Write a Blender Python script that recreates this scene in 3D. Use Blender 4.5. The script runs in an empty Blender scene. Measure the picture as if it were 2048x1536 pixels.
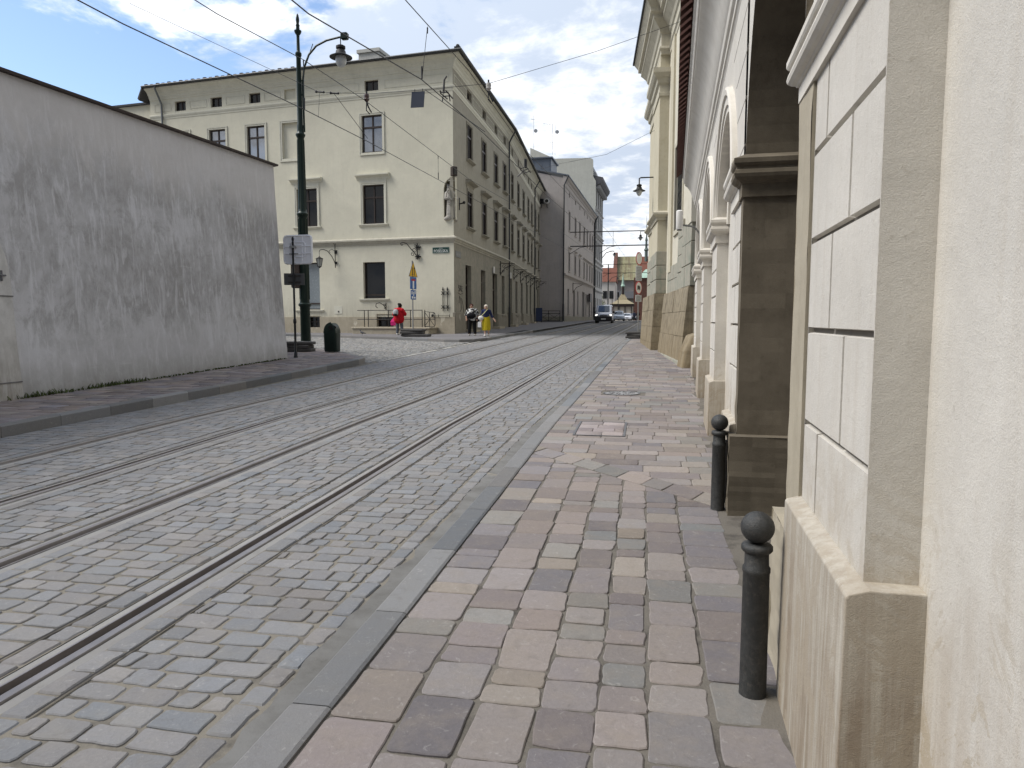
SUN_E, SKY_K, CLOUD_K, EXPO = 3.6, .18, .95, 0.20
import bpy, bmesh, math, random
from mathutils import Vector, noise as mnoise
random.seed(7)
R = math.radians
scene = bpy.context.scene
COL = scene.collection
rnd = random.uniform

# ---------------------------------------------------------------- ground profile
_ys = [-60, 3, 6, 9.5, 13.6, 20, 25, 38, 60, 80, 111, 190, 900]
_zs = [0, 0, .03, .09, .15, .29, .39, .66, .98, 1.26, 1.46, 1.58, 1.6]
_fy = [-60, 10, 20, 31, 45, 64, 85, 111, 150, 300]
_fx = [0, 0, .25, .55, 1.1, 1.7, 2.2, 2.6, 3.0, 3.6]
def lerp_tab(y, a, b):
    if y <= a[0]: return b[0]
    for i in range(len(a) - 1):
        if y <= a[i + 1]:
            t = (y - a[i]) / (a[i + 1] - a[i])
            return b[i] + (b[i + 1] - b[i]) * t
    return b[-1]
def zg(y): return lerp_tab(y, _ys, _zs)
def bend(y): return lerp_tab(y, _fy, _fx)

# ---------------------------------------------------------------- object helpers
def tag(o, label=None, cat=None, group=None, kind=None):
    if label: o['label'] = label
    if cat: o['category'] = cat
    if group: o['group'] = group
    if kind: o['kind'] = kind
    return o
def thing(name, label, cat, loc=(0, 0, 0), rz=0, group=None):
    o = bpy.data.objects.new(name, None)
    o.empty_display_size = .2
    o.location = loc; o.rotation_euler = (0, 0, rz)
    COL.objects.link(o)
    return tag(o, label, cat, group)
def copy_tree(o, parent=None):
    c = o.copy(); COL.objects.link(c)
    if parent is not None: c.parent = parent
    for ch in list(o.children): copy_tree(ch, c)
    return c
def root_of(o):
    while o.parent is not None: o = o.parent
    return o

class Fr:
    """vertical facade frame: s along, d outwards, z up"""
    def __init__(self, o, slope_dir, out):
        self.o = Vector((o[0], o[1], 0)); u = Vector((slope_dir[0], slope_dir[1], 0)); u.normalize(); self.u = u
        n = Vector((u.y, -u.x, 0))
        if n.dot(Vector((out[0], out[1], 0))) < 0: n = -n
        self.n = n
    def P(self, s, d, z): return self.o + self.u * s + self.n * d + Vector((0, 0, z))
WORLD = Fr((0, 0), (1, 0), (0, 1))     # s=x, d=y

class MB:
    def __init__(self): self.v = []; self.f = []; self.c = []; self.m = []; self.col = None; self.mi = 0
    def add(self, pts, faces):
        b = len(self.v); self.v.extend(tuple(p) for p in pts)
        for f in faces: self.f.append(tuple(b + i for i in f)); self.m.append(self.mi)
        if self.col is not None: self.c.extend([self.col] * len(pts))
        return b
    def quad(self, a, b, c, d): self.add([a, b, c, d], [(0, 1, 2, 3)])
    def poly(self, pts): self.add(pts, [tuple(range(len(pts)))])
    def hexa(self, p): self.add(p, [(0, 3, 2, 1), (4, 5, 6, 7), (0, 1, 5, 4), (1, 2, 6, 5), (2, 3, 7, 6), (3, 0, 4, 7)])
    def fbox(self, F, s0, s1, d0, d1, z0, z1):
        self.hexa([F.P(s0, d0, z0), F.P(s1, d0, z0), F.P(s1, d1, z0), F.P(s0, d1, z0), F.P(s0, d0, z1), F.P(s1, d0, z1), F.P(s1, d1, z1), F.P(s0, d1, z1)])
    def box(self, c, sx, sy, sz, rz=0, tilt=None):
        ca, sa = math.cos(rz), math.sin(rz); P = []
        for k in (-.5, .5):
            for (i, j) in ((-.5, -.5), (.5, -.5), (.5, .5), (-.5, .5)):
                x, y, z = i * sx, j * sy, k * sz
                if tilt: # rotate about local x
                    y, z = y * math.cos(tilt) - z * math.sin(tilt), y * math.sin(tilt) + z * math.cos(tilt)
                P.append((c[0] + x * ca - y * sa, c[1] + x * sa + y * ca, c[2] + z))
        self.hexa(P)
    def bbox(self, c, sx, sy, sz, b, rz=0):
        """box with chamfered edges"""
        ca, sa = math.cos(rz), math.sin(rz)
        rings = []
        for (z, k) in ((-sz / 2, b), (-sz / 2 + b, 0), (sz / 2 - b, 0), (sz / 2, b)):
            hx, hy = sx / 2 - k, sy / 2 - k; e = b * .7
            pr = [(-hx + e, -hy), (hx - e, -hy), (hx, -hy + e), (hx, hy - e), (hx - e, hy), (-hx + e, hy), (-hx, hy - e), (-hx, -hy + e)]
            rings.append([(c[0] + x * ca - y * sa, c[1] + x * sa + y * ca, c[2] + z) for x, y in pr])
        self.loft(rings)
    def loft(self, rings, cap0=True, cap1=True, closed=True):
        n = len(rings[0]); P = [p for r in rings for p in r]; F = []
        for i in range(len(rings) - 1):
            for j in range(n if closed else n - 1):
                k = (j + 1) % n
                F.append((i * n + j, i * n + k, (i + 1) * n + k, (i + 1) * n + j))
        if cap0: F.append(tuple(range(n - 1, -1, -1)))
        if cap1: F.append(tuple((len(rings) - 1) * n + j for j in range(n)))
        self.add(P, F)
    def tube(self, pts, r, n=8, cap=True):
        pts = [Vector(p) for p in pts]; rings = []
        rr = r if isinstance(r, (list, tuple)) else [r] * len(pts)
        prev = None
        for i, p in enumerate(pts):
            t = (pts[min(i + 1, len(pts) - 1)] - pts[max(i - 1, 0)])
            if t.length < 1e-9: t = Vector((0, 0, 1))
            t.normalize()
            if prev is None:
                a = Vector((0, 0, 1)) if abs(t.z) < .9 else Vector((1, 0, 0))
                x = t.cross(a).normalized()
            else:
                x = (prev - t * prev.dot(t))
                if x.length < 1e-6: x = t.cross(Vector((1, .3, .2)))
                x.normalize()
            prev = x; y = t.cross(x)
            rings.append([p + x * (rr[i] * math.cos(2 * math.pi * k / n)) + y * (rr[i] * math.sin(2 * math.pi * k / n)) for k in range(n)])
        self.loft(rings, cap, cap)
    def lathe(self, prof, o, n=20, rot=0, sq=None):
        rings = []
        for (r, z) in prof:
            r = max(r, 1e-4)
            rings.append([(o[0] + r * math.cos(rot + 2 * math.pi * k / n), o[1] + r * math.sin(rot + 2 * math.pi * k / n), o[2] + z) for k in range(n)])
        self.loft(rings)
    def ball(self, c, r, n=14, m=9, sc=(1, 1, 1), rz=0):
        rings = []; ca, sa = math.cos(rz), math.sin(rz)
        for i in range(m + 1):
            th = -math.pi / 2 + math.pi * i / m; rr = max(math.cos(th), 1e-3) * r; z = math.sin(th) * r
            q = []
            for k in range(n):
                x = rr * math.cos(2 * math.pi * k / n) * sc[0]; y = rr * math.sin(2 * math.pi * k / n) * sc[1]
                q.append((c[0] + x * ca - y * sa, c[1] + x * sa + y * ca, c[2] + z * sc[2]))
            rings.append(q)
        self.loft(rings)
    def cap(self, a, b, ra, rb, n=10):
        """tapered capsule"""
        a = Vector(a); b = Vector(b); t = (b - a); L = t.length
        if L < 1e-6: return self.ball(a, ra)
        t.normalize(); pts = []; rr = []
        for k in range(4):
            th = math.pi / 2 * (1 - k / 4); pts.append(a - t * (ra * math.sin(th))); rr.append(max(ra * math.cos(th), ra * .02))
        pts.append(a); rr.append(ra); pts.append(b); rr.append(rb)
        for k in range(1, 5):
            th = math.pi / 2 * k / 4; pts.append(b + t * (rb * math.sin(th))); rr.append(max(rb * math.cos(th), rb * .02))
        self.tube(pts, rr, n)
    def disc(self, c, nrm, r, n=24, th=.01, inner=None, sx=1, sy=1):
        nrm = Vector(nrm).normalized(); x = Vector((0, 0, 1)).cross(nrm); x = x.normalized() if x.length > 1e-4 else Vector((1, 0, 0)); y = nrm.cross(x)
        c = Vector(c)
        ring = lambda q, h: [c + nrm * h + x * (q * sx * math.cos(2 * math.pi * k / n)) + y * (q * sy * math.sin(2 * math.pi * k / n)) for k in range(n)]
        if inner: self.loft([ring(inner, 0), ring(r, 0), ring(r, th), ring(inner, th), ring(inner, 0)], False, False)
        else: self.loft([ring(r, 0), ring(r, th)])
    def build(self, name, mat, parent=None, smooth=False, fix=True, bevel=0, remesh=0, crease=None, solid=0):
        off = root_of(parent).location if parent is not None else Vector((0, 0, 0))
        me = bpy.data.meshes.new(name)
        if off.length > 0: vs = [(p[0] - off.x, p[1] - off.y, p[2] - off.z) for p in self.v]
        else: vs = self.v
        me.from_pydata(vs, [], self.f)
        if self.c and len(self.c) == len(self.v):
            at = me.color_attributes.new('Col', 'FLOAT_COLOR', 'POINT')
            flat = []
            for c in self.c: flat.extend((c[0], c[1], c[2], 1.0))
            at.data.foreach_set('color', flat)
        mats = mat if isinstance(mat, (list, tuple)) else [mat]
        for m in mats: me.materials.append(m)
        if len(mats) > 1: me.polygons.foreach_set('material_index', self.m)
        if smooth: me.polygons.foreach_set('use_smooth', [True] * len(me.polygons))
        if fix:
            bm = bmesh.new(); bm.from_mesh(me)
            bmesh.ops.recalc_face_normals(bm, faces=bm.faces); bm.to_mesh(me); bm.free()
        me.update()
        o = bpy.data.objects.new(name, me); COL.objects.link(o)
        if parent is not None: o.parent = parent
        if remesh:
            m = o.modifiers.new('Remesh', 'REMESH'); m.mode = 'VOXEL'; m.voxel_size = remesh; m.use_smooth_shade = True
            s = o.modifiers.new('Smooth', 'SMOOTH'); s.iterations = 3; s.factor = .5
        if bevel:
            m = o.modifiers.new('Bevel', 'BEVEL'); m.width = bevel; m.segments = 2; m.limit_method = 'ANGLE'; m.angle_limit = R(40)
        if smooth and not remesh:
            try: me.set_sharp_from_angle(angle=R(crease or 42))
            except Exception: pass
        return o

# ---------------------------------------------------------------- materials
class NT:
    def __init__(self, name):
        self.m = bpy.data.materials.new(name); self.m.use_nodes = True
        self.t = self.m.node_tree; self.t.nodes.clear()
        self.out = self.n('ShaderNodeOutputMaterial'); self.b = self.n('ShaderNodeBsdfPrincipled')
        self.l(self.b.outputs[0], self.out.inputs[0])
        self.geo = self.n('ShaderNodeNewGeometry')
        self.pos = self.geo.outputs['Position']
    def n(self, t, **k):
        x = self.t.nodes.new(t)
        for a, v in k.items(): setattr(x, a, v)
        return x
    def l(self, a, b): self.t.links.new(a, b)
    def map(self, sc, src=None):
        x = self.n('ShaderNodeMapping'); x.inputs['Scale'].default_value = sc if isinstance(sc, (tuple, list)) else (sc,) * 3
        self.l(src or self.pos, x.inputs['Vector']); return x.outputs[0]
    def noise(self, sc, detail=5, rough=.6, dist=0, src=None, sub=1):
        x = self.n('ShaderNodeTexNoise'); x.inputs['Scale'].default_value = sub; x.inputs['Detail'].default_value = detail
        x.inputs['Roughness'].default_value = rough; x.inputs['Distortion'].default_value = dist
        self.l(self.map(sc, src), x.inputs['Vector']); return x.outputs[0]
    def ramp(self, fac, stops):
        x = self.n('ShaderNodeValToRGB'); e = x.color_ramp.elements
        while len(e) < len(stops): e.new(.5)
        for i, (p, c) in enumerate(stops):
            e[i].position = p; e[i].color = (c, c, c, 1) if isinstance(c, (int, float)) else (*c, 1)
        self.l(fac, x.inputs[0]); return x.outputs[0]
    def mix(self, fac, a, b, mode='MIX'):
        x = self.n('ShaderNodeMixRGB', blend_type=mode)
        for i, q in ((0, fac), (1, a), (2, b)):
            if isinstance(q, (int, float)): x.inputs[i].default_value = q if i == 0 else (q, q, q, 1)
            elif isinstance(q, (tuple, list)): x.inputs[i].default_value = (*q[:3], 1)
            else: self.l(q, x.inputs[i])
        return x.outputs[0]
    def math(self, op, a, b=0, clamp=False):
        x = self.n('ShaderNodeMath', operation=op, use_clamp=clamp)
        for i, q in ((0, a), (1, b)):
            if isinstance(q, (int, float)): x.inputs[i].default_value = q
            else: self.l(q, x.inputs[i])
        return x.outputs[0]
    def bump(self, h, s=.3, d=.02, prev=None):
        x = self.n('ShaderNodeBump'); x.inputs['Strength'].default_value = s; x.inputs['Distance'].default_value = d
        self.l(h, x.inputs['Height'])
        if prev is not None: self.l(prev, x.inputs['Normal'])
        return x.outputs[0]
    def fin(self, col, rough=.8, nrm=None, metal=0, spec=.4):
        b = self.b
        if isinstance(col, (tuple, list)): b.inputs['Base Color'].default_value = (*col[:3], 1)
        else: self.l(col, b.inputs['Base Color'])
        if isinstance(rough, (int, float)): b.inputs['Roughness'].default_value = rough
        else: self.l(rough, b.inputs['Roughness'])
        b.inputs['Metallic'].default_value = metal; b.inputs['Specular IOR Level'].default_value = spec
        if nrm is not None: self.l(nrm, b.inputs['Normal'])
        return self.m
    def sepz(self):
        x = self.n('ShaderNodeSeparateXYZ'); self.l(self.pos, x.inputs[0]); return x.outputs[2]

def sh(c, k): return tuple(min(1, v * k) for v in c)
def plaster(name, col, dirt=(.25, .22, .18), amt=.35, streak=.5, bump=.25, grain=140, low=None, patches=None, lowz=(0., 1.2)):
    t = NT(name)
    big = t.noise(.55, 6, .65, .6); mid = t.noise(3.5, 6, .7)
    c = t.mix(t.ramp(big, [(.35, 0), (.7, 1)]), sh(col, .93), sh(col, 1.05))
    c = t.mix(t.math('MULTIPLY', t.ramp(mid, [(.42, 0), (.8, 1)]), amt), c, dirt)
    st = t.noise((7, 7, .35), 5, .6)
    c = t.mix(t.math('MULTIPLY', t.ramp(st, [(.5, 0), (.78, 1)]), streak * .6), c, dirt)
    if low:
        z = t.sepz(); g = t.n('ShaderNodeMapRange'); t.l(z, g.inputs[0]); g.inputs[1].default_value = lowz[0]; g.inputs[2].default_value = lowz[1]; g.inputs[3].default_value = 1; g.inputs[4].default_value = 0
        s2 = t.noise((9, 9, 1.2), 6, .7)
        c = t.mix(t.math('MULTIPLY', g.outputs[0], t.ramp(s2, [(.3, .15), (.62, 1)])), c, low)
    if patches:
        pn = t.noise((1.6, 1.6, .9), 4, .55, .3)
        c = t.mix(t.ramp(pn, [(.64, 0), (.67, .8)]), c, patches)
    sp = t.noise(grain * .35, 3, .6)
    c = t.mix(t.math('MULTIPLY', t.ramp(sp, [(.62, 0), (.75, 1)]), .25), c, sh(dirt, .7))
    fine = t.noise(grain * 1.8, 4, .65)
    n = t.bump(fine, bump * .5, .003); n = t.bump(mid, .14, .01, n)
    return t.fin(c, .93, n, 0, .15)
def simple(name, col, rough=.6, metal=0, spec=.4, var=.12, sc=9, bump=.0, dirt=None):
    t = NT(name)
    nz = t.noise(sc, 5, .65)
    c = t.mix(nz, sh(col, 1 - var * 1.6), sh(col, 1 + var * 1.6))
    if dirt: c = t.mix(t.ramp(t.noise(sc * 2.3, 5, .7), [(.5, 0), (.75, .6)]), c, dirt)
    nrm = t.bump(t.noise(sc * 12, 3), bump, .004) if bump else None
    rr = t.math('ADD', t.math('MULTIPLY', nz, .25), rough - .12, True)
    return t.fin(c, rr, nrm, metal, spec)
def glass(name, col, ior=1.52):
    m = simple(name, col, .05, 0, .5, .1, 2); b = [n for n in m.node_tree.nodes if n.type == 'BSDF_PRINCIPLED'][0]; b.name = 'Principled BSDF'; b.inputs['IOR'].default_value = ior
    return m
def attr_stone(name, rough=.78, grain=60, var=.2, stain=(.3, .26, .2), stain_amt=.25):
    t = NT(name); a = t.n('ShaderNodeAttribute', attribute_name='Col')
    n1 = t.noise(grain, 5, .7); n2 = t.noise(6, 5, .65); n3 = t.noise((26, 26, 26), 4, .6, 1.2)
    c = t.mix(n1, t.mix(1, a.outputs[0], 1 - var, 'MULTIPLY'), t.mix(1, a.outputs[0], 1 + var, 'MULTIPLY'))
    c = t.mix(t.math('MULTIPLY', t.ramp(n2, [(.45, 0), (.75, 1)]), stain_amt), c, stain)
    c = t.mix(t.math('MULTIPLY', t.ramp(n3, [(.6, 0), (.72, 1)]), .22), c, (.5, .49, .46))
    n4 = t.noise((13, 13, 13), 5, .65, .5); n = t.bump(n1, .4, .004); n = t.bump(n3, .3, .006, n); n = t.bump(n4, .35, .012, n)
    c = t.mix(t.math('MULTIPLY', t.ramp(n4, [(.3, 1), (.45, 0)]), .25), c, (.12, .11, .1))
    return t.fin(c, t.math('ADD', t.math('MULTIPLY', n2, .3), rough - .18), n, 0, .2)

def wall_open(mb, F, s0, s1, z0, z1, ops, depth=.2, dd=0.0):
    S = sorted(set([s0, s1] + [v for o in ops for v in o[:2] if s0 < v < s1])); Z = sorted(set([z0, z1] + [v for o in ops for v in o[2:4] if z0 < v < z1]))
    for i in range(len(S) - 1):
        for j in range(len(Z) - 1):
            cs, cz = (S[i] + S[i + 1]) / 2, (Z[j] + Z[j + 1]) / 2
            if any(o[0] < cs < o[1] and o[2] < cz < o[3] for o in ops): continue
            mb.quad(F.P(S[i], dd, Z[j]), F.P(S[i + 1], dd, Z[j]), F.P(S[i + 1], dd, Z[j + 1]), F.P(S[i], dd, Z[j + 1]))
    for a, b, c, d in [o[:4] for o in ops]:
        for (p, q_) in (((a, c), (b, c)), ((b, c), (b, d)), ((b, d), (a, d)), ((a, d), (a, c))):
            mb.quad(F.P(p[0], dd, p[1]), F.P(q_[0], dd, q_[1]), F.P(q_[0], dd - depth, q_[1]), F.P(p[0], dd - depth, p[1]))
# ================================================================ SETTING: ground, road, pavements
def clip(poly, nx, ny, c):
    """keep nx*x+ny*y <= c"""
    out = []
    for i in range(len(poly)):
        a, b = poly[i], poly[(i + 1) % len(poly)]
        da, db = nx * a[0] + ny * a[1] - c, nx * b[0] + ny * b[1] - c
        if da <= 0: out.append(a)
        if (da < 0 < db) or (db < 0 < da):
            t = da / (da - db); out.append((a[0] + (b[0] - a[0]) * t, a[1] + (b[1] - a[1]) * t))
    return out
def area(p): return .5 * sum(p[i][0] * p[(i + 1) % len(p)][1] - p[(i + 1) % len(p)][0] * p[i][1] for i in range(len(p)))
def inset(poly, g):
    q = list(poly)
    for i in range(len(poly)):
        a, b = poly[i], poly[(i + 1) % len(poly)]
        dx, dy = b[0] - a[0], b[1] - a[1]; L = math.hypot(dx, dy)
        if L < 1e-6: continue
        nx, ny = dy / L, -dx / L
        q = clip(q, nx, ny, nx * a[0] + ny * a[1] - g)
        if len(q) < 3: return []
    return q
def clean(p):
    q = []
    for a in p:
        if not q or math.hypot(a[0] - q[-1][0], a[1] - q[-1][1]) > .012: q.append(a)
    while len(q) > 2 and math.hypot(q[0][0] - q[-1][0], q[0][1] - q[-1][1]) < .012: q.pop()
    return q
def rounded(poly, e, lvl, jit):
    out = []; n = len(poly)
    for i in range(n):
        p, a, b = poly[i], poly[i - 1], poly[(i + 1) % n]
        da = math.hypot(a[0] - p[0], a[1] - p[1]); db = math.hypot(b[0] - p[0], b[1] - p[1])
        ee = min(e * rnd(.6, 1.4), .4 * da, .4 * db)
        A = (p[0] + (a[0] - p[0]) * ee / da, p[1] + (a[1] - p[1]) * ee / da); B = (p[0] + (b[0] - p[0]) * ee / db, p[1] + (b[1] - p[1]) * ee / db)
        j = lambda q: (q[0] + rnd(-jit, jit), q[1] + rnd(-jit, jit))
        if lvl == 0: out.append(j(p))
        elif lvl == 1: out += [j(A), j(B)]
        else:
            M = (.5 * p[0] + .25 * (A[0] + B[0]), .5 * p[1] + .25 * (A[1] + B[1]))
            out += [j(A), j(M), j(B)]
            k = 1 if lvl == 2 else 2
            for q in range(1, k + 1):
                t = q / (k + 1); q2 = (B[0] + (b[0] + (p[0] - b[0]) * ee / db - B[0]) * t, B[1] + (b[1] + (p[1] - b[1]) * ee / db - B[1]) * t)
                out.append(j(q2))
    return out
def emit(mb, poly, off, col, lvl, bev=.012, h=.03, e=.03, jit=.004, tilt=.004, dome=.0, zfun=zg):
    cx = sum(p[0] for p in poly) / len(poly); cy = sum(p[1] for p in poly) / len(poly)
    z0 = zfun(cy); gz = (zfun(cy + .2) - zfun(cy - .2)) / .4
    tx, ty = rnd(-tilt, tilt) * 4, rnd(-tilt, tilt) * 4; dz = rnd(-tilt, tilt)
    Z = lambda p, k: z0 + gz * (p[1] - cy) + off + dz + tx * (p[0] - cx) + ty * (p[1] - cy) + k
    ol = rounded(poly, e, lvl, jit); n = len(ol); mb.col = col
    if lvl == 0:
        mb.add([(p[0], p[1], Z(p, 0)) for p in ol], [tuple(range(n))]); return
    ins = []
    for p in ol:
        d = math.hypot(p[0] - cx, p[1] - cy); k = max(0, 1 - bev / max(d, .02)); ins.append((cx + (p[0] - cx) * k, cy + (p[1] - cy) * k))
    P = [(p[0], p[1], Z(p, -h)) for p in ol] + [(p[0], p[1], Z(p, -bev * .8)) for p in ol] + [(p[0], p[1], Z(p, 0)) for p in ins]
    F = []
    for r in (0, 1):
        for i in range(n): F.append((r * n + i, r * n + (i + 1) % n, (r + 1) * n + (i + 1) % n, (r + 1) * n + i))
    if dome and lvl > 1:
        P.append((cx, cy, Z((cx, cy), dome)))
        for i in range(n): F.append((2 * n + i, 2 * n + (i + 1) % n, 3 * n))
    else: F.append(tuple(2 * n + i for i in range(n)))
    mb.add(P, F)
def pick(pal):
    c = random.choice(pal); k = rnd(.88, 1.1) if pal is SETT else rnd(.76, 1.17); w = rnd(-.008, .008)
    return (c[0] * k + w, c[1] * k, c[2] * k - w)
def lvl_at(y): return 3 if y < 5 else 2 if y < 12 else 1 if y < 42 else 0

SETT = [(0.197, 0.197, 0.202), (0.185, 0.187, 0.192), (0.208, 0.207, 0.210), (0.216, 0.214, 0.215), (0.191, 0.191, 0.195), (0.201, 0.201, 0.203), (0.201, 0.197, 0.197)]
m_sett = attr_stone('granite_sett', .82, 70, .2, (.27, .25, .21), .3)
def joint_mat(name, a, b, dark):
    t = NT(name); n1 = t.noise(2.2, 6, .7); n2 = t.noise(90, 4, .7); n3 = t.noise(1.1, 4, .6, .4)
    c = t.mix(n2, a, b); c = t.mix(t.ramp(n1, [(.48, 0), (.66, .85)]), c, dark)
    return t.fin(c, .95, t.bump(n2, .6, .006), 0, .1)
m_joint = joint_mat('sandy_joint', (.235, .215, .178), (.17, .157, .132), (.07, .066, .062))
m_joint2 = joint_mat('gritty_joint', (.19, .172, .145), (.12, .112, .098), (.055, .05, .046))
m_gran = attr_stone('granite_kerb', .9, 130, .16, (.2, .19, .17), .25)
m_conc = plaster('gutter_concrete', (.19, .188, .18), (.09, .085, .075), .8, 0, .8, 60, None, (.27, .245, .2))
m_pave = attr_stone('sandstone_slab', .82, 55, .2, (.25, .215, .175), .42)
m_earth = simple('city_ground', (.17, .165, .155), .95, var=.2, sc=.4)
m_asph = plaster('dim_pavement_flags', (.17, .165, .17), (.11, .1, .1), .4, 0, .4, 40)

def strip_sheet(mb, x0, x1, y0, y1, off, step=1.0, bnd=True, zf=zg):
    y = y0; prev = None
    while True:
        yy = min(y, y1); b = bend(yy) if bnd else 0
        a = (x0(yy) if callable(x0) else x0) + b; c = (x1(yy) if callable(x1) else x1) + b
        cur = ((a, yy, zf(yy) + off), (c, yy, zf(yy) + off))
        if prev: mb.quad(prev[0], prev[1], cur[1], cur[0])
        prev = cur
        if yy >= y1: break
        y += step
# big ground sheet to the horizon
g = MB(); ys = [-600, -60, 0, 3, 6, 9.5, 13.6, 20, 25, 38, 60, 80, 111, 190, 300, 900]
for i in range(len(ys) - 1):
    g.quad((-700, ys[i], zg(ys[i]) - .14), (700, ys[i], zg(ys[i]) - .14), (700, ys[i + 1], zg(ys[i + 1]) - .14), (-700, ys[i + 1], zg(ys[i + 1]) - .14))
tag(g.build('ground', m_earth, fix=False), kind='structure')

# ---- tram street carriageway: sandy bed + individual setts
ROFF = -.03
road_root = thing('road', None, None); tag(road_root, kind='structure')
RAILS = [(-2.74, -1), (-4.18, 1), (-5.55, -1), (-7.0, 1)]      # centre, side of the groove
b = MB()
for xa, xb in ((-8.62, -7.13), (-6.87, -5.68), (-5.42, -4.31), (-4.05, -2.87), (-2.61, -1.44)): strip_sheet(b, xa, xb, -3, 150, ROFF - .008)
b.build('joint_bed', m_joint, road_root, fix=False)
def lay_rows(mb, xa, xb, y0, y1, px, py, pal, off, jit, bed_lvl=None, gap=.008):
    y = y0; k = 0
    while y < y1:
        yc = y + py / 2; lv = lvl_at(yc) if bed_lvl is None else bed_lvl
        hh = py * rnd(.9, 1.1)
        if lv == 0: hh *= 1.6
        x = xa - rnd(0, px * .5) if k % 2 else xa - rnd(0, px * .3); b0 = bend(yc)
        while x < xb:
            w = px * rnd(.72, 1.28) * (1.5 if lv == 0 else 1)
            a0, a1 = max(x, xa), min(x + w, xb)
            if xb - a1 < px * .35: a1 = xb
            if a1 - a0 > px * .3:
                j = lambda: rnd(-jit, jit)
                g_ = gap * rnd(.6, 1.5)
                q = [(a0 + b0 + g_ + j(), y + g_ + j()), (a1 + b0 - g_ + j(), y + g_ + j()), (a1 + b0 - g_ + j(), y + hh - g_ + j()), (a0 + b0 + g_ + j(), y + hh - g_ + j())]
                emit(mb, q, off, pick(pal), lv, .006, .018, .020, .003, .0022, 0)
            x = a1 if a1 == xb else x + w
            if a1 >= xb: break
        y += hh; k += 1
def lay_border(mb, xa, xb, y0, y1, ln, pal, off, lim=45):
    y = y0
    while y < min(y1, lim):
        L = ln * rnd(.75, 1.35); b0 = bend(y + L / 2)
        q = [(xa + b0 + .006, y + .006), (xb + b0 - .006 + rnd(-.008, .004), y + .006), (xb + b0 - .006 + rnd(-.008, .004), y + L - .006), (xa + b0 + .006, y + L - .006)]
        emit(mb, q, off, pick(pal), lvl_at(y), .01, .028, .02, .003, .004, .003); y += L
s = MB()
lanes = [(-8.40, -7.285), (-6.715, -5.835), (-5.265, -4.465), (-3.895, -3.025), (-2.455, -1.70)]
for xa, xb in lanes: lay_rows(s, xa, xb, -1.2, 118, .205, .15, SETT, ROFF, .009)
for cx, sd in RAILS:
    lay_border(s, cx - .27, cx - .13, -1.2, 118, .2, SETT, ROFF); lay_border(s, cx + .13, cx + .27, -1.2, 118, .2, SETT, ROFF)
lay_border(s, -1.69, -1.56, -1.2, 118, .19, SETT, ROFF)
dk = MB()
for cx, sd in RAILS:
    for sg in (-1, 1):
        y = -1.2
        while y < 60:
            L = rnd(.5, 2.6)
            if random.random() < .72:
                xa = cx + sg * .277; k_ = 0; prev = None
                while k_ <= L:
                    b0 = bend(y + k_); w_ = .006 + .006 * abs(mnoise.noise((y + k_, cx, sg))); ws = .006 * mnoise.noise(((y + k_) * 3, cx, 5)); cur = ((xa + b0 - w_ + ws, y + k_, zg(y + k_) + ROFF + .0035), (xa + b0 + w_ + ws, y + k_, zg(y + k_) + ROFF + .0035))
                    if prev: dk.quad(prev[0], prev[1], cur[1], cur[0])
                    prev = cur; k_ += .1
            y += L
for i in range(9):
    y = rnd(6, 30); xa, xb = random.choice(lanes); prev = None; x = xa
    while x < xb:
        yy = y + .02 * mnoise.noise((x * 4, y, 0)); cur = ((x + bend(y), yy - .006, zg(y) + ROFF + .0042), (x + bend(y), yy + .008, zg(y) + ROFF + .0042))
        if prev: dk.quad(prev[0], prev[1], cur[1], cur[0])
        prev = cur; x += .06
dk.build('open_joint', simple('deep_dark_joint', (.03, .028, .026), .95), road_root, fix=False)
s.build('sett_paving', m_sett, road_root, smooth=True, fix=False, crease=24)
# concrete gutter along the right kerb, ragged inner edge
gmb = MB(); y = -1.5; prev = None
while y < 46:
    b0 = bend(y); e = -1.555 + .03 * mnoise.noise((y * 1.7, 3, 0)) + .05 * mnoise.noise((y * 4.1, 5, 0)) + .04 * mnoise.noise((y * .5, 9, 0))
    cur = ((e + b0, y, zg(y) + ROFF + .001), (-1.415 + b0, y, zg(y) + ROFF - .008))
    if prev: gmb.quad(prev[0], prev[1], cur[1], cur[0])
    prev = cur; y += .06
gmb.build('gutter', m_conc, road_root, fix=False)
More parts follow.
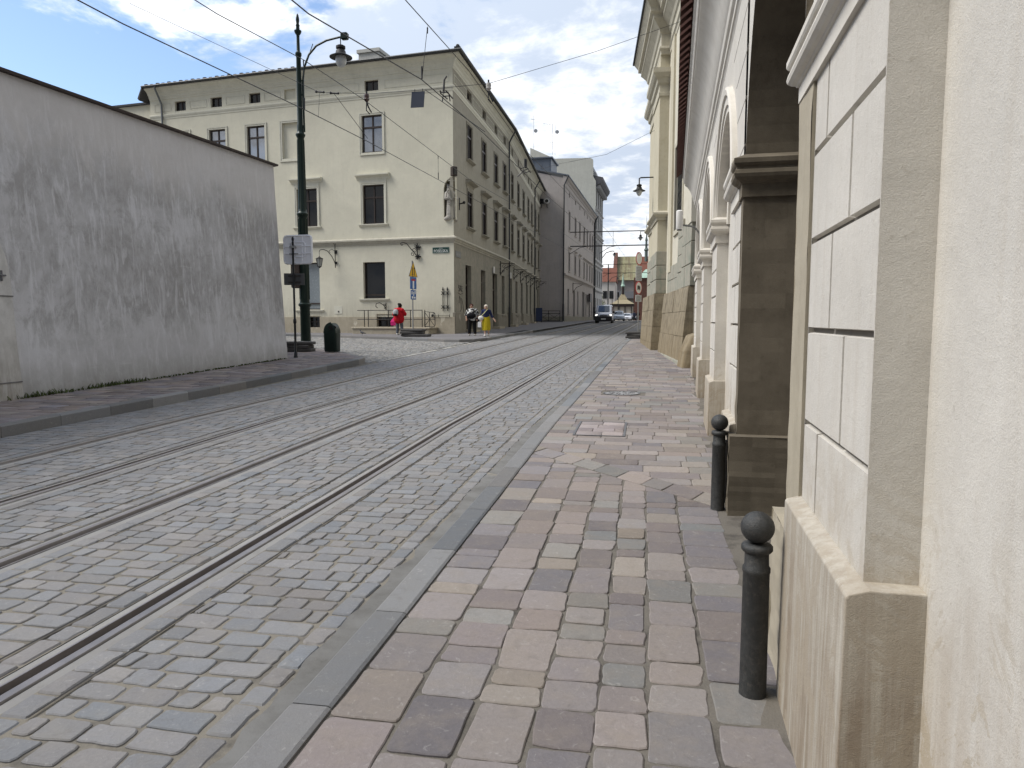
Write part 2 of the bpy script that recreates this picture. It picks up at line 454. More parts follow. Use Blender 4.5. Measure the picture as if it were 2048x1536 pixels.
# ---- rails
m_steel = simple('rail_head_steel', (.27, .255, .25), .42, .55, .4, .2, 5)
m_rust = simple('rusty_groove', (.075, .05, .034), .85, .0, .2, .3, 14)
m_strip = plaster('rail_edge_mortar', (.27, .265, .255), (.16, .15, .14), .45, .2, .5, 120)
rlab = ['tram rail closest to the right-hand pavement, with a wide dark groove', 'left-hand rail of the tram track nearest the right pavement',
        'right-hand rail of the tram track on the grey wall side', 'tram rail closest to the grey wall and its kerb']
def sweep(mb, prof, cx, y0, y1):
    y = y0; rings = []
    while y <= y1 + 1e-6:
        b0 = bend(y); rings.append([(cx + b0 + p[0], y, zg(y) + ROFF + p[1]) for p in prof]); y += 1.0 if y < 60 else 3
    mb.loft(rings, False, False, False)
for (cx, sd), lab in zip(RAILS, rlab):
    r = thing('tram_rail', lab, 'rail', (cx, 0, zg(0)), group='tram rails set in the street')
    S = lambda pr: [(p[0] * -sd if False else (p[0] if sd < 0 else -p[0]), p[1]) for p in pr]
    h = MB(); sweep(h, S([(.016, -.05), (.016, -.004), (.020, .006), (.066, .006), (.071, 0), (.071, -.03)]), cx, -2, 118); sweep(h, S([(-.062, -.03), (-.062, .002), (-.05, .002), (-.05, -.05)]), cx, -2, 118)
    h.build('rail_head', m_steel, r, smooth=True, fix=False)
    h = MB(); sweep(h, S([(-.051, -.002), (-.051, -.042), (.017, -.042), (.017, -.002)]), cx, -2, 118); h.build('groove', m_rust, r, fix=False)
    h = MB(); sweep(h, S([(-.13, -.012), (-.063, -.004)]), cx, -2, 118); sweep(h, S([(.078, -.004), (.13, -.012)]), cx, -2, 118); h.build('edge_strip', m_strip, r, fix=False)

# ---- right kerb and pavement
KX = [(0.181, 0.186, 0.190), (0.161, 0.166, 0.172), (0.191, 0.193, 0.195)]
k = MB(); y = -2.0
def zgp(yy): return zg(yy)
while y < 44:
    L = rnd(.75, 1.15); b0, b1 = bend(y) * .85, bend(y + L) * .85; c = pick(KX); k.col = c; z0, z1 = zg(y) , zg(y + L)
    pr = [(-1.42, -.09), (-1.42, .006), (-1.405, .018), (-1.25, .020), (-1.235, .012), (-1.235, -.09)]
    k.loft([[(x + b0, y + .004, z0 + z) for x, z in pr], [(x + b1, y + L - .004, z1 + z) for x, z in pr]])
    y += L
tag(k.build('kerb_right', m_gran, fix=True), kind='structure')
PINK = [(0.241, 0.211, 0.196), (0.232, 0.205, 0.193), (0.206, 0.185, 0.181), (0.171, 0.154, 0.155), (0.250, 0.223, 0.195), (0.211, 0.205, 0.193), (0.244, 0.220, 0.207), (0.223, 0.195, 0.183), (0.191, 0.171, 0.170), (0.238, 0.216, 0.201)]
pave = thing('pavement_right', None, None); tag(pave, kind='structure')
b = MB(); strip_sheet(b, lambda y: -1.30, lambda y: 1.2 + .06 * max(0, y), -2, 45, .0015); b.build('joint_bed', m_joint2, pave, fix=False)
w = MB()
# diagonal band
dA, dB = (-1.24, 8.45), (.66, 6.45)
dx, dy = dB[0] - dA[0], dB[1] - dA[1]; dL = math.hypot(dx, dy); dx /= dL; dy /= dL; dnx, dny = -dy, dx            # normal towards +y
if dny < 0: dnx, dny = -dnx, -dny
cU = dnx * dA[0] + dny * dA[1]; cD = cU - .30
def pv(poly, y, g_=.006, jit=.0034, off=.009, pal=PINK, e=.028):
    q = clean(inset(poly, g_))
    if len(q) > 2 and abs(area(q)) > .004: emit(w, q, off, pick(pal), lvl_at(y), .0055, .02, e, jit, .0022, 0)
cols = [-1.232, -.93, -.655, -.40, -.165, .045, .30, .62]
for i in range(len(cols) - 1):
    y = -2 + rnd(0, .2)
    while y < 9:
        L = random.choice([.15, .19, .22, .25, .28, .34, .38]) * rnd(.9, 1.1)
        j = lambda: rnd(-.012, .012)
        q = [(cols[i] + (j() if i else 0) + .003, y + j() * .6), (cols[i + 1] + j() - .003, y + j() * .6), (cols[i + 1] + j() - .003, y + L + j() * .6), (cols[i] + (j() if i else 0) + .003, y + L + j() * .6)]
        q = clip(q, dnx, dny, cD)
        if len(q) > 2: pv(q, y, rnd(.002, .006))
        y += L
t_ = -.4
while t_ < dL + .6:     # rhombic stones of the band
    L = rnd(.26, .40); sk = .12
    p0 = (dA[0] + dx * t_, dA[1] + dy * t_); p1 = (p0[0] + dx * L, p0[1] + dy * L)
    lo = lambda p: (p[0] - dnx * .29 + dx * sk, p[1] - dny * .29 + dy * sk)
    q = [lo(p0), lo(p1), p1, p0]
    q = clip(clip(q, -1, 0, 1.232), 1, 0, .75)
    if len(q) > 2: pv(q, 7, .004)
    t_ += L
y = 6.2
MANH = (-.40, 14.05); 
while y < 44:
    hh = rnd(.22, .31); x = -1.232 - rnd(0, .2); b0 = bend(y) * .85
    xe = .95 + .05 * y - b0
    while x < xe:
        L = rnd(.26, .52); a0 = max(x, -1.232)
        q = [(a0 + b0, y), (x + L + b0, y + rnd(-.006, .006)), (x + L + b0, y + hh), (a0 + b0, y + hh + rnd(-.006, .006))]
        if x + L > -1.2:
            q = clip(q, -dnx, -dny, -cU)
            cx, cy = (a0 + x + L) / 2 + b0, y + hh / 2
            if len(q) > 2 and not (math.hypot((cx - MANH[0]), (cy - MANH[1]) * .9) < .40): pv(q, y, rnd(.002, .005))
        x += L
    y += hh
w.build('slab_paving', m_pave, pave, smooth=True, fix=False, crease=24)
# crumbled mortar along the foot of the wall
w = MB(); w.col = None
y = -1.5; prev = None
while y < 19:
    xx = .47 + .04 * y; e = xx - .12 - .05 * mnoise.noise((y * 2.3, 0, 4))
    cur = ((e, y, zg(y) + .004), (xx + .4, y, zg(y) + .03))
    if prev: w.quad(prev[0], prev[1], cur[1], cur[0])
    prev = cur; y += .15
w.build('mortar_edge', m_joint2, pave, fix=False)

# ---- left pavement before the grey wall, chamfered at the street corner
KL = .13
lp_chain = [(-8.42, 20.2), (-8.55, 21.0), (-9.75, 22.75), (-11.3, 24.55), (-14.2, 27.4), (-21, 33.0)]
def kerb_line(mb, pts, h0, h1, wdt, pal, side=1, seg=1.0):
    """kerb stones along a polyline; side=+1: pavement on the left of the direction"""
    for i in range(len(pts) - 1):
        a, b_ = pts[i], pts[i + 1]; L = math.hypot(b_[0] - a[0], b_[1] - a[1]); n = max(1, round(L / seg)); ux, uy = (b_[0] - a[0]) / L, (b_[1] - a[1]) / L
        nx, ny = -uy * side, ux * side
        for q in range(n):
            t0, t1 = L * q / n + .004, L * (q + 1) / n - .004; mb.col = pick(pal); rr = []
            for t in (t0, t1):
                x, y = a[0] + ux * t, a[1] + uy * t; z = zg(y)
                hh = h0 + (h1 - h0) * ((i + t / L) / (len(pts) - 1))
                rr.append([(x, y, z - .2), (x, y, z + hh - .02), (x + nx * .02, y + ny * .02, z + hh), (x + nx * (wdt - .01), y + ny * (wdt - .01), z + hh), (x + nx * wdt, y + ny * wdt, z + hh - .01), (x + nx * wdt, y + ny * wdt, z - .2)])
            mb.loft(rr)
k = MB(); pts = [(-8.42, y) for y in (-3, 3, 8, 13, 18, 20.2)]
GR2 = [(.20, .20, .20), (.18, .18, .182), (.22, .215, .21)]
kerb_line(k, pts, KL, KL, .2, GR2, 1); kerb_line(k, lp_chain, KL, KL, .2, GR2, 1)
tag(k.build('kerb_left', m_gran), kind='structure')
lp = thing('pavement_left', None, None); tag(lp, kind='structure')
poly = [(-8.58, -3), (-8.58, 20.2), (-8.72, 21.0), (-9.9, 22.65), (-11.45, 24.4), (-14.3, 27.2), (-21, 32.7), (-21, -3)]
def sheet_poly(mb, poly, off, ys_):
    for i in range(len(ys_) - 1):
        q = clip(clip(poly, 0, -1, -ys_[i]), 0, 1, ys_[i + 1])
        if len(q) > 2: mb.poly([(p[0], p[1], zg(p[1]) + off) for p in q])
b = MB(); sheet_poly(b, poly, KL - .014, [-3, 0, 3, 6, 9.5, 13.6, 17, 20, 22, 25, 28, 33]); b.build('joint_bed', joint_mat('dark_joint', (.12, .11, .1), (.09, .085, .08), (.05, .05, .05)), lp, fix=False)
GREYP = [(.215, .185, .18), (.19, .165, .165), (.235, .20, .19), (.20, .18, .19), (.17, .15, .155), (.225, .20, .185)]
w = MB(); y = -3
while y < 32:
    hh = rnd(.24, .32); x = -21 if y > 20.5 else -11.3
    x -= rnd(0, .3)
    while x < -8.5:
        L = rnd(.32, .55); q = [(x, y), (x + L, y), (x + L, y + hh), (x, y + hh)]
        for i in range(len(poly) - 1):
            a, c_ = poly[i], poly[i + 1]; ex, ey = c_[0] - a[0], c_[1] - a[1]; q = clip(q, ey, -ex, ey * a[0] - ex * a[1])
            if len(q) < 3: break
        if len(q) > 2:
            q = clean(inset(q, .006))
            if len(q) > 2: emit(w, q, KL + rnd(-.003, .003), pick(GREYP), 1, .008, .02, .015, .002, .003)
        x += L
    y += hh
w.build('slab_paving', m_pave, lp, smooth=True, fix=False, crease=50)

# ---- side street: small setts laid unevenly
ss = thing('side_street', None, None); tag(ss, kind='structure')
sspoly = [(-8.40, 20.3), (-8.2, 33.6), (-9.4, 33.3), (-12.6, 35.5), (-20, 39.0), (-36, 41.9), (-36, 39.5), (-21, 33.0), (-14.2, 27.4), (-11.3, 24.55), (-9.75, 22.75), (-8.55, 21.0)]
def inside(p, poly):
    c = False; j = len(poly) - 1
    for i in range(len(poly)):
        if (poly[i][1] > p[1]) != (poly[j][1] > p[1]) and p[0] < (poly[j][0] - poly[i][0]) * (p[1] - poly[i][1]) / (poly[j][1] - poly[i][1]) + poly[i][0]: c = not c
        j = i
    return c
b = MB()
for i in range(20, 42):
    b.quad((-37, i, zg(i) + ROFF - .012), (-8.3, i, zg(i) + ROFF - .012), (-8.3, i + 1, zg(i + 1) + ROFF - .012), (-37, i + 1, zg(i + 1) + ROFF - .012))
b.build('joint_bed', m_joint, ss, fix=False)
w = MB(); an = R(38); ca, sa = math.cos(an), math.sin(an); v_ = -45
SET2 = [(0.219, 0.216, 0.207), (0.194, 0.194, 0.191), (0.249, 0.243, 0.231), (0.175, 0.175, 0.178), (0.227, 0.224, 0.221), (0.271, 0.265, 0.247)]
while v_ < 60:
    hh = .13 * rnd(.85, 1.2); uu_ = -40
    while uu_ < 40:
        L = .15 * rnd(.75, 1.35); q = [(uu_, v_), (uu_ + L, v_), (uu_ + L, v_ + hh), (uu_, v_ + hh)]
        wob = .12 * math.sin(uu_ * .9)
        q = [(-14 + p[0] * ca - (p[1] + wob) * sa, 31 + p[0] * sa + (p[1] + wob) * ca) for p in q]
        cxy = ((q[0][0] + q[2][0]) / 2, (q[0][1] + q[2][1]) / 2)
        if -30 < cxy[0] and 20 < cxy[1] < 42 and inside(cxy, sspoly):
            q = [(p[0] + rnd(-.012, .012) + (cxy[0] - p[0]) * .09, p[1] + rnd(-.012, .012) + (cxy[1] - p[1]) * .09) for p in q]
            emit(w, q, ROFF + .002, pick(SET2), 1 if cxy[0] > -22 else 0, .014, .025, .03, .002, .006)
        uu_ += L
    v_ += hh
w.build('sett_paving', m_sett, ss, smooth=True, fix=False, crease=50)
k = MB(); y = 21.1
while y < 33.4:
    L = rnd(.7, 1.0); b0, b1 = bend(y), bend(y + L); k.col = pick([(.40, .39, .36), (.36, .35, .33)])
    k.loft([[(x + b0, y + .004, zg(y) + z) for x, z in ((-8.53, -.1), (-8.53, -.012), (-8.39, -.012), (-8.39, -.1))], [(x + b1, y + L - .004, zg(y + L) + z) for x, z in ((-8.53, -.1), (-8.53, -.012), (-8.39, -.012), (-8.39, -.1))]])
    y += L
k.build('flush_kerb', m_gran, ss)

# ---- far pavement round the corner building
fk = [(-36, 41.7), (-20, 38.85), (-12.6, 35.3), (-9.5, 33.4), (-8.7, 33.2), (-8.05, 33.7), (-7.72, 35)]
y = 40
while y < 128: fk.append((-8.42 + bend(y), y)); y += 6
k = MB(); kerb_line(k, fk, .11, .13, .18, GR2, 1, 1.1)
tag(k.build('kerb_far', m_gran), kind='structure')
b = MB(); fp = [(-36.2, 41.9), (-20.1, 39.0), (-12.7, 35.48), (-9.6, 33.6), (-8.8, 33.4), (-8.2, 33.85), (-7.88, 35), (-7.88, 47), (-36, 47)]
sheet_poly(b, fp, .115, [33, 34.5, 36, 38, 40, 42, 47])
y = 47
while y < 128:
    y2 = y + 3; b.quad((-14, y, zg(y) + .115), (-8.26 + bend(y), y, zg(y) + .115), (-8.26 + bend(y2), y2, zg(y2) + .115), (-14, y2, zg(y2) + .115)); y = y2
b.quad((-36.2, 41.9, zg(41) + .113), (-36.2, 44, zg(43) + .113), (-12, 47, zg(46) + .113), (-12, 40, zg(40) + .113)) if False else None
tag(b.build('pavement_far', m_asph, fix=False), kind='structure')
# far right pavement and street end
b = MB(); strip_sheet(b, -1.4, 9, 44, 150, .05, 4); strip_sheet(b, -9, 9, 118, 320, -.04, 6)
tag(b.build('street_end', m_asph, fix=False), kind='structure')

# ---- manhole and paved inspection cover
m_iron = simple('cast_iron', (.16, .16, .165), .55, .6, .4, .25, 20, .4)
mh = thing('manhole_cover', 'round metal manhole cover set among pinkish slabs', 'manhole cover', (MANH[0], MANH[1], zg(MANH[1])))
z = zg(MANH[1]) + .006
q = MB(); q.lathe([(.36, -.02), (.36, .006), (.34, .008), (.335, .0), (.33, .0)], (MANH[0], MANH[1], z), 40); q.build('rim', m_iron, mh, smooth=True)
q = MB(); q.lathe([(.325, -.02), (.325, .003), (.0, .004)], (MANH[0], MANH[1], z), 40); q.build('lid', simple('worn_lid', (.27, .265, .26), .5, .3, .5, .2, 8), mh, smooth=True)
q = MB()
for a in range(18):
    for r_, r2 in ((.13, .19), (.215, .265)):
        if (a + int(r_ * 100)) % 3 == 0: continue
        t = a / 18 * 2 * math.pi; q.tube([(MANH[0] + r * math.cos(t), MANH[1] + r * math.sin(t), z + .004) for r in (r_, r2)], .011, 6)
q.build('embossed_pattern', m_iron, mh)
ic = thing('inspection_cover', 'rectangular paved inspection cover with thin metal edge in the right pavement', 'access cover', (-.55, 9.75, zg(9.75)))
zz = lambda y: zg(y) + .019
q = MB()
for (x0, x1, y0, y1) in ((-.89, -.865, 9.2, 10.35), (-.235, -.21, 9.2, 10.35), (-.865, -.235, 9.2, 9.222), (-.865, -.235, 10.328, 10.35)):
    q.hexa([(x0, y0, zz(y0) - .03), (x1, y0, zz(y0) - .03), (x1, y1, zz(y1) - .03), (x0, y1, zz(y1) - .03), (x0, y0, zz(y0)), (x1, y0, zz(y0)), (x1, y1, zz(y1)), (x0, y1, zz(y1))])
q.build('metal_edge', m_iron, ic)
w = MB(); y = 9.225
while y < 10.3:
    x = -.862; hh = .2756
    while x < -.24:
        L = min(rnd(.2, .36), -.238 - x)
        if -.238 - (x + L) < .1: L = -.238 - x
        emit(w, clean(inset([(x, y), (x + L, y), (x + L, y + hh), (x, y + hh)], .004)), .017, pick([(.27, .235, .23), (.25, .22, .225), (.29, .25, .24)]), 2, .006, .02, .012, .002, .001); x += L
    y += hh
w.build('inset_slabs', m_pave, ic, smooth=True, fix=False)
# ================================================================ RIGHT: arcaded building with stone gateway
m_cream_old = lambda *a: None
def cream(name, base, lowc, pc, DR=.08):
    t = NT(name); z = t.sepz()
    big = t.noise(.9, 7, .68, .8); mid = t.noise(4.5, 7, .7, .3); st = t.noise((14, 14, .5), 6, .65); fine = t.noise(230, 4, .65); sp = t.noise(38, 3, .6); cr = t.noise((3, 3, 2.2), 8, .75, 1.6)
    c = t.mix(t.ramp(big, [(.34, 0), (.66, 1)]), sh(base, .87), sh(base, 1.05)); c = t.mix(t.math('MULTIPLY', t.ramp(mid, [(.45, 0), (.75, 1)]), .3), c, sh(base, .72))
    c = t.mix(t.math('MULTIPLY', t.ramp(st, [(.52, 0), (.74, 1)]), .28), c, (.45, .40, .33))
    g = t.n('ShaderNodeMapRange'); t.l(t.math('ADD', z, t.math('MULTIPLY', mid, -1.3)), g.inputs[0]); g.inputs[1].default_value = -.75; g.inputs[2].default_value = .45; g.inputs[3].default_value = 1; g.inputs[4].default_value = 0
    drip = t.noise((22, 22, .9), 6, .7)
    c = t.mix(t.math('MULTIPLY', t.math('ADD', g.outputs[0], DR), t.ramp(drip, [(.36, .25), (.6, 1)])), c, lowc)
    g2 = t.n('ShaderNodeMapRange'); t.l(z, g2.inputs[0]); g2.inputs[1].default_value = .5; g2.inputs[2].default_value = 1.25; g2.inputs[3].default_value = 1; g2.inputs[4].default_value = 0
    c = t.mix(t.math('MULTIPLY', t.ramp(cr, [(.515, 0), (.535, .8)]), g2.outputs[0]), c, pc)
    c = t.mix(t.math('MULTIPLY', t.ramp(sp, [(.65, 0), (.73, 1)]), .3), c, (.28, .24, .18))
    c = t.mix(t.math('MULTIPLY', t.ramp(fine, [(.4, 0), (.7, 1)]), .3), c, (.38, .34, .28))
    n = t.bump(fine, .6, .0035); n = t.bump(sp, .3, .006, n); n = t.bump(mid, .2, .012, n)
    return t.fin(c, .95, n, 0, .12)
m_cream = cream('cream_render', (.635, .612, .56), (.40, .33, .25), (.43, .37, .28)) or plaster('unused', (.65, .63, .58), (.40, .34, .26), .3, .3, .5, 130, (.36, .29, .21), (.54, .48, .38), (.0, 1.5))
m_plinth = cream('plinth_render', (.55, .52, .45), (.27, .22, .165), (.36, .31, .24), .33) or plaster('plinth_render', (.62, .56, .47), (.33, .26, .185), .6, .9, .45, 120, (.36, .29, .21), None, (-.1, .9))
m_trim = plaster('moulding_render', (.63, .60, .54), (.36, .32, .26), .3, .4, .2, 110)
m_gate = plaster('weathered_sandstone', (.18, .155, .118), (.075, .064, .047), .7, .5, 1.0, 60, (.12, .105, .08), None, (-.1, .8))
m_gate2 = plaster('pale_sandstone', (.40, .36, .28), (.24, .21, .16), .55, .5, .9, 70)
m_groove = simple('dark_groove', (.17, .155, .135), .95)
m_tile = simple('clay_tile', (.085, .045, .037), .9, 0, .15, .4, 6, .5, (.04, .03, .028))
m_wood = simple('dark_wood', (.05, .035, .025), .6, 0, .4, .3, 5)
FW = Fr((.47, 0), (.04, 1), (-1, 0))
P = FW.P
# rear stretch of the same building continues behind the viewpoint
conv = thing('arcaded_building', 'cream rendered building with blind arches and brown stone gateway along the right pavement', 'building', (.47, 0, 0))
DF, DN, ZT, ZS = -.06, -.20, 4.44, 2.80       # face, niche back, wall top, arch springing
JZ = [1.19, 1.56, 1.91, 2.25]
NICHES = [(-1.75, 2.07), (6.98, 9.55), (10.62, 13.55), (14.55, 17.4)]
PIERS = [(-3.0, -1.75), (2.07, 3.03), (6.12, 6.98), (9.55, 10.62), (13.55, 14.55), (17.4, 18.9)]
GATE = (3.36, 5.95)
wl = MB()
def arch_pts(a, b, zs, rise, n=28):
    c, r = (a + b) / 2, (b - a) / 2
    return [(c - r * math.cos(math.pi * i / n), zs + rise * math.sin(math.pi * i / n)) for i in range(n + 1)]
for a, b in NICHES:
    rise = (b - a) / 2 * (.78 if a > 0 else .6)
    ap = arch_pts(a, b, ZS, rise)
    for i in range(len(ap) - 1):
        (s0, z0), (s1, z1) = ap[i], ap[i + 1]
        wl.quad(P(s0, DF, z0), P(s1, DF, z1), P(s1, DF, ZT), P(s0, DF, ZT))
        wl.quad(P(s0, DF, z0), P(s1, DF, z1), P(s1, DN - .02, z1), P(s0, DN - .02, z0))
    wl.quad(P(a - .05, DN, -.3), P(b + .05, DN, -.3), P(b + .05, DN, ZT), P(a - .05, DN, ZT))
    for s_ in (a, b): wl.quad(P(s_, DF, -.3), P(s_, DN - .02, -.3), P(s_, DN - .02, ZS), P(s_, DF, ZS))
# spandrel above the gate
ga = arch_pts(GATE[0], GATE[1], 2.84, 1.5, 36)
for i in range(36):
    (s0, z0), (s1, z1) = ga[i], ga[i + 1]
    wl.quad(P(s0, DF, z0), P(s1, DF, z1), P(s1, DF, ZT), P(s0, DF, ZT))
for a, b in ((3.03, 3.36), (5.95, 6.12)): wl.quad(P(a, DF - .03, -.3), P(b, DF - .03, -.3), P(b, DF - .03, ZT), P(a, DF - .03, ZT))
# pier backing
for a, b in PIERS: wl.quad(P(a, DF, 2.55), P(b, DF, 2.55), P(b, DF, ZT), P(a, DF, ZT))
# body behind, top and ends
wl.fbox(FW, -3, 18.9, -6.5, -1.9, -.3, ZT + .5); wl.fbox(FW, -22, -3, -6.5, DF, -.3, ZT + 1.2)
wl.quad(P(18.9, DF, -.3), P(18.9, -2, -.3), P(18.9, -2, ZT + .6), P(18.9, DF, ZT + .6))
wl.quad(P(-3, DF, -.3), P(-3, -2, -.3), P(-3, -2, ZT + .6), P(-3, DF, ZT + .6))
wl.build('wall', m_cream, conv, fix=False)
# rusticated blocks of each pier: one pier = one part
def rblock(mb, s0, s1, z0, z1, d, g=.006, bv=.006):
    s0 += g; s1 -= g; z0 += g; z1 -= g
    o = [P(s0, d - .022, z0), P(s1, d - .022, z0), P(s1, d - .022, z1), P(s0, d - .022, z1)]
    i = [P(s0 + bv, d, z0 + bv), P(s1 - bv, d, z0 + bv), P(s1 - bv, d, z1 - bv), P(s0 + bv, d, z1 - bv)]
    mb.add(o + i, [(4, 5, 6, 7), (0, 1, 5, 4), (1, 2, 6, 5), (2, 3, 7, 6), (3, 0, 4, 7)])
for pi, (a, b) in enumerate(PIERS):
    pm = MB(); zb = zg(a) + .5; lv = [zb] + JZ + [2.60]
    for i in range(len(lv) - 1):
        f = .36 if i % 2 == 0 and i else .76; f = [.73, .36, .60, .36, .77][i]
        cut = a + (b - a) * f if b - a < 1.2 else a + (b - a) * .5
        z0, z1 = lv[i], lv[i + 1]
        for q0, q1 in ((a - .0105, cut), (cut, b + .0105)):
            rblock(pm, q0, q1, z0, z1, DF, .0085, .004)
    pm.mi = 1; pm.quad(P(a + .01, DF - .021, zb - .3), P(b - .01, DF - .021, zb - .3), P(b - .01, DF - .021, 2.62), P(a + .01, DF - .021, 2.62)); pm.mi = 0
    # side returns flush with the face edge
    for s_, dr in ((a - .004, -1), (b + .004, 1)):
        pm.quad(P(s_, DF, zb), P(s_, DN - .01, zb), P(s_, DN - .01, 2.9), P(s_, DF, 2.9)); pm.quad(P(s_, DF, zb), P(s_, DF, 2.9), P(s_ - dr * .005, DF, 2.9), P(s_ - dr * .005, DF, zb))
    pm.build('pier', [m_cream, m_groove], conv, fix=True)
# long joint lines across the spandrels
jm = MB()
def ring_half(a, b, z, extra):
    c, r = (a + b) / 2, (b - a) / 2 + extra
    if z <= ZS or z >= ZS + r: return None
    return (c - math.sqrt(max(0, r * r - (z - ZS) ** 2)), c + math.sqrt(max(0, r * r - (z - ZS) ** 2)))
for z in (2.99, 3.36, 3.73, 4.10):
    cuts = []
    for a, b in NICHES[1:]:
        h = ring_half(a, b, z, .24)
        if h: cuts.append(h)
    gh = None
    cuts.append((GATE[0] - .2 + max(0, z - 3.2) * .5, GATE[1] + .05 - max(0, z - 3.4) * .3) if z < 4.2 else (4, 5)); cuts.sort()
    s_ = 2.1
    for c0, c1 in cuts + [(18.6, 19)]:
        if c0 - s_ > .12: jm = MB(); jm.fbox(FW, s_ + .03, c0 - .01, DF - .01, DF + .0015, z - .005, z + .005); jm.build('joint_line', m_groove, conv)
        s_ = c1
# plinth blocks
for a, b in PIERS:
    q = MB(); z = zg((a + b) / 2); zt = z + (.86 if a < 3 else .70)
    pr = [(DN - .02, -.3), (.012, -.3), (.0, zt - .008), (-.007, zt), (DF + .0, zt + .016), (DN - .02, zt + .016)]
    q.loft([[P(a - .075, d, zz) for d, zz in pr], [P(b + .04, d, zz) for d, zz in pr]])
    q.build('plinth', m_plinth, conv, bevel=.004)
# capitals / imposts
CAPP0 = [(-.0, 0), (.03, 0), (.03, .10), (.045, .105), (.05, .115), (.075, .125), (.1, .145), (.108, .17), (.1, .195), (.085, .205), (.085, .225), (.10, .235), (.11, .25), (.11, .285), (-.0, .33)]
def capital(mb, s0, s1, zb, wrap0, wrap1, dback, dbase=DF, k=.8, kz=1):
    CAPP = [(o * k, z * kz) for o, z in CAPP0]
    """moulding round a pier: returns along both sides back to dback"""
    rings = []
    if wrap0: rings.append([P(s0 - o, dback, zb + z) for o, z in CAPP]); rings.append([P(s0 - o, dbase + o, zb + z) for o, z in CAPP])
    else: rings.append([P(s0, dbase + o, zb + z) for o, z in CAPP])
    if wrap1: rings.append([P(s1 + o, dbase + o, zb + z) for o, z in CAPP]); rings.append([P(s1 + o, dback, zb + z) for o, z in CAPP])
    else: rings.append([P(s1, dbase + o, zb + z) for o, z in CAPP])
    mb.loft(rings, True, True, True)
for i, (a, b) in enumerate(PIERS):
    q = MB(); zb = 2.535 if i == 1 else 2.58
    if i == 1: capital(q, a, 3.34, zb, True, True, -1.2, DF, .6, .66)
    else: capital(q, a, b, zb, i != 2, True, DN - .01, DF, .85)
    q.build('capital', m_trim, conv)
# arch mouldings: three stepped rings
def ring(mb, a, b, zs, rise, prof, n=32):
    c, r = (a + b) / 2, (b - a) / 2; rings = []
    for i in range(n + 1):
        t = math.pi * i / n; rings.append([P(c - (r + e) * math.cos(t), d, zs + (rise + e) * math.sin(t)) for e, d in prof])
    mb.loft(rings, True, True, True)
for a, b in NICHES:
    rise = (b - a) / 2 * (.78 if a > 0 else .6); q = MB()
    ring(q, a, b, ZS, rise, [(-.0, DF - .12), (-.0, DF + .012), (.06, DF + .012), (.066, DF + .03), (.15, DF + .03), (.16, DF + .052), (.21, DF + .06), (.235, DF + .045), (.24, DF - .02)])
    ring(q, a + .16, b - .16, ZS, rise - .16, [(.0, DN - .02), (.0, DN + .03), (.05, DN + .04), (.09, DN + .03), (.1, DN - .02)])
    q.build('arch_moulding', m_trim, conv, smooth=True, crease=35)
# cornice
CPR = [(-.3, 4.40), (DF + .002, 4.40), (-.045, 4.43), (-.03, 4.44), (-.03, 4.50), (-.005, 4.52), (.005, 4.55), (.005, 4.585), (.03, 4.62), (.06, 4.74), (.11, 4.87), (.18, 4.97), (.245, 5.02), (.245, 5.06), (.265, 5.07), (.28, 5.10), (.28, 5.17), (.31, 5.2), (.31, 5.235), (-.3, 5.235)]
q = MB(); q.loft([[P(s_, d, z) for d, z in CPR] for s_ in (-3, 3, 9, 14, 19.05)]); q.build('cornice', m_trim, conv, smooth=True, crease=30)
# tiled roof with barrel eave
q = MB(); rows = 12; pit = .25
s_ = -3.0
while s_ < 19.1:
    n = 8; rings = []
    for k in range(rows + 1):
        dd = .46 - k * .33; zz = 5.24 + k * .26
        rings.append([P(s_ + pit * .30 * (1 - math.cos(math.pi * j / n)), dd, zz + .12 * math.sin(math.pi * j / n) + (.0 if k % 2 else .0)) for j in range(n + 1)])
    q.loft(rings, False, False, False)
    # rounded open tile end, thickness
    q.loft([rings[0], [Vector(p) - Vector((0, 0, .035)) for p in rings[0]]], False, False, False)
    # trough tile between
    q.loft([[P(s_ + pit * .52 + pit * .56 * j / 6, .33 - k * .33, 5.262 + k * .26 - .045 * math.sin(math.pi * j / 6)) for j in range(7)] for k in (0, rows)], False, False, False)
    s_ += pit
q.quad(P(-3, .3, 5.235), P(19.1, .3, 5.235), P(19.1, -3.6, 8.2), P(-3, -3.6, 8.2))
q.build('tiled_roof', m_tile, conv, smooth=True, fix=False, crease=60)
# ---- gateway of brown stone
gw = MB(); GD = -1.45
for i in range(36):
    (s0, z0), (s1, z1) = ga[i], ga[i + 1]
    gw.quad(P(s0, DF, z0), P(s1, DF, z1), P(s1, GD, z1), P(s0, GD, z0))
for s_ in GATE: gw.quad(P(s_, DF, -.2), P(s_, GD, -.2), P(s_, GD, 2.85), P(s_, DF, 2.85))
gw.build('gate_reveal', m_gate, conv, fix=False)
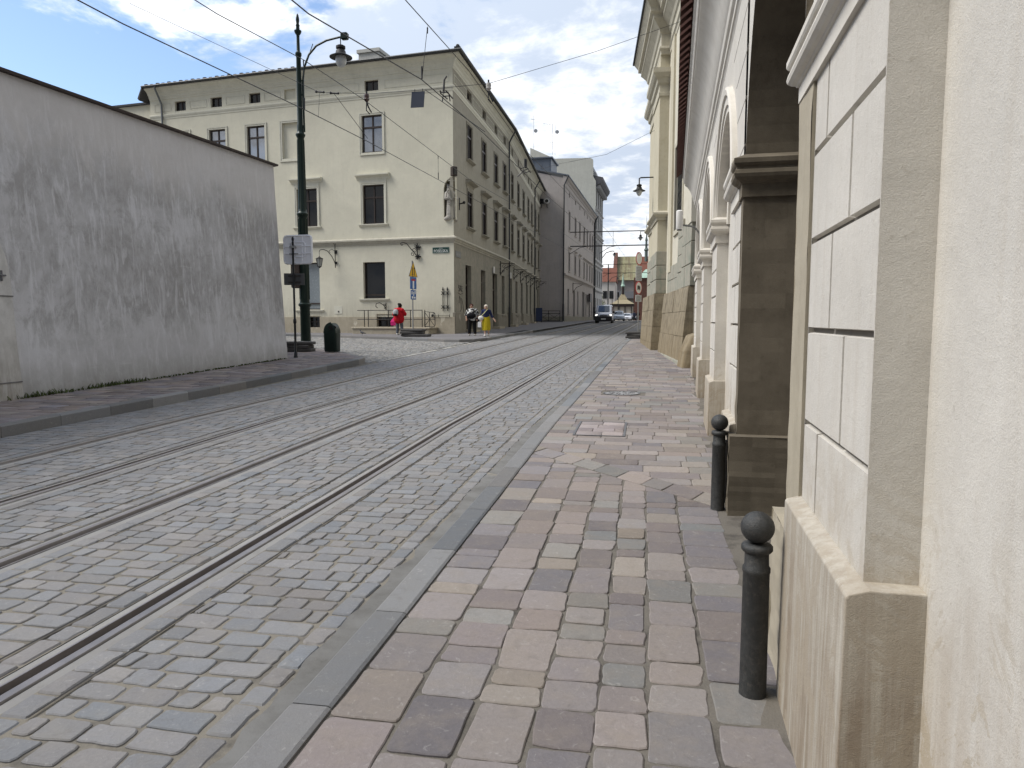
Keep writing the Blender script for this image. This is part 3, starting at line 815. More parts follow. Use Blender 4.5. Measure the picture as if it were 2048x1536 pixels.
# frame strips in front
def ragged(mb, s0, s1, d0, d1, z0, z1, amp=.012, seed=0, nz=22, ns=6, nd=8):
    """box with worn, noisy visible faces: front (d1) and both ends"""
    def jit(s_, d, z):
        p = Vector((s_ * 5 + seed, d * 5, z * 5)); k = amp * (mnoise.noise(p * 1.0) + .5 * mnoise.noise(p * 3.1))
        return k
    G = lambda s_, d, z, a, b: P(s_ + a * jit(s_, d, z), d + b * jit(s_ + 3, d, z), z)
    for i in range(nz):
        za, zb = z0 + (z1 - z0) * i / nz, z0 + (z1 - z0) * (i + 1) / nz
        for j in range(ns):
            sa, sb = s0 + (s1 - s0) * j / ns, s0 + (s1 - s0) * (j + 1) / ns
            mb.quad(*[G(x, d1, z, 0 if s0 < x < s1 else 1, 1) for x, z in ((sa, za), (sb, za), (sb, zb), (sa, zb))])
        for s_ in (s0, s1):
            for j in range(nd):
                da, db = d0 + (d1 - d0) * j / nd, d0 + (d1 - d0) * (j + 1) / nd
                mb.quad(*[G(s_, d, z, 1, 1 if d == d1 else 0) for d, z in ((da, za), (db, za), (db, zb), (da, zb))])
    for z in (z0, z1): mb.quad(P(s0, d0, z), P(s1, d0, z), P(s1, d1, z), P(s0, d1, z))
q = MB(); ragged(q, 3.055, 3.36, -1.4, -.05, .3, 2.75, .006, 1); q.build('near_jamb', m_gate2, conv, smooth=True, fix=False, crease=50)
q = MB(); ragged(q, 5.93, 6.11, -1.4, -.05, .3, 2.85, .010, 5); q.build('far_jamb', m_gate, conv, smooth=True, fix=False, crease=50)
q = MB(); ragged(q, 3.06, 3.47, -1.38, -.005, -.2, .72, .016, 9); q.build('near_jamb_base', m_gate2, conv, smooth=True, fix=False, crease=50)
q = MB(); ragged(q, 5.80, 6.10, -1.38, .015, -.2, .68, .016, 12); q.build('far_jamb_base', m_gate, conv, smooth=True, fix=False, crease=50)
pr = [(o * .85, z) for o, z in CAPP0]
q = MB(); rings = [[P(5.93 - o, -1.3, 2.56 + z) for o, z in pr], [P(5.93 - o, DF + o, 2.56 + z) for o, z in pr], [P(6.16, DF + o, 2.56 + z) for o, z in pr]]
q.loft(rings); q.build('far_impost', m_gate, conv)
q = MB(); q.fbox(FW, 3.3, 6.0, -1.52, -1.46, -.2, 4.5)
for i in range(12): q.fbox(FW, 3.37 + i * .215, 3.37 + i * .215 + .2, -1.46, -1.435, .1, 4.4)
q.build('gate_door', m_wood, conv)
# thin pipe on the second pier
q = MB(); q.tube([P(5.98, .035, .1), P(5.98, .03, .62)], .02, 8); q.build('drain_pipe', m_iron, conv)

# ---------------------------------------------------------------- bollards
def bollard_mesh(mb, x, y, z):
    pr = [(.0, -.05), (.063, -.05), (.063, 0), (.060, .01), (.056, .54), (.059, .545), (.059, .56), (.053, .57), (.052, .62), (.066, .625), (.074, .635), (.074, .652), (.066, .66), (.05, .664)]
    mb.lathe(pr, (x, y, z), 24); mb.ball((x, y, z + .722), .075, 24, 14, (1, 1, .95))
m_bol = simple('worn_black_iron', (.042, .044, .044), .5, .3, .5, .45, 22, .8, (.11, .10, .09))
for x, y, lb in ((.485, 3.05, 'black iron bollard with ball top at the near side of the stone gateway'), (.628, 5.98, 'black iron bollard with ball top at the far side of the stone gateway')):
    r = thing('bollard', lb, 'bollard', (x, y, zg(y)), group='iron bollards guarding the gateway')
    q = MB(); q.lathe([(.0, -.05), (.060, -.05), (.059, 0), (.056, .015), (.054, .54), (.057, .545), (.057, .562), (.050, .572), (.049, .632)], (x, y, zg(y)), 26); q.build('post', m_bol, r, smooth=True)
    q = MB(); q.lathe([(.046, .628), (.058, .632), (.064, .64), (.064, .655), (.058, .663), (.046, .668)], (x, y, zg(y)), 26); q.build('collar', m_bol, r, smooth=True)
    q = MB(); q.ball((x, y, zg(y) + .734), .069, 26, 16, (1, 1, .97)); q.build('ball_finial', m_bol, r, smooth=True)

# ---------------------------------------------------------------- CCTV camera on the arcaded wall
def mnt(name, lab, cat, loc, group=None): return thing(name, lab, cat, loc, 0, group)
c = P(15.6, .38, 3.62); r = mnt('cctv_camera', 'white cylindrical security camera on a curved arm, fixed to the cream arcaded wall', 'security camera', c)
m_wplast = simple('white_plastic', (.72, .71, .68), .4, var=.05)
q = MB(); q.tube([c + Vector((0, .0, .28)), c + Vector((0, 0, .26)), c + Vector((0, 0, -.1)), c + Vector((0, 0, -.12))], [.05, .075, .075, .06], 14); q.build('housing', m_wplast, r, smooth=True)
q = MB(); q.tube([c + Vector((0, 0, -.11)), c + Vector((0, 0, -.14))], [.055, .05], 14); q.build('lens_ring', m_bol, r, smooth=True)
q = MB(); a = P(15.6, DF, 3.5); q.tube([c + Vector((.05, 0, -.03)), c + Vector((.22, 0, -.05)), Vector((a.x - .12, a.y, 3.53)), Vector((a.x - .02, a.y, 3.4)), Vector((a.x, a.y, 3.1))], .02, 8); q.build('arm', simple('grey_metal', (.18, .18, .175), .5, .3), r, smooth=True)
# ================================================================ RIGHT: church flank beyond the arcaded building
m_yel = plaster('ochre_render', (.50, .465, .36), (.33, .27, .17), .35, .6, .15, 40)
m_yel2 = plaster('pale_ochre_render', (.57, .54, .45), (.36, .30, .2), .3, .5, .15, 40)
m_sand = plaster('ochre_sandstone', (.29, .25, .18), (.085, .068, .048), .95, 1.3, .5, 40, (.22, .17, .10), None, (0, 2.2))
m_ash = plaster('grey_ashlar', (.34, .315, .26), (.10, .17, .14), .6, .6, .5, 40)
m_moul = plaster('stone_moulding', (.50, .47, .38), (.25, .22, .17), .45, .5, .2, 40)
m_lead = simple('dark_metal_flashing', (.035, .037, .04), .5, .3)
m_glass = glass('dark_window_glass', (.012, .013, .015))
FC = Fr((1.05, 20.35), (-.075, 1), (-1, 0)); Q = FC.P
ch = thing('church', 'ochre rendered church flank with stone base, tall pilasters and deep cornice, right of the street', 'church', (1.05, 20.35, 0))
q = MB()
HT = 13.4
wall_open(q, FC, .15, 16, 0, HT, [(1.0, 3.72, 7.9, 11.6), (2.95, 5.0, 4.6, 7.4)], .5, -.33); q.fbox(FC, .15, 16, -14, -1.2, 0, HT); q.fbox(FC, 16, 30, -14, -1.6, 0, HT); q.quad(Q(.15, -.33, 0), Q(.15, -1.3, 0), Q(.15, -1.3, HT), Q(.15, -.33, HT)); q.quad(Q(16, -.33, 0), Q(16, -1.3, 0), Q(16, -1.3, HT), Q(16, -.33, HT)); q.quad(Q(.15, -.33, HT), Q(16, -.33, HT), Q(16, -1.3, HT), Q(.15, -1.3, HT))             # main wall mass
q.build('wall', m_yel2, ch)
q = MB()   # first pilaster next to the arcade, grey ashlar foot, plain above
q.fbox(FC, .05, 1.0, -.6, -.2, 4.3, 7.6); q.build('corner_pilaster', m_yel2, ch)
q = MB(); q.fbox(FC, 5.6, 6.4, -.6, -.26, 3.3, 11.4); q.build('lesene', m_yel, ch)
# tall upper window in a deep recess, grille window below
q = MB(); q.quad(Q(1.0, -.82, 7.9), Q(3.72, -.82, 7.9), Q(3.72, -.82, 11.6), Q(1.0, -.82, 11.6)); o = q.build('upper_window', m_glass, ch, fix=False)
q = MB(); q.loft([[Q(s_, d, z) for d, z in ((-.82, 8.35), (-.30, 7.9), (-.30, 7.82), (-.82, 7.82))] for s_ in (1.0, 3.72)]); q.build('sloping_sill', m_yel, o)
w = MB(); w.quad(Q(2.95, -.62, 4.6), Q(5.0, -.62, 4.6), Q(5.0, -.62, 7.4), Q(2.95, -.62, 7.4)); o = w.build('grille_window', m_glass, ch, fix=False)
w = MB()
for a, b in ((2.80, 2.95), (5.0, 5.15)): w.fbox(FC, a, b, -.36, -.29, 4.45, 7.55)
w.fbox(FC, 2.95, 5.0, -.36, -.29, 7.4, 7.55); w.fbox(FC, 2.95, 5.0, -.5, -.27, 4.45, 4.6); w.build('frame', m_moul, o)
w = MB()
for i in range(7): w.fbox(FC, 3.05 + i * .3, 3.085 + i * .3, -.41, -.385, 4.6, 7.4)
for i in range(8): w.fbox(FC, 2.95, 5.0, -.42, -.40, 4.85 + i * .33, 4.885 + i * .33)
w.build('grille', m_lead, o)
# battered stone base with courses
def course_base(mb, s0, s1, dtop, dbot, z0, z1, rows, d_in=-.6, seed=0, gap=.012):
    for i in range(rows):
        za, zb = z0 + (z1 - z0) * i / rows, z0 + (z1 - z0) * (i + 1) / rows
        da, db = dbot + (dtop - dbot) * i / rows, dbot + (dtop - dbot) * (i + 1) / rows
        s_ = s0
        while s_ < s1 - .05:
            L = min(1.1 + .5 * mnoise.noise((i * 3.3 + seed, s_, 0)), s1 - s_)
            if s1 - s_ - L < .4: L = s1 - s_
            e0 = mnoise.noise((s_ * 2, i * 7.7, seed)) * .02
            mb.hexa([Q(s_ + gap * .5, d_in, za), Q(s_ + L - gap * .5, d_in, za), Q(s_ + L - gap * .5, da + e0, za + gap * .5), Q(s_ + gap * .5, da + e0, za + gap * .5), Q(s_ + gap * .5, d_in, zb), Q(s_ + L - gap * .5, d_in, zb), Q(s_ + L - gap * .5, db + e0, zb - gap * .5), Q(s_ + gap * .5, db + e0, zb - gap * .5)])
            s_ += L
q = MB(); course_base(q, .15, 6.6, -.18, .02, .42, 2.55, 3, -.6, 2, .004); q.build('stone_base', m_sand, ch, bevel=.012)
q = MB(); course_base(q, -.02, 6.6, .03, .07, -.1, .46, 1, -.6, 4, .02); q.build('footing', m_ash, ch, bevel=.04)
q = MB(); course_base(q, .1, 2.0, -.22, -.20, 2.55, 4.4, 3, -.6, 6, .016); course_base(q, 2.25, 3.4, -.26, -.24, 2.55, 4.7, 4, -.6, 8, .02); course_base(q, 3.4, 6.6, -.29, -.27, 2.5, 3.5, 2, -.6, 11, .012)
q.build('ashlar_courses', m_ash, ch, bevel=.015)
# leaning guard stone at the joint between the two buildings
gs = thing('guard_stone', 'rough leaning guard stone wedged at the church corner foot beside the arcade', 'stone', Q(-.2, .05, zg(20)))
q = MB(); zz = zg(20.2)
q.loft([[Q(-.55 + .0, -.5, zz - .1), Q(.12, -.5, zz - .1), Q(.12, .12, zz - .1), Q(-.5, .05, zz - .1)], [Q(-.5, -.5, zz + .5), Q(.12, -.5, zz + .5), Q(.11, .05, zz + .45), Q(-.42, -.05, zz + .45)], [Q(-.35, -.5, zz + .95), Q(.12, -.5, zz + 1.0), Q(.10, -.12, zz + .9), Q(-.3, -.2, zz + .85)]])
q.build('rock', m_sand, gs, bevel=.05)
# big pier B
PS0, PS1 = 7.35, 13.0
q = MB(); course_base(q, PS0, PS1, .12, .24, .1, 2.6, 4, -.6, 21, .006); q.build('pier_base', m_sand, ch, bevel=.01)
q = MB(); course_base(q, PS0 + .1, PS0 + 2.7, .06, .06, 2.6, 4.2, 3, -.6, 25, .02); course_base(q, PS0 + 3.1, PS1, -.05, -.05, 2.6, 4.2, 3, -.6, 27, .02); q.build('pier_courses', m_ash, ch, bevel=.02)
q = MB(); q.fbox(FC, PS0 + .15, PS0 + 2.7, -.6, .02, 4.2, 11.5); q.fbox(FC, PS0 + 2.7, PS1 - .05, -.6, -.10, 4.2, 11.5); q.build('pier_shaft', m_yel, ch)
def band(mb, s0, s1, d, z, prof, ret=True):
    r = []
    if ret: r.append([Q(s0 - o, -.4, z + h) for o, h in prof])
    r.append([Q(s0 - o, d + o, z + h) for o, h in prof]); r.append([Q(s1 + o, d + o, z + h) for o, h in prof])
    if ret: r.append([Q(s1 + o, -.4, z + h) for o, h in prof])
    mb.loft(r)
BP = [(-.02, 0), (.05, 0), (.06, .1), (.14, .16), (.2, .2), (.2, .27), (.1, .34), (-.02, .36)]
q = MB(); band(q, PS0 + .15, PS0 + 2.7, .02, 5.35, BP); band(q, PS0 + 2.9, PS1 - .05, -.1, 5.35, BP); q.build('pier_band', m_moul, ch)
CP = [(-.02, 0), (.04, 0), (.05, .12), (.02, .14), (.02, .4), (.1, .46), (.12, .6), (.2, .66), (.28, .78), (.28, .95), (.12, 1.0), (-.02, 1.02)]
q = MB(); band(q, PS0 + .15, PS0 + 2.7, .02, 9.9, CP); band(q, PS0 + 2.9, PS1 - .05, -.1, 9.9, CP); q.build('pier_capital', m_moul, ch)
# entablature: architrave, frieze and deep cornice breaking forward over the pier
q = MB()
EP = [(-.3, 10.5), (.03, 10.5), (.05, 10.62), (.12, 10.68), (.1, 10.75), (.03, 10.78), (.03, 11.2), (.1, 11.25), (.16, 11.4), (.4, 11.62), (.46, 11.66), (.46, 11.8), (.62, 11.86), (.62, 11.98), (.8, 12.2), (.84, 12.25), (-.3, 12.5)]
EP = [(o * .75, z + .85) for o, z in EP]
rr = [[Q(0, -.33 + o, z) for o, z in EP], [Q(PS0 - .0 - o, -.33 + o, z) for o, z in EP], [Q(PS0 - o, .0 + o, z) for o, z in EP], [Q(PS1 + o, .0 + o, z) for o, z in EP], [Q(PS1 + o, -1, z) for o, z in EP]]
q.loft(rr); q.build('cornice', m_moul, ch)
q = MB(); FP = [(.60, 13.11), (.70, 13.12), (.70, 13.22), (-.3, 14.4), (-.3, 13.4)]
q.loft([[Q(0, -.33 + o, z) for o, z in FP], [Q(PS0 - o, -.33 + o, z) for o, z in FP], [Q(PS0 - o, .0 + o, z) for o, z in FP], [Q(PS1 + o, .0 + o, z) for o, z in FP], [Q(PS1 + o, -3, z) for o, z in FP]])
q.quad(Q(0, -.8, 14.4), Q(13.2, -.8, 14.4), Q(13.2, -8, 18), Q(0, -8, 18)); q.build('roof_edge', m_lead, ch)

# plain unseen houses added beyond the church pier to shade the facade opposite
rh = thing('right_row_shade_block', 'plain pale townhouse added for shade, unseen behind the church pier on the right side of the street', 'building', (2.2, 52, 1))
m_rrow = plaster('pale_row_render', (.5, .48, .42), (.3, .28, .24), .3, .4, .1, 15)
FX = Fr((2.0, 50), (.03, 1), (-1, 0)); q = MB(); q.fbox(FX, 0, 70, -12, 0, .3, 15); q.build('wall', m_rrow, rh)
q = MB(); q.hexa([FX.P(0, .5, 15), FX.P(70, .5, 15), FX.P(70, -12, 15), FX.P(0, -12, 15), FX.P(0, .5, 15.15), FX.P(70, .5, 15.15), FX.P(70, -6, 18), FX.P(0, -6, 18)]); q.build('roof', m_lead, rh)
for i in range(12):
    for z in (3, 7, 11): q = MB(); q.fbox(FX, 2 + i * 5.6, 3.3 + i * 5.6, -.05, .01, z, z + 2.2); q.build('window', m_glass, rh)

# unseen houses added behind the viewpoint to block southern sky and darken the piers
rl_ = thing('rear_left_sky_block', 'unseen tall cream townhouse added to block sky behind the viewpoint on the grey wall side', 'building', (-14, -6, 0)); q = MB()
FRL = Fr((-13.5, -5), (0, -1), (1, 0)); q.fbox(FRL, 0, 40, -12, 0, -.2, 15); q.build('wall', m_rrow, rl_); q = MB(); q.fbox(FRL, -.3, 40, -12, .5, 15, 15.4); q.build('eave', m_lead, rl_)
for i in range(8):
    for z in (2.5, 6.5, 10.5): q = MB(); q.fbox(FRL, 2 + i * 4.6, 3.3 + i * 4.6, -.05, .01, z, z + 2.2); q.build('window', m_glass, rl_)
re_ = thing('rear_end_sky_block', 'unseen broad townhouse added to block sky behind the viewpoint', 'building', (-4, -44, 0)); q = MB(); q.fbox(WORLD, -30, 20, -58, -44, -.2, 14); q.build('wall', m_rrow, re_); q = MB(); q.fbox(WORLD, -30, 20, -58, -43.5, 14, 14.4); q.build('eave', m_lead, re_)
# ================================================================ LEFT: grey boundary wall
def grey_wall_mat():
    t = NT('weathered_grey_render')
    big = t.noise((.5, .35, .45), 7, .68, .7); mid = t.noise((5, 5, 3), 8, .72, .4); st = t.noise((16, 16, .9), 6, .65); fine = t.noise(55, 4, .6); scr = t.noise((.8, .8, 14), 4, .6)
    z = t.sepz()
    b2 = t.noise((1.7, 1.5, 1.25), 9, .76, .5)
    c = t.mix(t.ramp(big, [(.36, 0), (.62, 1)]), (0.320, 0.312, 0.305), (0.511, 0.508, 0.518))
    c = t.mix(t.math('MULTIPLY', t.ramp(b2, [(.46, 0), (.57, 1)]), .8), c, (0.305, 0.298, 0.291))
    c = t.mix(t.math('MULTIPLY', t.ramp(mid, [(.45, 0), (.72, 1)]), .45), c, (0.582, 0.582, 0.611))
    st2 = t.noise((7, 7, 1.3), 8, .72, .6)
    c = t.mix(t.math('MULTIPLY', t.ramp(st2, [(.51, 0), (.62, 1)]), .6), c, (0.653, 0.653, 0.674))
    g = t.n('ShaderNodeMapRange'); g.interpolation_type = 'SMOOTHSTEP'; t.l(t.math('ADD', z, t.math('MULTIPLY', b2, 2.6)), g.inputs[0]); g.inputs[1].default_value = 5.6; g.inputs[2].default_value = 6.7
    c = t.mix(t.math('MULTIPLY', g.outputs[0], .7), c, (0.596, 0.575, 0.561))
    g = t.n('ShaderNodeMapRange'); g.interpolation_type = 'SMOOTHSTEP'; t.l(t.math('ADD', z, t.math('MULTIPLY', b2, 2.4)), g.inputs[0]); g.inputs[1].default_value = 2.4; g.inputs[2].default_value = 3.3; g.inputs[3].default_value = 1; g.inputs[4].default_value = 0
    c = t.mix(t.math('MULTIPLY', g.outputs[0], .45), c, (0.625, 0.625, 0.639))            # paler salts near the ground
    g = t.n('ShaderNodeMapRange'); t.l(t.math('ADD', z, t.math('MULTIPLY', mid, -1.1)), g.inputs[0]); g.inputs[1].default_value = -.5; g.inputs[2].default_value = .32; g.inputs[3].default_value = 1; g.inputs[4].default_value = 0
    c = t.mix(t.math('MULTIPLY', g.outputs[0], .75), c, (0.170, 0.163, 0.128))
    c = t.mix(t.math('MULTIPLY', t.ramp(scr, [(.68, 0), (.74, 1)]), .2), c, (0.710, 0.710, 0.710))
    c = t.mix(t.math('MULTIPLY', fine, .3), c, (0.284, 0.284, 0.284))
    return t.fin(c, .95, t.bump(mid, .4, .02, t.bump(fine, .35, .006)), 0, .12)
m_gwall = grey_wall_mat()
m_gstone = plaster('grey_door_stone', (.56, .55, .53), (.24, .23, .21), .5, .6, .5, 60, (.2, .18, .14), None, (0, 1.5))
m_cop = simple('dark_coping_metal', (.04, .028, .025), .6, .2)
gwl = thing('boundary_wall', 'tall weathered grey rendered wall with dark coping along the left pavement', 'wall', (-10.8, 10, zg(10)))
WX = lambda y: -10.72 - .0095 * (y - 12)
WT = lambda y: 5.45 + .040 * y          # top line
q = MB(); NY, NZ = 44, 14
def wp(y, t):
    z0, z1 = zg(y) + .02, WT(y); z = z0 + (z1 - z0) * t
    x = WX(y) - .26 * t + .05 * (1 - t) ** 4 + .018 * mnoise.noise((y * .8, t * 5, 1)) + .01 * mnoise.noise((y * 2.5, t * 14, 3))
    return Vector((x, y, z))
Y0, Y1 = -6, 20.25
gv = [[wp(Y0 + (Y1 - Y0) * i / NY, j / NZ) for j in range(NZ + 1)] for i in range(NY + 1)]
for i in range(NY):
    for j in range(NZ): q.quad(gv[i][j], gv[i + 1][j], gv[i + 1][j + 1], gv[i][j + 1])
def endp(x_off, t):
    p = wp(Y1, t); return p + Vector((-x_off, -.0 + .06 * (1 - t) ** 3 - .25 * t * 0, 0))
for j in range(NZ):
    ta, tb = j / NZ, (j + 1) / NZ
    q.quad(gv[NY][j], gv[NY][j] + Vector((-.0, 0, 0)), gv[NY][j + 1], gv[NY][j + 1]) if False else None
    q.quad(gv[NY][j], Vector((-22, Y1 + 5.5, gv[NY][j].z)), Vector((-22, Y1 + 5.5, gv[NY][j + 1].z)), gv[NY][j + 1])
q.build('wall_face', m_gwall, gwl, smooth=True, fix=False, crease=40)
q = MB(); rr = []
for y in (Y0, 0, 8, 14, Y1 + .12):
    x = WX(y) - .26; z = WT(y); rr.append([Vector((x + .10, y, z - .02)), Vector((x + .11, y, z + .025)), Vector((x - .3, y, z + .16)), Vector((x - .3, y, z - .04))])
q.loft(rr)
a = rr[-1]; 
q.loft([[p for p in a], [p + Vector((-11, 5.4, 0)) for p in a]])
q.build('coping', m_cop, gwl)
# blocked arched doorway at the left edge
q = MB(); yd = 10.60; bx = lambda y, z: wp(y, min(1, max(0, (z - zg(y)) / (WT(y) - zg(y))))).x
def dpt(y, z, o): return Vector((bx(y, z) + o, y, z))
rr = []
ARC = [(.1, 0), (.55, 0), (1.3, 0), (2.0, 0)] + [(2.35 + 1.25 * math.sin(R(k * 9)), -1.15 * (1 - math.cos(R(k * 9)))) for k in range(11)]
for (z, w_) in ARC:
    rr.append([dpt(yd + w_, z, -.05), dpt(yd + w_, z, .03), dpt(yd + w_ - .12, z, .036), dpt(yd - 2.6, z, .036), dpt(yd - 2.6, z, -.05)])
q.loft(rr); q.build('blocked_doorway', m_gstone, gwl, bevel=.01)
q = MB()
for z in (.52, 2.0): q.hexa([dpt(yd - 1.6, z, .03), dpt(yd + .0, z, .03), dpt(yd, z, .046), dpt(yd - 1.6, z, .046), dpt(yd - 1.6, z + .02, .03), dpt(yd, z + .02, .03), dpt(yd, z + .02, .046), dpt(yd - 1.6, z + .02, .046)])
p = dpt(10.40, 2.34, .06); q.tube([p + Vector((0, 0, -.08)), p + Vector((0, 0, .1))], .018, 6); q.tube([p + Vector((0, -.06, .02)), p + Vector((0, .08, .02))], .018, 6)
q.build('hinge_pin', m_iron, gwl)
# weeds at the wall foot
m_weed = simple('weed_green', (.07, .09, .03), .9, var=.35, sc=20)
for y, n, lb in ((10.95, 46, 'largest weed tuft, at the doorway foot of the grey wall'), (12.45, 26, 'low weed tuft at the grey wall foot, between the doorway tuft and the far tuft'), (13.25, 30, 'weed tuft at the grey wall foot, farthest from the doorway')):
    t_ = thing('weed_tuft', lb, 'weed', (WX(y) + .1, y, zg(y) + KL), group='weeds at the grey wall foot'); q = MB()
    for k in range(n * 3):
        a = rnd(0, 6.28); L = rnd(.04, .13); px, py = WX(y) + .08 + rnd(-.05, .10), y + random.gauss(0, .16 + n * .003); zz = zg(py) + KL - .01
        tip = (px + math.cos(a) * L * .7, py + math.sin(a) * L * .7, zz + L); wv = (math.sin(a) * .012, -math.cos(a) * .012)
        q.add([(px - wv[0], py - wv[1], zz), (px + wv[0], py + wv[1], zz), ((px + tip[0]) / 2 + wv[0], (py + tip[1]) / 2 + wv[1], zz + L * .65), tip], [(0, 1, 2, 3)])
    q.build('blades', m_weed, t_, fix=False)
q = MB()
rows_ = 0
y = 11.2
while y < 20:
    for k in range(int(3 + 3 * max(0, mnoise.noise((y * 1.3, 0, 0)) * 2))):
        a = rnd(0, 6.28); L = rnd(.015, .045); px, py = WX(y) + .07 + rnd(-.01, .05), y + rnd(0, .1); zz = zg(py) + KL
        q.add([(px - .012, py, zz), (px + .012, py, zz), (px + .01, py, zz + L), (px + math.cos(a) * L, py + math.sin(a) * L, zz + L)], [(0, 1, 2, 3)])
    y += .07
tag(q.build('moss_strip', m_weed, fix=False), 'thin strip of moss and sprouts along the foot of the grey wall', 'moss', kind='stuff')

# ================================================================ CORNER BUILDING
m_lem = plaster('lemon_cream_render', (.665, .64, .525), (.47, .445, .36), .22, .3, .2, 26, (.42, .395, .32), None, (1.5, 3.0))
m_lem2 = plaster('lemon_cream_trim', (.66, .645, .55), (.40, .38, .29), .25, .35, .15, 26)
m_drab = plaster('shaded_grimy_street_render', (.345, .325, .27), (.19, .178, .145), .4, .55, .2, 26)  # street side's shade painted into a darker base colour, with grime over it
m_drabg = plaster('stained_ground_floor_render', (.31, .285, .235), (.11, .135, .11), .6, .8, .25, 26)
m_soc = plaster('socle_stone', (.42, .375, .29), (.24, .21, .155), .55, .6, .4, 26, None, (.58, .54, .44))
m_roof = simple('grey_slate_roof', (.05, .05, .053), .75, .0, .3, .25, 3, .2)
m_fr = simple('dark_brown_frame', (.035, .024, .02), .45, var=.1)
m_gut = simple('zinc_pipe', (.16, .17, .175), .45, .55)
m_dpipe = simple('dark_downpipe', (.05, .052, .055), .5, .3)
m_blind = simple('grey_blind', (.22, .25, .27), .25, 0, .6, .05)
B0 = Vector((-10.78, 40.0116, 0))
FL = Fr((-10.68, 40), (-.9934, .115), (0, -1)); F1 = Fr(B0, (.006, 1), (1, 0)); B2 = F1.P(16.06, 0, 0)
F2 = Fr(B2, (-.048, 1), (1, 0)); B3 = F2.P(26.6, 0, 0)
LL = 21.15; L1 = 16.06; L2 = 26.6
cb = thing('corner_building', 'lemon cream three-storey corner house with dark brown windows and a corner statue niche', 'building', B0)

def window(bld, F, a, b, c, d, mtrim, dep=.2, sur=True, sill=True, hood=False, glass=None, blind=False, tr=.68, mull=True, fw=.07, door=False, surw=.15, so=.12):
    q = MB(); e = dep
    q.fbox(F, a, a + fw, -e - .02, -e + .05, c, d); q.fbox(F, b - fw, b, -e - .02, -e + .05, c, d); q.fbox(F, a + fw, b - fw, -e - .02, -e + .05, c, c + fw); q.fbox(F, a + fw, b - fw, -e - .02, -e + .05, d - fw, d)
    if mull: q.fbox(F, (a + b) / 2 - fw * .55, (a + b) / 2 + fw * .55, -e - .015, -e + .045, c + fw, d - fw)
    if tr: zt = c + (d - c) * tr; q.fbox(F, a + fw, b - fw, -e - .015, -e + .06, zt - fw * .7, zt + fw * .7)
    if door: q.fbox(F, a + fw, b - fw, -e - .015, -e + .03, c + fw, c + (d - c) * .28)
    w = q.build('door' if door else 'window', m_fr, bld)
    q = MB(); q.quad(F.P(a, -e - .005, c), F.P(b, -e - .005, c), F.P(b, -e - .005, d), F.P(a, -e - .005, d)); q.build('pane', m_blind if blind else (glass or m_glass), w, fix=False)
    if sur:
        q = MB(); k = surw
        for (i0, i1, dd) in ((0, k, .03), (k * .62, k, .055)):
            q.fbox(F, a - i1, a - i0, -.05, dd, c - (i1 if not sill else 0), d + i1); q.fbox(F, b + i0, b + i1, -.05, dd, c - (i1 if not sill else 0), d + i1); q.fbox(F, a - i0, b + i0, -.05, dd, d + i0, d + i1)
            if not sill: q.fbox(F, a - i0, b + i0, -.05, dd, c - i1, c - i0)
        q.build('surround', mtrim, w)
    if sill:
        q = MB(); q.loft([[F.P(s_, o, z) for o, z in ((-.2, c), (so, c - .01), (so, c - .06), (so * .7, c - .08), (.05, c - .14), (-.02, c - .16), (-.2, c - .16))] for s_ in (a - .25, b + .25)]); q.build('sill', mtrim, w)
    if hood:
        q = MB(); t = d + .33; pr = ((-.05, t), (.04, t), (.06, t + .08), (so + .04, t + .14), (so + .14, t + .2), (so + .14, t + .27), (.06, t + .31), (-.05, t + .32))
        q.loft([[F.P(s_, o, z) for o, z in pr] for s_ in (a - .38, b + .38)]); q.fbox(F, a - .16, b + .16, -.02, .025, d + .16, t); q.build('hood', mtrim, w)
    return w
G0, STR, ATT, EAV = .2, 6.27, 14.72, 16.4
# ---- side facade (lemon, facing the crossing)
W2 = [(4.53, 5.87), (12.54, 13.84), (15.41, 16.66), (18.2, 19.5)]; W1 = [(4.48, 5.88), (8.97, 10.39)]
AT = [(18.35, 19.2), (15.6, 16.45), (12.78, 13.6), (4.74, 5.63)]
opsL = [(a, b, 11.42, 13.55) for a, b in W2] + [(a, b, 7.28, 9.55) for a, b in W1] + [(a, b, 14.92, 15.52) for a, b in AT] + [(4.49, 5.94, 2.88, 5.04), (8.93, 10.39, 2.24, 5.1), (8.95, 9.8, 1.15, 1.84), (3.95, 5.07, 1.2, 1.96), (10.1, 11.3, 11.42, 13.55), (10.3, 11.08, 14.92, 15.52)]
NB = (-.02, .70, 7.34, 9.70)      # niche bite at the corner
def wall_sets():
    q = MB(); o2 = opsL + [NB]
    wall_open(q, FL, .1, LL, STR, EAV - .1, [o for o in o2 if o[2] > STR], .2)
    wall_open(q, FL, .1, LL, 1.78, STR, [o for o in opsL if 2 < o[2] < STR], .25)
    q.quad(FL.P(LL, 0, 0), FL.P(LL, -9, 0), FL.P(LL, -9, EAV), FL.P(LL, 0, EAV))
    q.build('side_facade', m_lem, cb, fix=False)
    q = MB(); wall_open(q, FL, .05, LL, G0, 1.78, [o for o in opsL if o[3] < 2], .3, .06); q.quad(FL.P(0, .06, 1.78), FL.P(LL, .06, 1.78), FL.P(LL, 0, 1.78), FL.P(0, 0, 1.78))
    for s_ in (1.6, 3.2, 6.1, 7.4, 8.3, 11): q.fbox(FL, s_ - .008, s_ + .008, .055, .0605, G0, 1.78)
    q.build('socle', m_soc, cb, fix=False)
wall_sets()
m_skyg = simple('sky_reflecting_glass', (.42, .44, .48), .07, .85, .5, .25, 1.5)
for a, b in W2: window(cb, FL, a, b, 11.42, 13.55, m_lem2, .16, True, False, glass=m_skyg)
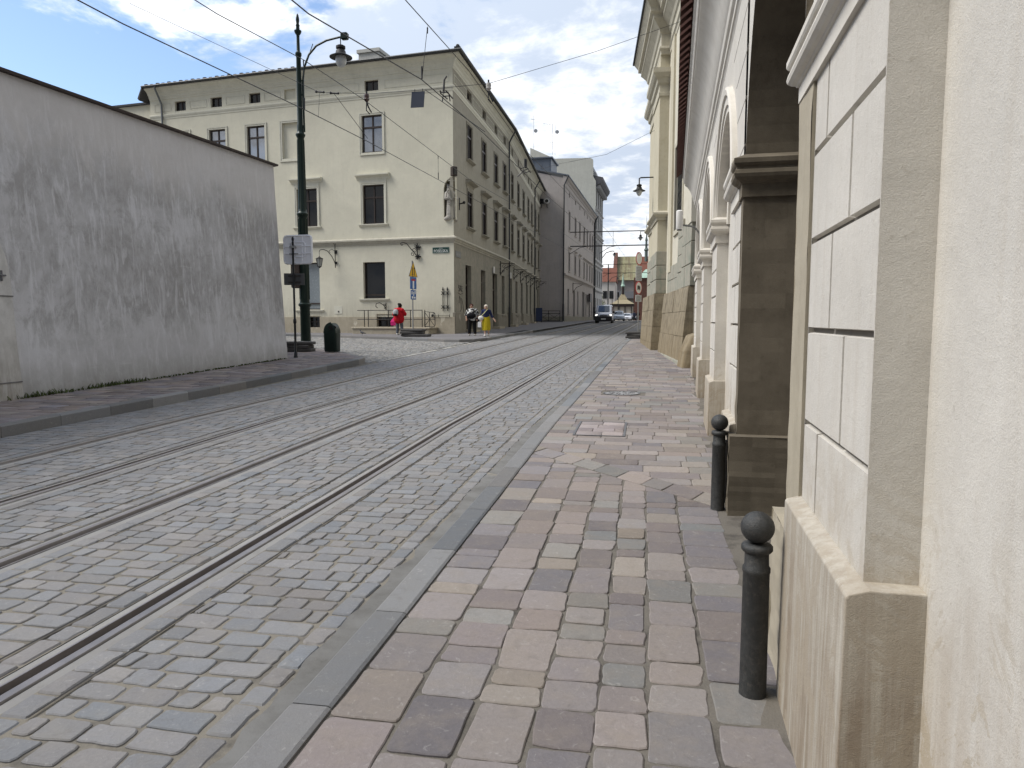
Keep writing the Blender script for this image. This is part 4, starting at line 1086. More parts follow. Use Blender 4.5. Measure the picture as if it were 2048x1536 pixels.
for a, b in W1: window(cb, FL, a, b, 7.28, 9.55, m_lem2, .16, True, True, True)
for a, b in AT: window(cb, FL, a, b, 14.92, 15.52, m_lem2, .2, False, False, tr=0, mull=True, fw=.05)
window(cb, FL, 4.49, 5.94, 2.88, 5.04, m_lem2, .25, False, True, tr=.1, mull=False, fw=.06); window(cb, FL, 8.93, 10.39, 2.24, 5.1, m_lem2, .25, False, True, tr=.13, mull=False, fw=.06, blind=True)
window(cb, FL, 8.95, 9.8, 1.15, 1.84, m_lem2, .25, False, False, tr=.5, fw=.04); window(cb, FL, 3.95, 5.07, 1.2, 1.96, m_lem2, .25, False, False, tr=.5, fw=.04)
# blind window and blind attic panel
for (a, b, c, d, su) in ((10.1, 11.3, 11.42, 13.55, True), (10.3, 11.08, 14.92, 15.52, False)):
    q = MB(); q.quad(FL.P(a, -.15, c), FL.P(b, -.15, c), FL.P(b, -.15, d), FL.P(a, -.15, d)); w = q.build('blind_window', m_lem, cb, fix=False)
    if su:
        q = MB()
        for (i0, i1, dd) in ((0, .18, .03), (.1, .18, .055)):
            q.fbox(FL, a - i1, a - i0, -.05, dd, c - i1, d + i1); q.fbox(FL, b + i0, b + i1, -.05, dd, c - i1, d + i1); q.fbox(FL, a - i0, b + i0, -.05, dd, d + i0, d + i1); q.fbox(FL, a - i0, b + i0, -.05, dd, c - i1, c - i0)
        q.build('surround', m_lem2, w)
# attic panels (thin raised frames)
def panel(mb, F, a, b, c=14.98, d=15.46, t=.03):
    for (p, q_, r, s_) in ((a, b, c, c + t), (a, b, d - t, d), (a, a + t, c + t, d - t), (b - t, b, c + t, d - t)): mb.fbox(F, p, q_, -.02, .022, r, s_)
def panel1(F, a, b):
    q = MB(); panel(q, F, a, b); q.build('attic_panel', m_lem2, cb)
for a, b in ((.35, 4.35), (6.0, 9.9), (11.35, 12.5), (13.9, 15.3), (16.75, 18.05), (19.5, 20.8)): panel1(FL, a, b)
AT1 = [(3.3, 4.4), (7.4, 8.4), (11.2, 12.1), (14.4, 15.3)]; AT2 = [(2.2, 3.1), (6.2, 7.1), (10.3, 11.2), (14.2, 15.1), (17.1, 18.0), (20.9, 21.8), (24.2, 25)]
pr1 = [.3] + [v for a, b in AT1 for v in (a - .25, b + .25)]
for i in range(0, len(pr1) - 1, 2): panel1(F1, pr1[i], pr1[i + 1])
pr2 = [.4] + [v for a, b in AT2 for v in (a - .25, b + .25)]
for i in range(0, len(pr2) - 1, 2): panel1(F2, pr2[i], pr2[i + 1])
# ---- street facade in two straight stretches
C1 = [(3.2, 4.45), (7.15, 8.4), (10.98, 12.2), (14.2, 15.35)]; C2 = [(1.95, 3.15), (6.0, 7.2), (9.85, 11.1), (13.85, 15.05), (17.0, 18.2), (20.9, 22.1), (24.2, 25.4)]
GA1 = [(2.65, 4.1, .72, 4.97, 1), (6.8, 8.1, 2.1, 4.95, 0), (10.4, 12.0, .85, 4.95, 1), (13.65, 14.75, 2.0, 4.98, 0)]
GA2 = [(.9, 2.5, 1.05, 5.0, 1), (4.7, 6.1, 2.05, 4.95, 0), (8.5, 10., 1.5, 5.0, 1), (12.8, 14.2, 2.1, 5.05, 0), (16.0, 17.4, 1.2, 5.1, 1), (20, 21.4, 2.2, 5.1, 0), (23.6, 25, 1.4, 5.1, 1)]
def street(F, L, CC, AA, GG, nb):
    ops = [(a, b, 11.4, 13.5) for a, b in CC] + [(a, b, 7.3, 9.5) for a, b in CC] + [(a, b, 15.0, 15.58) for a, b in AA]
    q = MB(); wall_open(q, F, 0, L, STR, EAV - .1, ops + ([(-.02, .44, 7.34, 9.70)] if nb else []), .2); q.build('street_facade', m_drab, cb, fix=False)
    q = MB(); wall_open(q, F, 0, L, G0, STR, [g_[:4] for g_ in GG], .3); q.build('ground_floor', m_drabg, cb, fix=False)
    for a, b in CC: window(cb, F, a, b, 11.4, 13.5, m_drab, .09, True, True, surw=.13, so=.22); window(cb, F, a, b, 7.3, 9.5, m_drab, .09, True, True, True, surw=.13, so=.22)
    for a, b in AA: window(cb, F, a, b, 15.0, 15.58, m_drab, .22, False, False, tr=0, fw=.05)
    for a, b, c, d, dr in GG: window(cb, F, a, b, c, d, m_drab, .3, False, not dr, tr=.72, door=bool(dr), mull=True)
    q = MB()
    edges = sorted([(a, b) for a, b, c, d, dr in GG if dr]); s_ = .0
    for a, b in edges + [(L, L)]:
        if a - s_ > .3: q.fbox(F, s_ + (.0 if s_ == 0 else .1), a - (.1 if a < L else 0), -.1, .07, .3, 2.05 if nb else 2.2)
        s_ = b
    q.build('socle', plaster('dark_socle_stone', (.26, .24, .195), (.14, .125, .1), .6, .6, .4, 26, None, (.44, .41, .34)) if nb else bpy.data.materials['dark_socle_stone'], cb, bevel=.03)
    for a, b in edges: q = MB(); q.fbox(F, a - .15, b + .15, -.2, .55, zg(F.P(a, 0, 0).y) + .05, zg(F.P(a, 0, 0).y) + .28); q.build('doorstep', m_soc, cb)
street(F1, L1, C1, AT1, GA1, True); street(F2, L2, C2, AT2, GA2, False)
# continuous mouldings round the corner: string course, attic band, cornice, roof
def around(prof, a=LL, b=L2):
    cor = (FL.n + F1.n); k = 1 / (1 + FL.n.dot(F1.n)); cor2 = (F1.n + F2.n); k2 = 1 / (1 + F1.n.dot(F2.n))
    return [[FL.P(a, o, z) for o, z in prof], [B0 + cor * (k * o) + Vector((0, 0, z)) for o, z in prof], [Vector(B2) + cor2 * (k2 * o) + Vector((0, 0, z)) for o, z in prof], [F2.P(b, o, z) for o, z in prof]]
q = MB(); q.loft(around([(-.05, 6.02), (.03, 6.02), (.05, 6.1), (.1, 6.14), (.12, 6.2), (.19, 6.26), (.19, 6.34), (.05, 6.42), (-.05, 6.44)])); q.build('string_course', plaster('weathered_string_stone', (.47, .45, .38), (.22, .2, .16), .5, .5, .2, 26), cb)
q = MB(); q.loft(around([(-.05, 14.5), (.025, 14.5), (.03, 14.58), (.06, 14.62), (.09, 14.7), (.09, 14.76), (.02, 14.8), (-.05, 14.8)])); q.build('attic_band', m_lem2, cb)
q = MB(); q.loft(around([(-.05, 15.7), (.03, 15.72), (.05, 15.8), (.09, 15.84), (.12, 15.95), (.2, 16.05), (.22, 16.12), (.32, 16.22), (.48, 16.3), (.5, 16.36), (-.05, 16.4)])); q.build('cornice', m_lem2, cb)
q = MB()
rf = around([(.45, 16.37), (.62, 16.38), (.66, 16.44), (.64, 16.50), (-6.0, 18.6), (-6.0, 16.6)])
q.loft(rf); q.build('roof', m_roof, cb, bevel=.02)
q = MB(); g0 = around([(.60, 16.36), (.70, 16.35), (.74, 16.42), (.72, 16.47), (.62, 16.47)]); q.loft(g0); q.build('gutter', m_dpipe, cb)
q = MB(); i = 0
while i < 26:
    s_ = 9.5 + i * .45; q.fbox(FL, s_, s_ + .2, .42, .63, 16.47 + .03 * (i % 2), 16.54 + .03 * (i % 2)); i += 1
q.build('roof_slates', m_roof, cb)
# hipped left end of the roof
q = MB(); q.hexa([FL.P(LL, .66, 16.30), FL.P(LL + .9, .0, 15.85), FL.P(LL + .9, -4, 15.85), FL.P(LL, -4, 16.30), FL.P(LL, .66, 16.46), FL.P(LL + 1.0, .0, 15.98), FL.P(LL + 1.0, -4, 15.98), FL.P(LL, -4, 18)]); q.build('roof_hip', m_roof, cb)
q = MB(); p = B0 + (FL.n + F1.n) * .5; q.box((p.x, p.y, 16.52), .35, .35, .16, .1); q.ball((p.x, p.y, 16.66), .12, 8, 6); q.build('ridge_cap', m_roof, cb)
# downpipes
def dpipe(F, s_, z0, z1, m, mid=.1, off=.62):
    q = MB(); q.tube([F.P(s_, off, z1 + .55), F.P(s_, off, z1 + .35), F.P(s_, off * .55, z1 - .1), F.P(s_, mid, z1 - .5), F.P(s_, mid, z1 - 1), F.P(s_, mid, z0)], .062, 10)
    z = z0 + 1.5
    while z < z1 - 1: q.lathe([(.062, 0), (.078, 0), (.078, .05), (.062, .05)], F.P(s_, mid, z), 10); z += 2.6
    q.lathe([(.062, 0), (.085, 0), (.085, 1.6), (.062, 1.62)], F.P(s_, mid, z0), 10)
    return q.build('downpipe', m, cb, smooth=True)
dpipe(FL, 20.15, 6, 15.9, m_gut); dpipe(F1, L1 - .05, zg(56) + .1, 15.9, m_dpipe, .14); dpipe(F2, 19.8, zg(75) + .1, 15.9, m_dpipe, .12)
# chimney
m_chim = plaster('pale_chimney_render', (.55, .55, .51), (.35, .34, .3), .3, .4, .15, 26)
q = MB(); q.fbox(FL, 5.9, 7.3, -4.2, -2.4, 16.5, 18.05); q.fbox(FL, 5.82, 7.38, -4.3, -2.3, 18.05, 18.25); o = q.build('chimney', m_chim, cb)
q = MB(); q.fbox(F1, 10.3, 11.4, -2.6, -1.7, 16.4, 18.3); q.fbox(F1, 10.2, 11.5, -2.7, -1.6, 18.3, 18.5); q.build('chimney', m_chim, cb)
# niche at the corner
m_niche = plaster('niche_stone', (.36, .33, .25), (.2, .17, .11), .5, .4, .3, 30)
q = MB(); ncen = FL.P(.36, -.18, 0)
cx, cy = B0.x - .665 * .44, B0.y + .747 * .44
n = 18; ang0, ang1 = math.atan2(FL.P(.70, 0, 0).y - cy, FL.P(.70, 0, 0).x - cx), math.atan2(F1.P(.44, 0, 0).y - cy, F1.P(.44, 0, 0).x - cx)
a0 = ang0; a1 = ang1
if a0 < 0: a0 += 2 * math.pi
aa = [a0 + (a1 - a0) * i / n for i in range(n + 1)]
pa, pb = FL.P(.70, 0, 0), F1.P(.44, 0, 0)
ra = math.hypot(pa.x - cx, pa.y - cy); rb = math.hypot(pb.x - cx, pb.y - cy)
rings = []
for z, k in ((7.34, 1), (8.9, 1), (9.1, .96), (9.3, .86), (9.45, .72), (9.58, .5), (9.68, .2), (9.7, .02)):
    ring_ = []
    for i, a in enumerate(aa):
        r_ = ra + (rb - ra) * i / n; ring_.append(Vector((cx + (r_) * math.cos(a) * (k if 0 else 1), cy + r_ * math.sin(a), z)))
    # pull towards the opening chord as the half dome closes
    ch = [pa.lerp(pb, i / n) for i in range(n + 1)]
    rings.append([Vector((c_.x + (v.x - c_.x) * k, c_.y + (v.y - c_.y) * k, z)) for v, c_ in zip(ring_, ch)])
q.loft(rings, True, False, False)
# corner filler above the arch of the opening
def arch_fill(F, e, zs=9.05, zt=9.70, s00=0):
    r = []
    for i in range(9):
        t = i / 8; s_ = s00 + (e - s00) * (1 - t); z = zs + (zt - zs) * math.sqrt(max(0, 1 - (1 - t) ** 2)); r.append((s_, z))
    for (s0, z0), (s1, z1) in zip(r[:-1], r[1:]): q2.quad(F.P(s0, 0, z0), F.P(s1, 0, z1), F.P(s1, 0, zt), F.P(s0, 0, zt)); q.quad(F.P(s0, 0, z0), F.P(s1, 0, z1), F.P(s1, -.2, z1), F.P(s0, -.2, z0))
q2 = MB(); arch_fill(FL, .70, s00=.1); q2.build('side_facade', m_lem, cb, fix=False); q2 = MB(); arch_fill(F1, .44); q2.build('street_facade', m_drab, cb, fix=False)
q.quad(B0 + Vector((0, 0, 7.34)), pa + Vector((0, 0, 7.34)), Vector((cx - .2, cy + .3, 7.34)), pb + Vector((0, 0, 7.34)))
q.build('niche', m_niche, cb, fix=False)
# utility door
q = MB(); q.fbox(FL, 7.42, 7.94, 0, .012, 1.97, 2.46); q.build('utility_door', m_lem2, cb, bevel=.004)
q = MB(); q.fbox(FL, 7.62, 7.70, .012, .03, 2.06, 2.16); q.fbox(FL, 7.42, 7.94, .0, .006, 1.955, 1.965); q.build('door_lock', m_fr, cb)
# faint graffiti squiggles on the grimy corner
q = MB(); m_graf = simple('graffiti_ink', (.05, .045, .045), .9)
def scrib(pts): q.tube([F1.P(a, .006, b) for a, b in pts], .018, 5)
S0, Z0 = .6, 3.1
for pts in ([(.5, .5), (.35, .55), (.3, .42), (.48, .36), (.46, .2), (.26, .22)], [(.62, .55), (.60, .22)], [(.62, .38), (.8, .55)], [(.66, .4), (.84, .2)], [(1.1, .5), (.92, .52), (.9, .24), (1.12, .22)], [(.92, .38), (1.06, .38)], [(.2, .1), (.7, .02), (1.2, .12)], [(.4, -.5), (.5, -.1), (.75, -.3), (.85, -.85), (.6, -1.0)], [(.9, -.2), (1.2, -.6), (1.3, -1.1)]):
    scrib([(S0 + a * 1.15, Z0 + b) for a, b in pts])
q.build('graffiti', m_graf, cb)
# lower neighbour wall seen at far left over the grey wall
nb_ = thing('annex_house', 'lower cream house wall behind the grey wall, left of the corner building', 'building', FL.P(LL + 4, -.8, 0))
q = MB(); q.fbox(FL, LL, LL + 12, -9, -.8, .3, 15.85); q.build('wall', m_lem, nb_)
q = MB(); q.hexa([FL.P(LL + .0, -.6, 15.8), FL.P(LL + 12, -.6, 15.8), FL.P(LL + 12, -9, 15.8), FL.P(LL, -9, 15.8), FL.P(LL, -.6, 15.92), FL.P(LL + 12, -.6, 15.92), FL.P(LL + 12, -9, 17.2), FL.P(LL, -9, 17.2)]); q.build('roof', m_roof, nb_)
# ================================================================ STREET BUILDINGS FURTHER ON
m_pink = plaster('dusty_pink_render', (.46, .425, .40), (.27, .245, .235), .3, .5, .15, 20, (.3, .28, .26), None, (1, 4))
m_pinkt = plaster('dusty_pink_trim', (.49, .455, .425), (.28, .25, .23), .3, .5, .15, 20)
m_gab = plaster('pale_green_grey_gable', (.56, .56, .50), (.38, .375, .33), .35, .7, .1, 12)
m_bluef = plaster('cool_grey_render', (.50, .495, .48), (.26, .26, .27), .3, .4, .1, 15)
m_zinc = simple('blue_grey_zinc', (.15, .17, .20), .5, .4)
D0 = Vector((-9.19, 82.53, 0)); FD = Fr(D0, (.037, 1), (1, 0)); LD = 32.8
pb_ = thing('pink_house', 'dusty pink three-storey townhouse with blank side wall and dark downpipe, beyond the corner building', 'building', D0)
Wd = [(4.1, 5.2), (9.6, 10.8), (14.1, 15.2), (19.3, 20.3), (22.9, 23.9), (26.6, 27.6), (29.7, 30.7)]
Gd = [(3.5, 4.8, 2.36, 5.35, 0), (8.5, 10.0, 1.4, 5.3, 1), (12.7, 13.9, 2.4, 5.4, 0), (18.0, 20.4, 1.45, 5.5, 1), (22, 23.2, 2.4, 5.4, 0), (26.2, 27.6, 1.5, 5.4, 1), (29.6, 30.8, 2.4, 5.4, 0)]
q = MB()
wall_open(q, FD, 0, LD, .8, 17.9, [(a, b, 12.35, 14.6) for a, b in Wd] + [(a, b, 7.5, 9.75) for a, b in Wd] + [g_[:4] for g_ in Gd] + [(a + .15, b - .15, 16.3, 16.85) for a, b in Wd], .25)
q.quad(FD.P(0, 0, .8), FD.P(0, -6, .8), FD.P(0, -6, 19.2), FD.P(0, 0, 17.75)); q.build('wall', m_pink, pb_, fix=False)
for a, b in Wd:
    window(pb_, FD, a, b, 12.35, 14.6, m_pinkt, .22, True, True, surw=.12); window(pb_, FD, a, b, 7.5, 9.75, m_pinkt, .22, True, True, a < 15, surw=.12)
    window(pb_, FD, a + .15, b - .15, 16.3, 16.85, m_pinkt, .2, False, False, tr=0, fw=.05)
for a, b, c, d, dr in Gd: window(pb_, FD, a, b, c, d, m_pinkt, .3, dr == 1, not dr, tr=.75, door=bool(dr))
q = MB(); q.loft([[FD.P(s_, o, z) for o, z in ((-.05, 10.05), (.05, 10.06), (.1, 10.15), (.22, 10.25), (.22, 10.32), (-.05, 10.4))] for s_ in (18.9, 31.2)]); q.build('long_hood', m_pinkt, pb_)
q = MB(); q.loft([[FD.P(s_, o, z) for o, z in ((-.1, 6.6), (.04, 6.6), (.08, 6.72), (.16, 6.78), (.24, 6.88), (.24, 6.98), (.05, 7.06), (-.1, 7.06))] for s_ in (-.0, LD)]); q.build('string_course', m_pinkt, pb_)
q = MB(); q.loft([[FD.P(s_, o, z) for o, z in ((-.1, 16.95), (.05, 16.95), (.1, 17.1), (.1, 17.35), (.2, 17.45), (.25, 17.6), (.42, 17.72), (.5, 17.85), (.5, 17.95), (-.1, 18.0))] for s_ in (-.05, LD)]); q.build('cornice', m_pinkt, pb_)
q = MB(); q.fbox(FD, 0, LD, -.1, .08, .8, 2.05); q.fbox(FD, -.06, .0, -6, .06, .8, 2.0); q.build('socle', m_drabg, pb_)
q = MB(); q.hexa([FD.P(-.15, .6, 17.93), FD.P(LD, .6, 17.93), FD.P(LD, -6, 19.4), FD.P(-.15, -6, 19.4), FD.P(-.15, .6, 18.06), FD.P(LD, .6, 18.06), FD.P(LD, -6, 19.55), FD.P(-.15, -6, 19.55)]); q.build('roof', m_zinc, pb_)
q = MB(); q.fbox(FD, 1.2, 5.5, -5.8, -1.7, 18.4, 20.3); q.fbox(FD, 1.0, 5.7, -6, -1.5, 20.3, 20.45); o = q.build('dormer', m_zinc, pb_)
q = MB()
for i in range(5): q.fbox(FD, 1.16, 1.2, -5.7 + i * .95, -5.66 + i * .95, 18.5, 20.3)
q.build('standing_seam', m_zinc, o)
def dpipe2(F, bld, s_, d_, z0, z1, r=.075, off=.55):
    q = MB(); q.tube([F.P(s_, off, z1 + .3), F.P(s_, off * .6, z1 - .2), F.P(s_, d_, z1 - .8), F.P(s_, d_, z0)], r, 10); q.lathe([(r, 0), (r * 1.5, 0), (r * 1.5, 2.1), (r, 2.15)], F.P(s_, d_, z0), 10); q.build('downpipe', m_dpipe, bld, smooth=True)
dpipe2(FD, pb_, -.12, .05, zg(82) + .1, 17.7); dpipe2(FD, pb_, LD - .1, .15, zg(114) + .1, 17.7, .14)
q = MB(); q.fbox(FD, 23.6, 26, .25, .5, 4.3, 5.5); q.fbox(FD, 23.7, 23.78, 0, .3, 5.2, 5.3); q.build('dark_shop_sign', m_fr, pb_)
# tall house with blank gable and bracketed cornice
T0 = FD.P(LD + .05, .1, 0); FT = Fr(T0, (.04, 1), (1, 0))
th_ = thing('tall_house', 'tall pale house with blank green-grey gable and heavy bracketed cornice, rising over the pink house', 'building', T0)
q = MB(); prof = [(.0, 1), (.0, 19.3), (.1, 19.6), (.1, 23.5), (-.35, 24.3), (-.4, 26.9), (-.8, 27.15), (-6.5, 27.3), (-10.5, 29.2), (-10.5, 1)]
q.loft([[FT.P(s_, d, z) for d, z in prof] for s_ in (0, .5)]); q.build('gable_wall', m_gab, th_)
Wt = [(1.6, 2.8), (4.6, 5.8), (7.6, 8.8), (10.6, 11.8)]; q = MB()
wall_open(q, FT, .5, 13, 1, 23, [(a, b, z, z + 2.6) for a, b in Wt for z in (7.2, 11.8, 16.2, 19.8)] + [(a, b, 1.5, 5.2) for a, b in Wt], .25); q.build('street_front', m_bluef, th_, fix=False)
for a, b in Wt:
    for z in (7.2, 11.8, 16.2, 19.8): window(th_, FT, a, b, z, z + 2.6, m_bluef, .22, True, True, True, surw=.12)
    window(th_, FT, a, b, 1.5, 5.2, m_bluef, .25, False, False, door=True)
q = MB(); q.loft([[FT.P(s_, o, z) for o, z in ((-.1, 22.4), (.1, 22.5), (.2, 22.9), (.8, 23.2), (1.15, 23.7), (1.2, 24.1), (-.35, 24.5))] for s_ in (.2, 13)]); q.build('cornice', simple('dark_cornice', (.10, .10, .105), .7), th_)
for zz in (6.2, 10.9, 15.3): 
    q = MB(); q.loft([[FT.P(s_, o, z + zz) for o, z in ((-.05, 0), (.1, .05), (.25, .2), (.25, .3), (-.05, .4))] for s_ in (.4, 13)]); q.build('string_course', m_bluef, th_)
q = MB()
for i in range(14): q.fbox(FT, .6 + i * .9, .8 + i * .9, .05, .75, 22.5, 23.0)
q.build('cornice_bracket', m_bluef, th_)
q = MB(); q.fbox(FT, 5, 6, -1.6, -.4, 24, 25.9); q.build('chimney', m_bluef, th_)
q = MB(); q.fbox(FT, 2, 13, -10, -1, 26.5, 27.0); q.build('roof', m_zinc, th_)
# antennas on its roof
m_ant = simple('antenna_metal', (.45, .46, .47), .5, .4)
def antenna(px, dy, base, top, lab, bars, dish=None):
    x, y = px, dy; r = thing('antenna', lab, 'antenna', (x, y, base), group='rooftop antennas'); q = MB(); q.tube([(x, y, base), (x, y, top)], .03, 6); q.build('mast', m_ant, r)
    q = MB()
    for z, a, L in bars: q.tube([(x - L, y - .1, z + a), (x + .2, y - .1, z)], .022, 5); [q.tube([(x - L * k, y - .5, z + a * k), (x - L * k, y + .3, z + a * k)], .012, 4) for k in (.3, .6, .9)]
    if bars: q.build('crossbar', m_ant, r)
    if dish: q = MB(); q.disc((x + .35, y - .2, dish), (.4, -1, .1), .3, 14, .1); q.build('dish', m_ant, r)
antenna(-17.85, 116, 28.5, 34.3, 'leftmost rooftop antenna mast, with a small dish', [(33.6, .1, .4)], 31.8)
antenna(-14.8, 116, 28.0, 33.0, 'middle rooftop antenna, with one long slanted bar', [(32.6, .35, 1.5), (29.9, .15, 1.0)])
antenna(-14.45, 116.5, 28.0, 32.9, 'rightmost rooftop antenna mast with a small dark dish', [], 31.6)
# floodlights on the pink side wall
for i, (x, lb) in enumerate(((-11.75, 'square grey floodlight on the pink side wall'), (-11.1, 'round white floodlight on the pink side wall'))):
    y, z = D0.y - .3, 15.15 - .0 * i; r = thing('floodlight', lb, 'floodlight', (x, y, z), group='floodlights on the side wall'); q = MB()
    if i == 0: q.bbox((x, y, z), .55, .3, .6, .04); q.build('housing', m_dpipe, r); q = MB(); q.box((x, y - .16, z), .4, .02, .45); q.build('lens', m_glass, r)
    else: q.tube([(x, y + .2, z), (x, y - .25, z)], .28, 16); q.build('housing', m_wplast, r, smooth=True); q = MB(); q.disc((x, y - .26, z), (0, -1, 0), .2, 16, .02); q.build('lens', m_glass, r)
    q = MB(); q.tube([(x, y, z - .2), (x, y, z - .6), (x, y + .3, z - .65)], .05, 6); q.build('bracket', m_dpipe, r)

# ================================================================ STREET END
m_white = plaster('white_render', (.60, .58, .54), (.4, .38, .34), .3, .3, .1, 10)
m_redt = simple('red_roof_tiles', (.15, .058, .038), .85, 0, .3, .25, 3)
m_copg = simple('pale_copper_green', (.32, .44, .36), .7, 0, .3, .25, 2)
m_brick = simple('red_brick', (.13, .065, .05), .9, 0, .2, .3, 2)
m_cream2 = plaster('pale_pavilion_wall', (.58, .52, .43), (.35, .3, .23), .3, .3, .1, 10)
def copper_roof():
    t = NT('streaked_copper_roof'); st = t.noise((1.4, .06, .06), 4, .7); n = t.noise(.6, 5, .7)
    c = t.mix(t.ramp(st, [(.38, 0), (.62, 1)]), (.22, .21, .11), (.13, .10, .055)); c = t.mix(t.ramp(n, [(.5, 0), (.7, .7)]), c, (.28, .28, .17)); return t.fin(c, .7)
m_copr = copper_roof()
def box_w(mb, x0, x1, y0, y1, z0, z1): mb.fbox(WORLD, x0, x1, y0, y1, z0, z1)
wh = thing('white_house', 'white house with steep red tiled roof at the far street end', 'building', (-9, 186, 1.6))
q = MB(); box_w(q, -17, -7.1, 182, 194, 1, 11.3); q.build('wall', m_white, wh)
q = MB(); q.loft([[(x, 181.6, 11.2), (x, 188, 15.1), (x, 194.4, 11.2)] for x in (-17.3, -6.9)]); q.build('roof', m_redt, wh)
for x in (-10.2, -8.6, -12):
    for z in (3.0, 7.0): q = MB(); q.fbox(WORLD, x, x + 1.0, 181.9, 182.05, z, z + 1.9); q.build('window', m_glass, wh)
fc = thing('far_church', 'large far church with steep streaked copper nave roof closing the street', 'church', (-5, 222, 1.6))
q = MB(); box_w(q, -9.3, 3, 220, 240, 1, 14); q.build('nave_wall', plaster('far_grey_wall', (.36, .33, .31), (.25, .23, .2), .3, .3, .1, 8), fc)
q = MB(); q.loft([[(x, 219, 13.6), (x, 230, 21.6), (x, 241, 13.6)] for x in (-8.3, -1.4)]); q.build('copper_roof', m_copr, fc)
q = MB(); q.loft([[(x, 219.2, 13.6), (x, 230, 21.5), (x, 241, 13.6)] for x in (-1.4, 5)]); q.build('red_roof', m_redt, fc)
q = MB(); q.loft([[(x, 217.5, 12), (x, 219, 15.0), (x, 229, 22.8), (x, 230, 22.8), (x, 241, 13)] for x in (-9.4, -8.3)]); q.build('stepped_gable', m_brick, fc)
q = MB(); q.lathe([(.5, 18), (.5, 23), (.8, 23.3), (.4, 24), (.3, 26.0), (.45, 26.3), (.2, 27.4), (.06, 32.5), (.03, 34)], (.5, 228, 0), 8); q.build('fleche', simple('dark_copper_green', (.10, .13, .12), .7), fc)
br = thing('brick_chapel', 'dark red brick church wing with pale green copper eave beside the street end', 'church', (0, 176, 1.6))
q = MB(); box_w(q, -2.4, 6, 172, 190, 1, 11.6); q.build('wall', m_brick, br)
q = MB(); q.loft([[(-1.6, 171.6, 11.5), (6, 171.6, 11.5), (6, 190, 11.5), (-1.6, 190, 11.5)], [(.3, 175, 13.7), (6, 175, 14), (6, 186, 14), (.3, 186, 13.7)]]); q.build('copper_eave', m_copg, br)
cp = thing('pavilion_chapel', 'small cream pavilion with tented roof and slim green spire before the far church', 'chapel', (-5, 160, 1.55))
q = MB(); box_w(q, -6.7, -2.5, 158, 163, 1, 5.2); q.build('wall', m_cream2, cp)
q = MB(); q.loft([[(-7.2, 157.5, 5.1), (-2.0, 157.5, 5.1), (-2.0, 163.5, 5.1), (-7.2, 163.5, 5.1)], [(-5.7, 159.3, 6.0), (-3.5, 159.3, 6.0), (-3.5, 161.7, 6.0), (-5.7, 161.7, 6.0)], [(-4.9, 160.2, 7.4), (-4.3, 160.2, 7.4), (-4.3, 160.8, 7.4), (-4.9, 160.8, 7.4)]]); q.build('tent_roof', simple('weathered_shingle', (.26, .22, .14), .85, var=.3, sc=3), cp)
q = MB(); q.lathe([(.36, 7.2), (.36, 9), (.5, 9.1), (.30, 9.5), (.1, 11.2), (.02, 12)], (-4.6, 160.5, 0), 8); q.build('lantern_spire', m_copg, cp)
q = MB(); q.lathe([(.3, 7.3), (.34, 7.4), (.34, 8.9), (.3, 8.9)], (-4.6, 160.3, 0), 8); q.build('lantern_opening', m_fr, cp)
q = MB(); [box_w(q, x, x + .18, 157.8, 158, 1.5, 5.1) for x in (-6.7, -5.4, -4.1, -2.7)]; q.build('post', m_fr, cp)
q = MB(); box_w(q, -7.3, -2.0, 157.6, 157.95, 4.5, 5.1); q.build('eave_board', m_fr, cp)
lh = thing('low_wing', 'dark low wing behind the pavilion chapel, beneath the copper nave roof', 'building', (-4, 200, 1.6))
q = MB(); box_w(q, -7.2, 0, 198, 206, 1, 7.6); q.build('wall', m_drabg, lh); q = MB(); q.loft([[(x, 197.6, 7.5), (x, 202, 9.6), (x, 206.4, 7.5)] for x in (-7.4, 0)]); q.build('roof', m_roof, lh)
bk = thing('far_house', 'plain distant house behind the white house, filling the left of the street end', 'building', (-25, 200, 1.6))
q = MB(); box_w(q, -40, -17.2, 196, 215, 1, 13); q.build('wall', m_bluef, bk); q = MB(); q.loft([[(x, 195.5, 12.9), (x, 205, 17), (x, 215.5, 12.9)] for x in (-40, -17)]); q.build('roof', m_redt, bk)
# young tree in front of the white house
m_leaf = simple('spring_leaf', (.09, .12, .035), .8, var=.4, sc=2); m_bark = simple('bark', (.07, .055, .045), .9, var=.3, sc=8)
tr = thing('young_tree', 'slender young tree with thin fresh leaves before the far white house', 'tree', (-9.2, 150, 1.55)); q = MB()
q.tube([(-9.2, 150, 1.4), (-9.15, 150, 3.5), (-9.3, 150, 5.2), (-9.2, 150, 7)], [.11, .09, .06, .02], 8)
for i in range(12):
    a = rnd(0, 6.28); z = rnd(3, 6.2); L = rnd(.7, 1.4); q.tube([(-9.2, 150, z), (-9.2 + math.cos(a) * L * .6, 150 + math.sin(a) * L * .6, z + L * .35), (-9.2 + math.cos(a) * L, 150 + math.sin(a) * L, z + L * .8)], [.035, .025, .01], 5)
q.build('trunk', m_bark, tr, smooth=True); q = MB()
for i in range(1500):
    a = rnd(0, 6.28); r_ = rnd(0, 1) ** .5 * 1.45; z = random.gauss(5.2, 1.1); k = max(.2, 1 - abs(z - 5) / 3.2); x, y = -9.2 + math.cos(a) * r_ * k, 150 + math.sin(a) * r_ * k
    if mnoise.noise((x * 1.4, y * 1.4, z * 1.4)) < -.08: continue
    d1 = Vector((rnd(-1, 1), rnd(-1, 1), rnd(-1, 1))).normalized() * .09; d2 = d1.cross(Vector((rnd(-1, 1), rnd(-1, 1), rnd(-1, 1)))).normalized() * .07; c = Vector((x, y, z))
    q.quad(c - d1, c + d2, c + d1, c - d2)
q.build('crown', m_leaf, tr, fix=False)
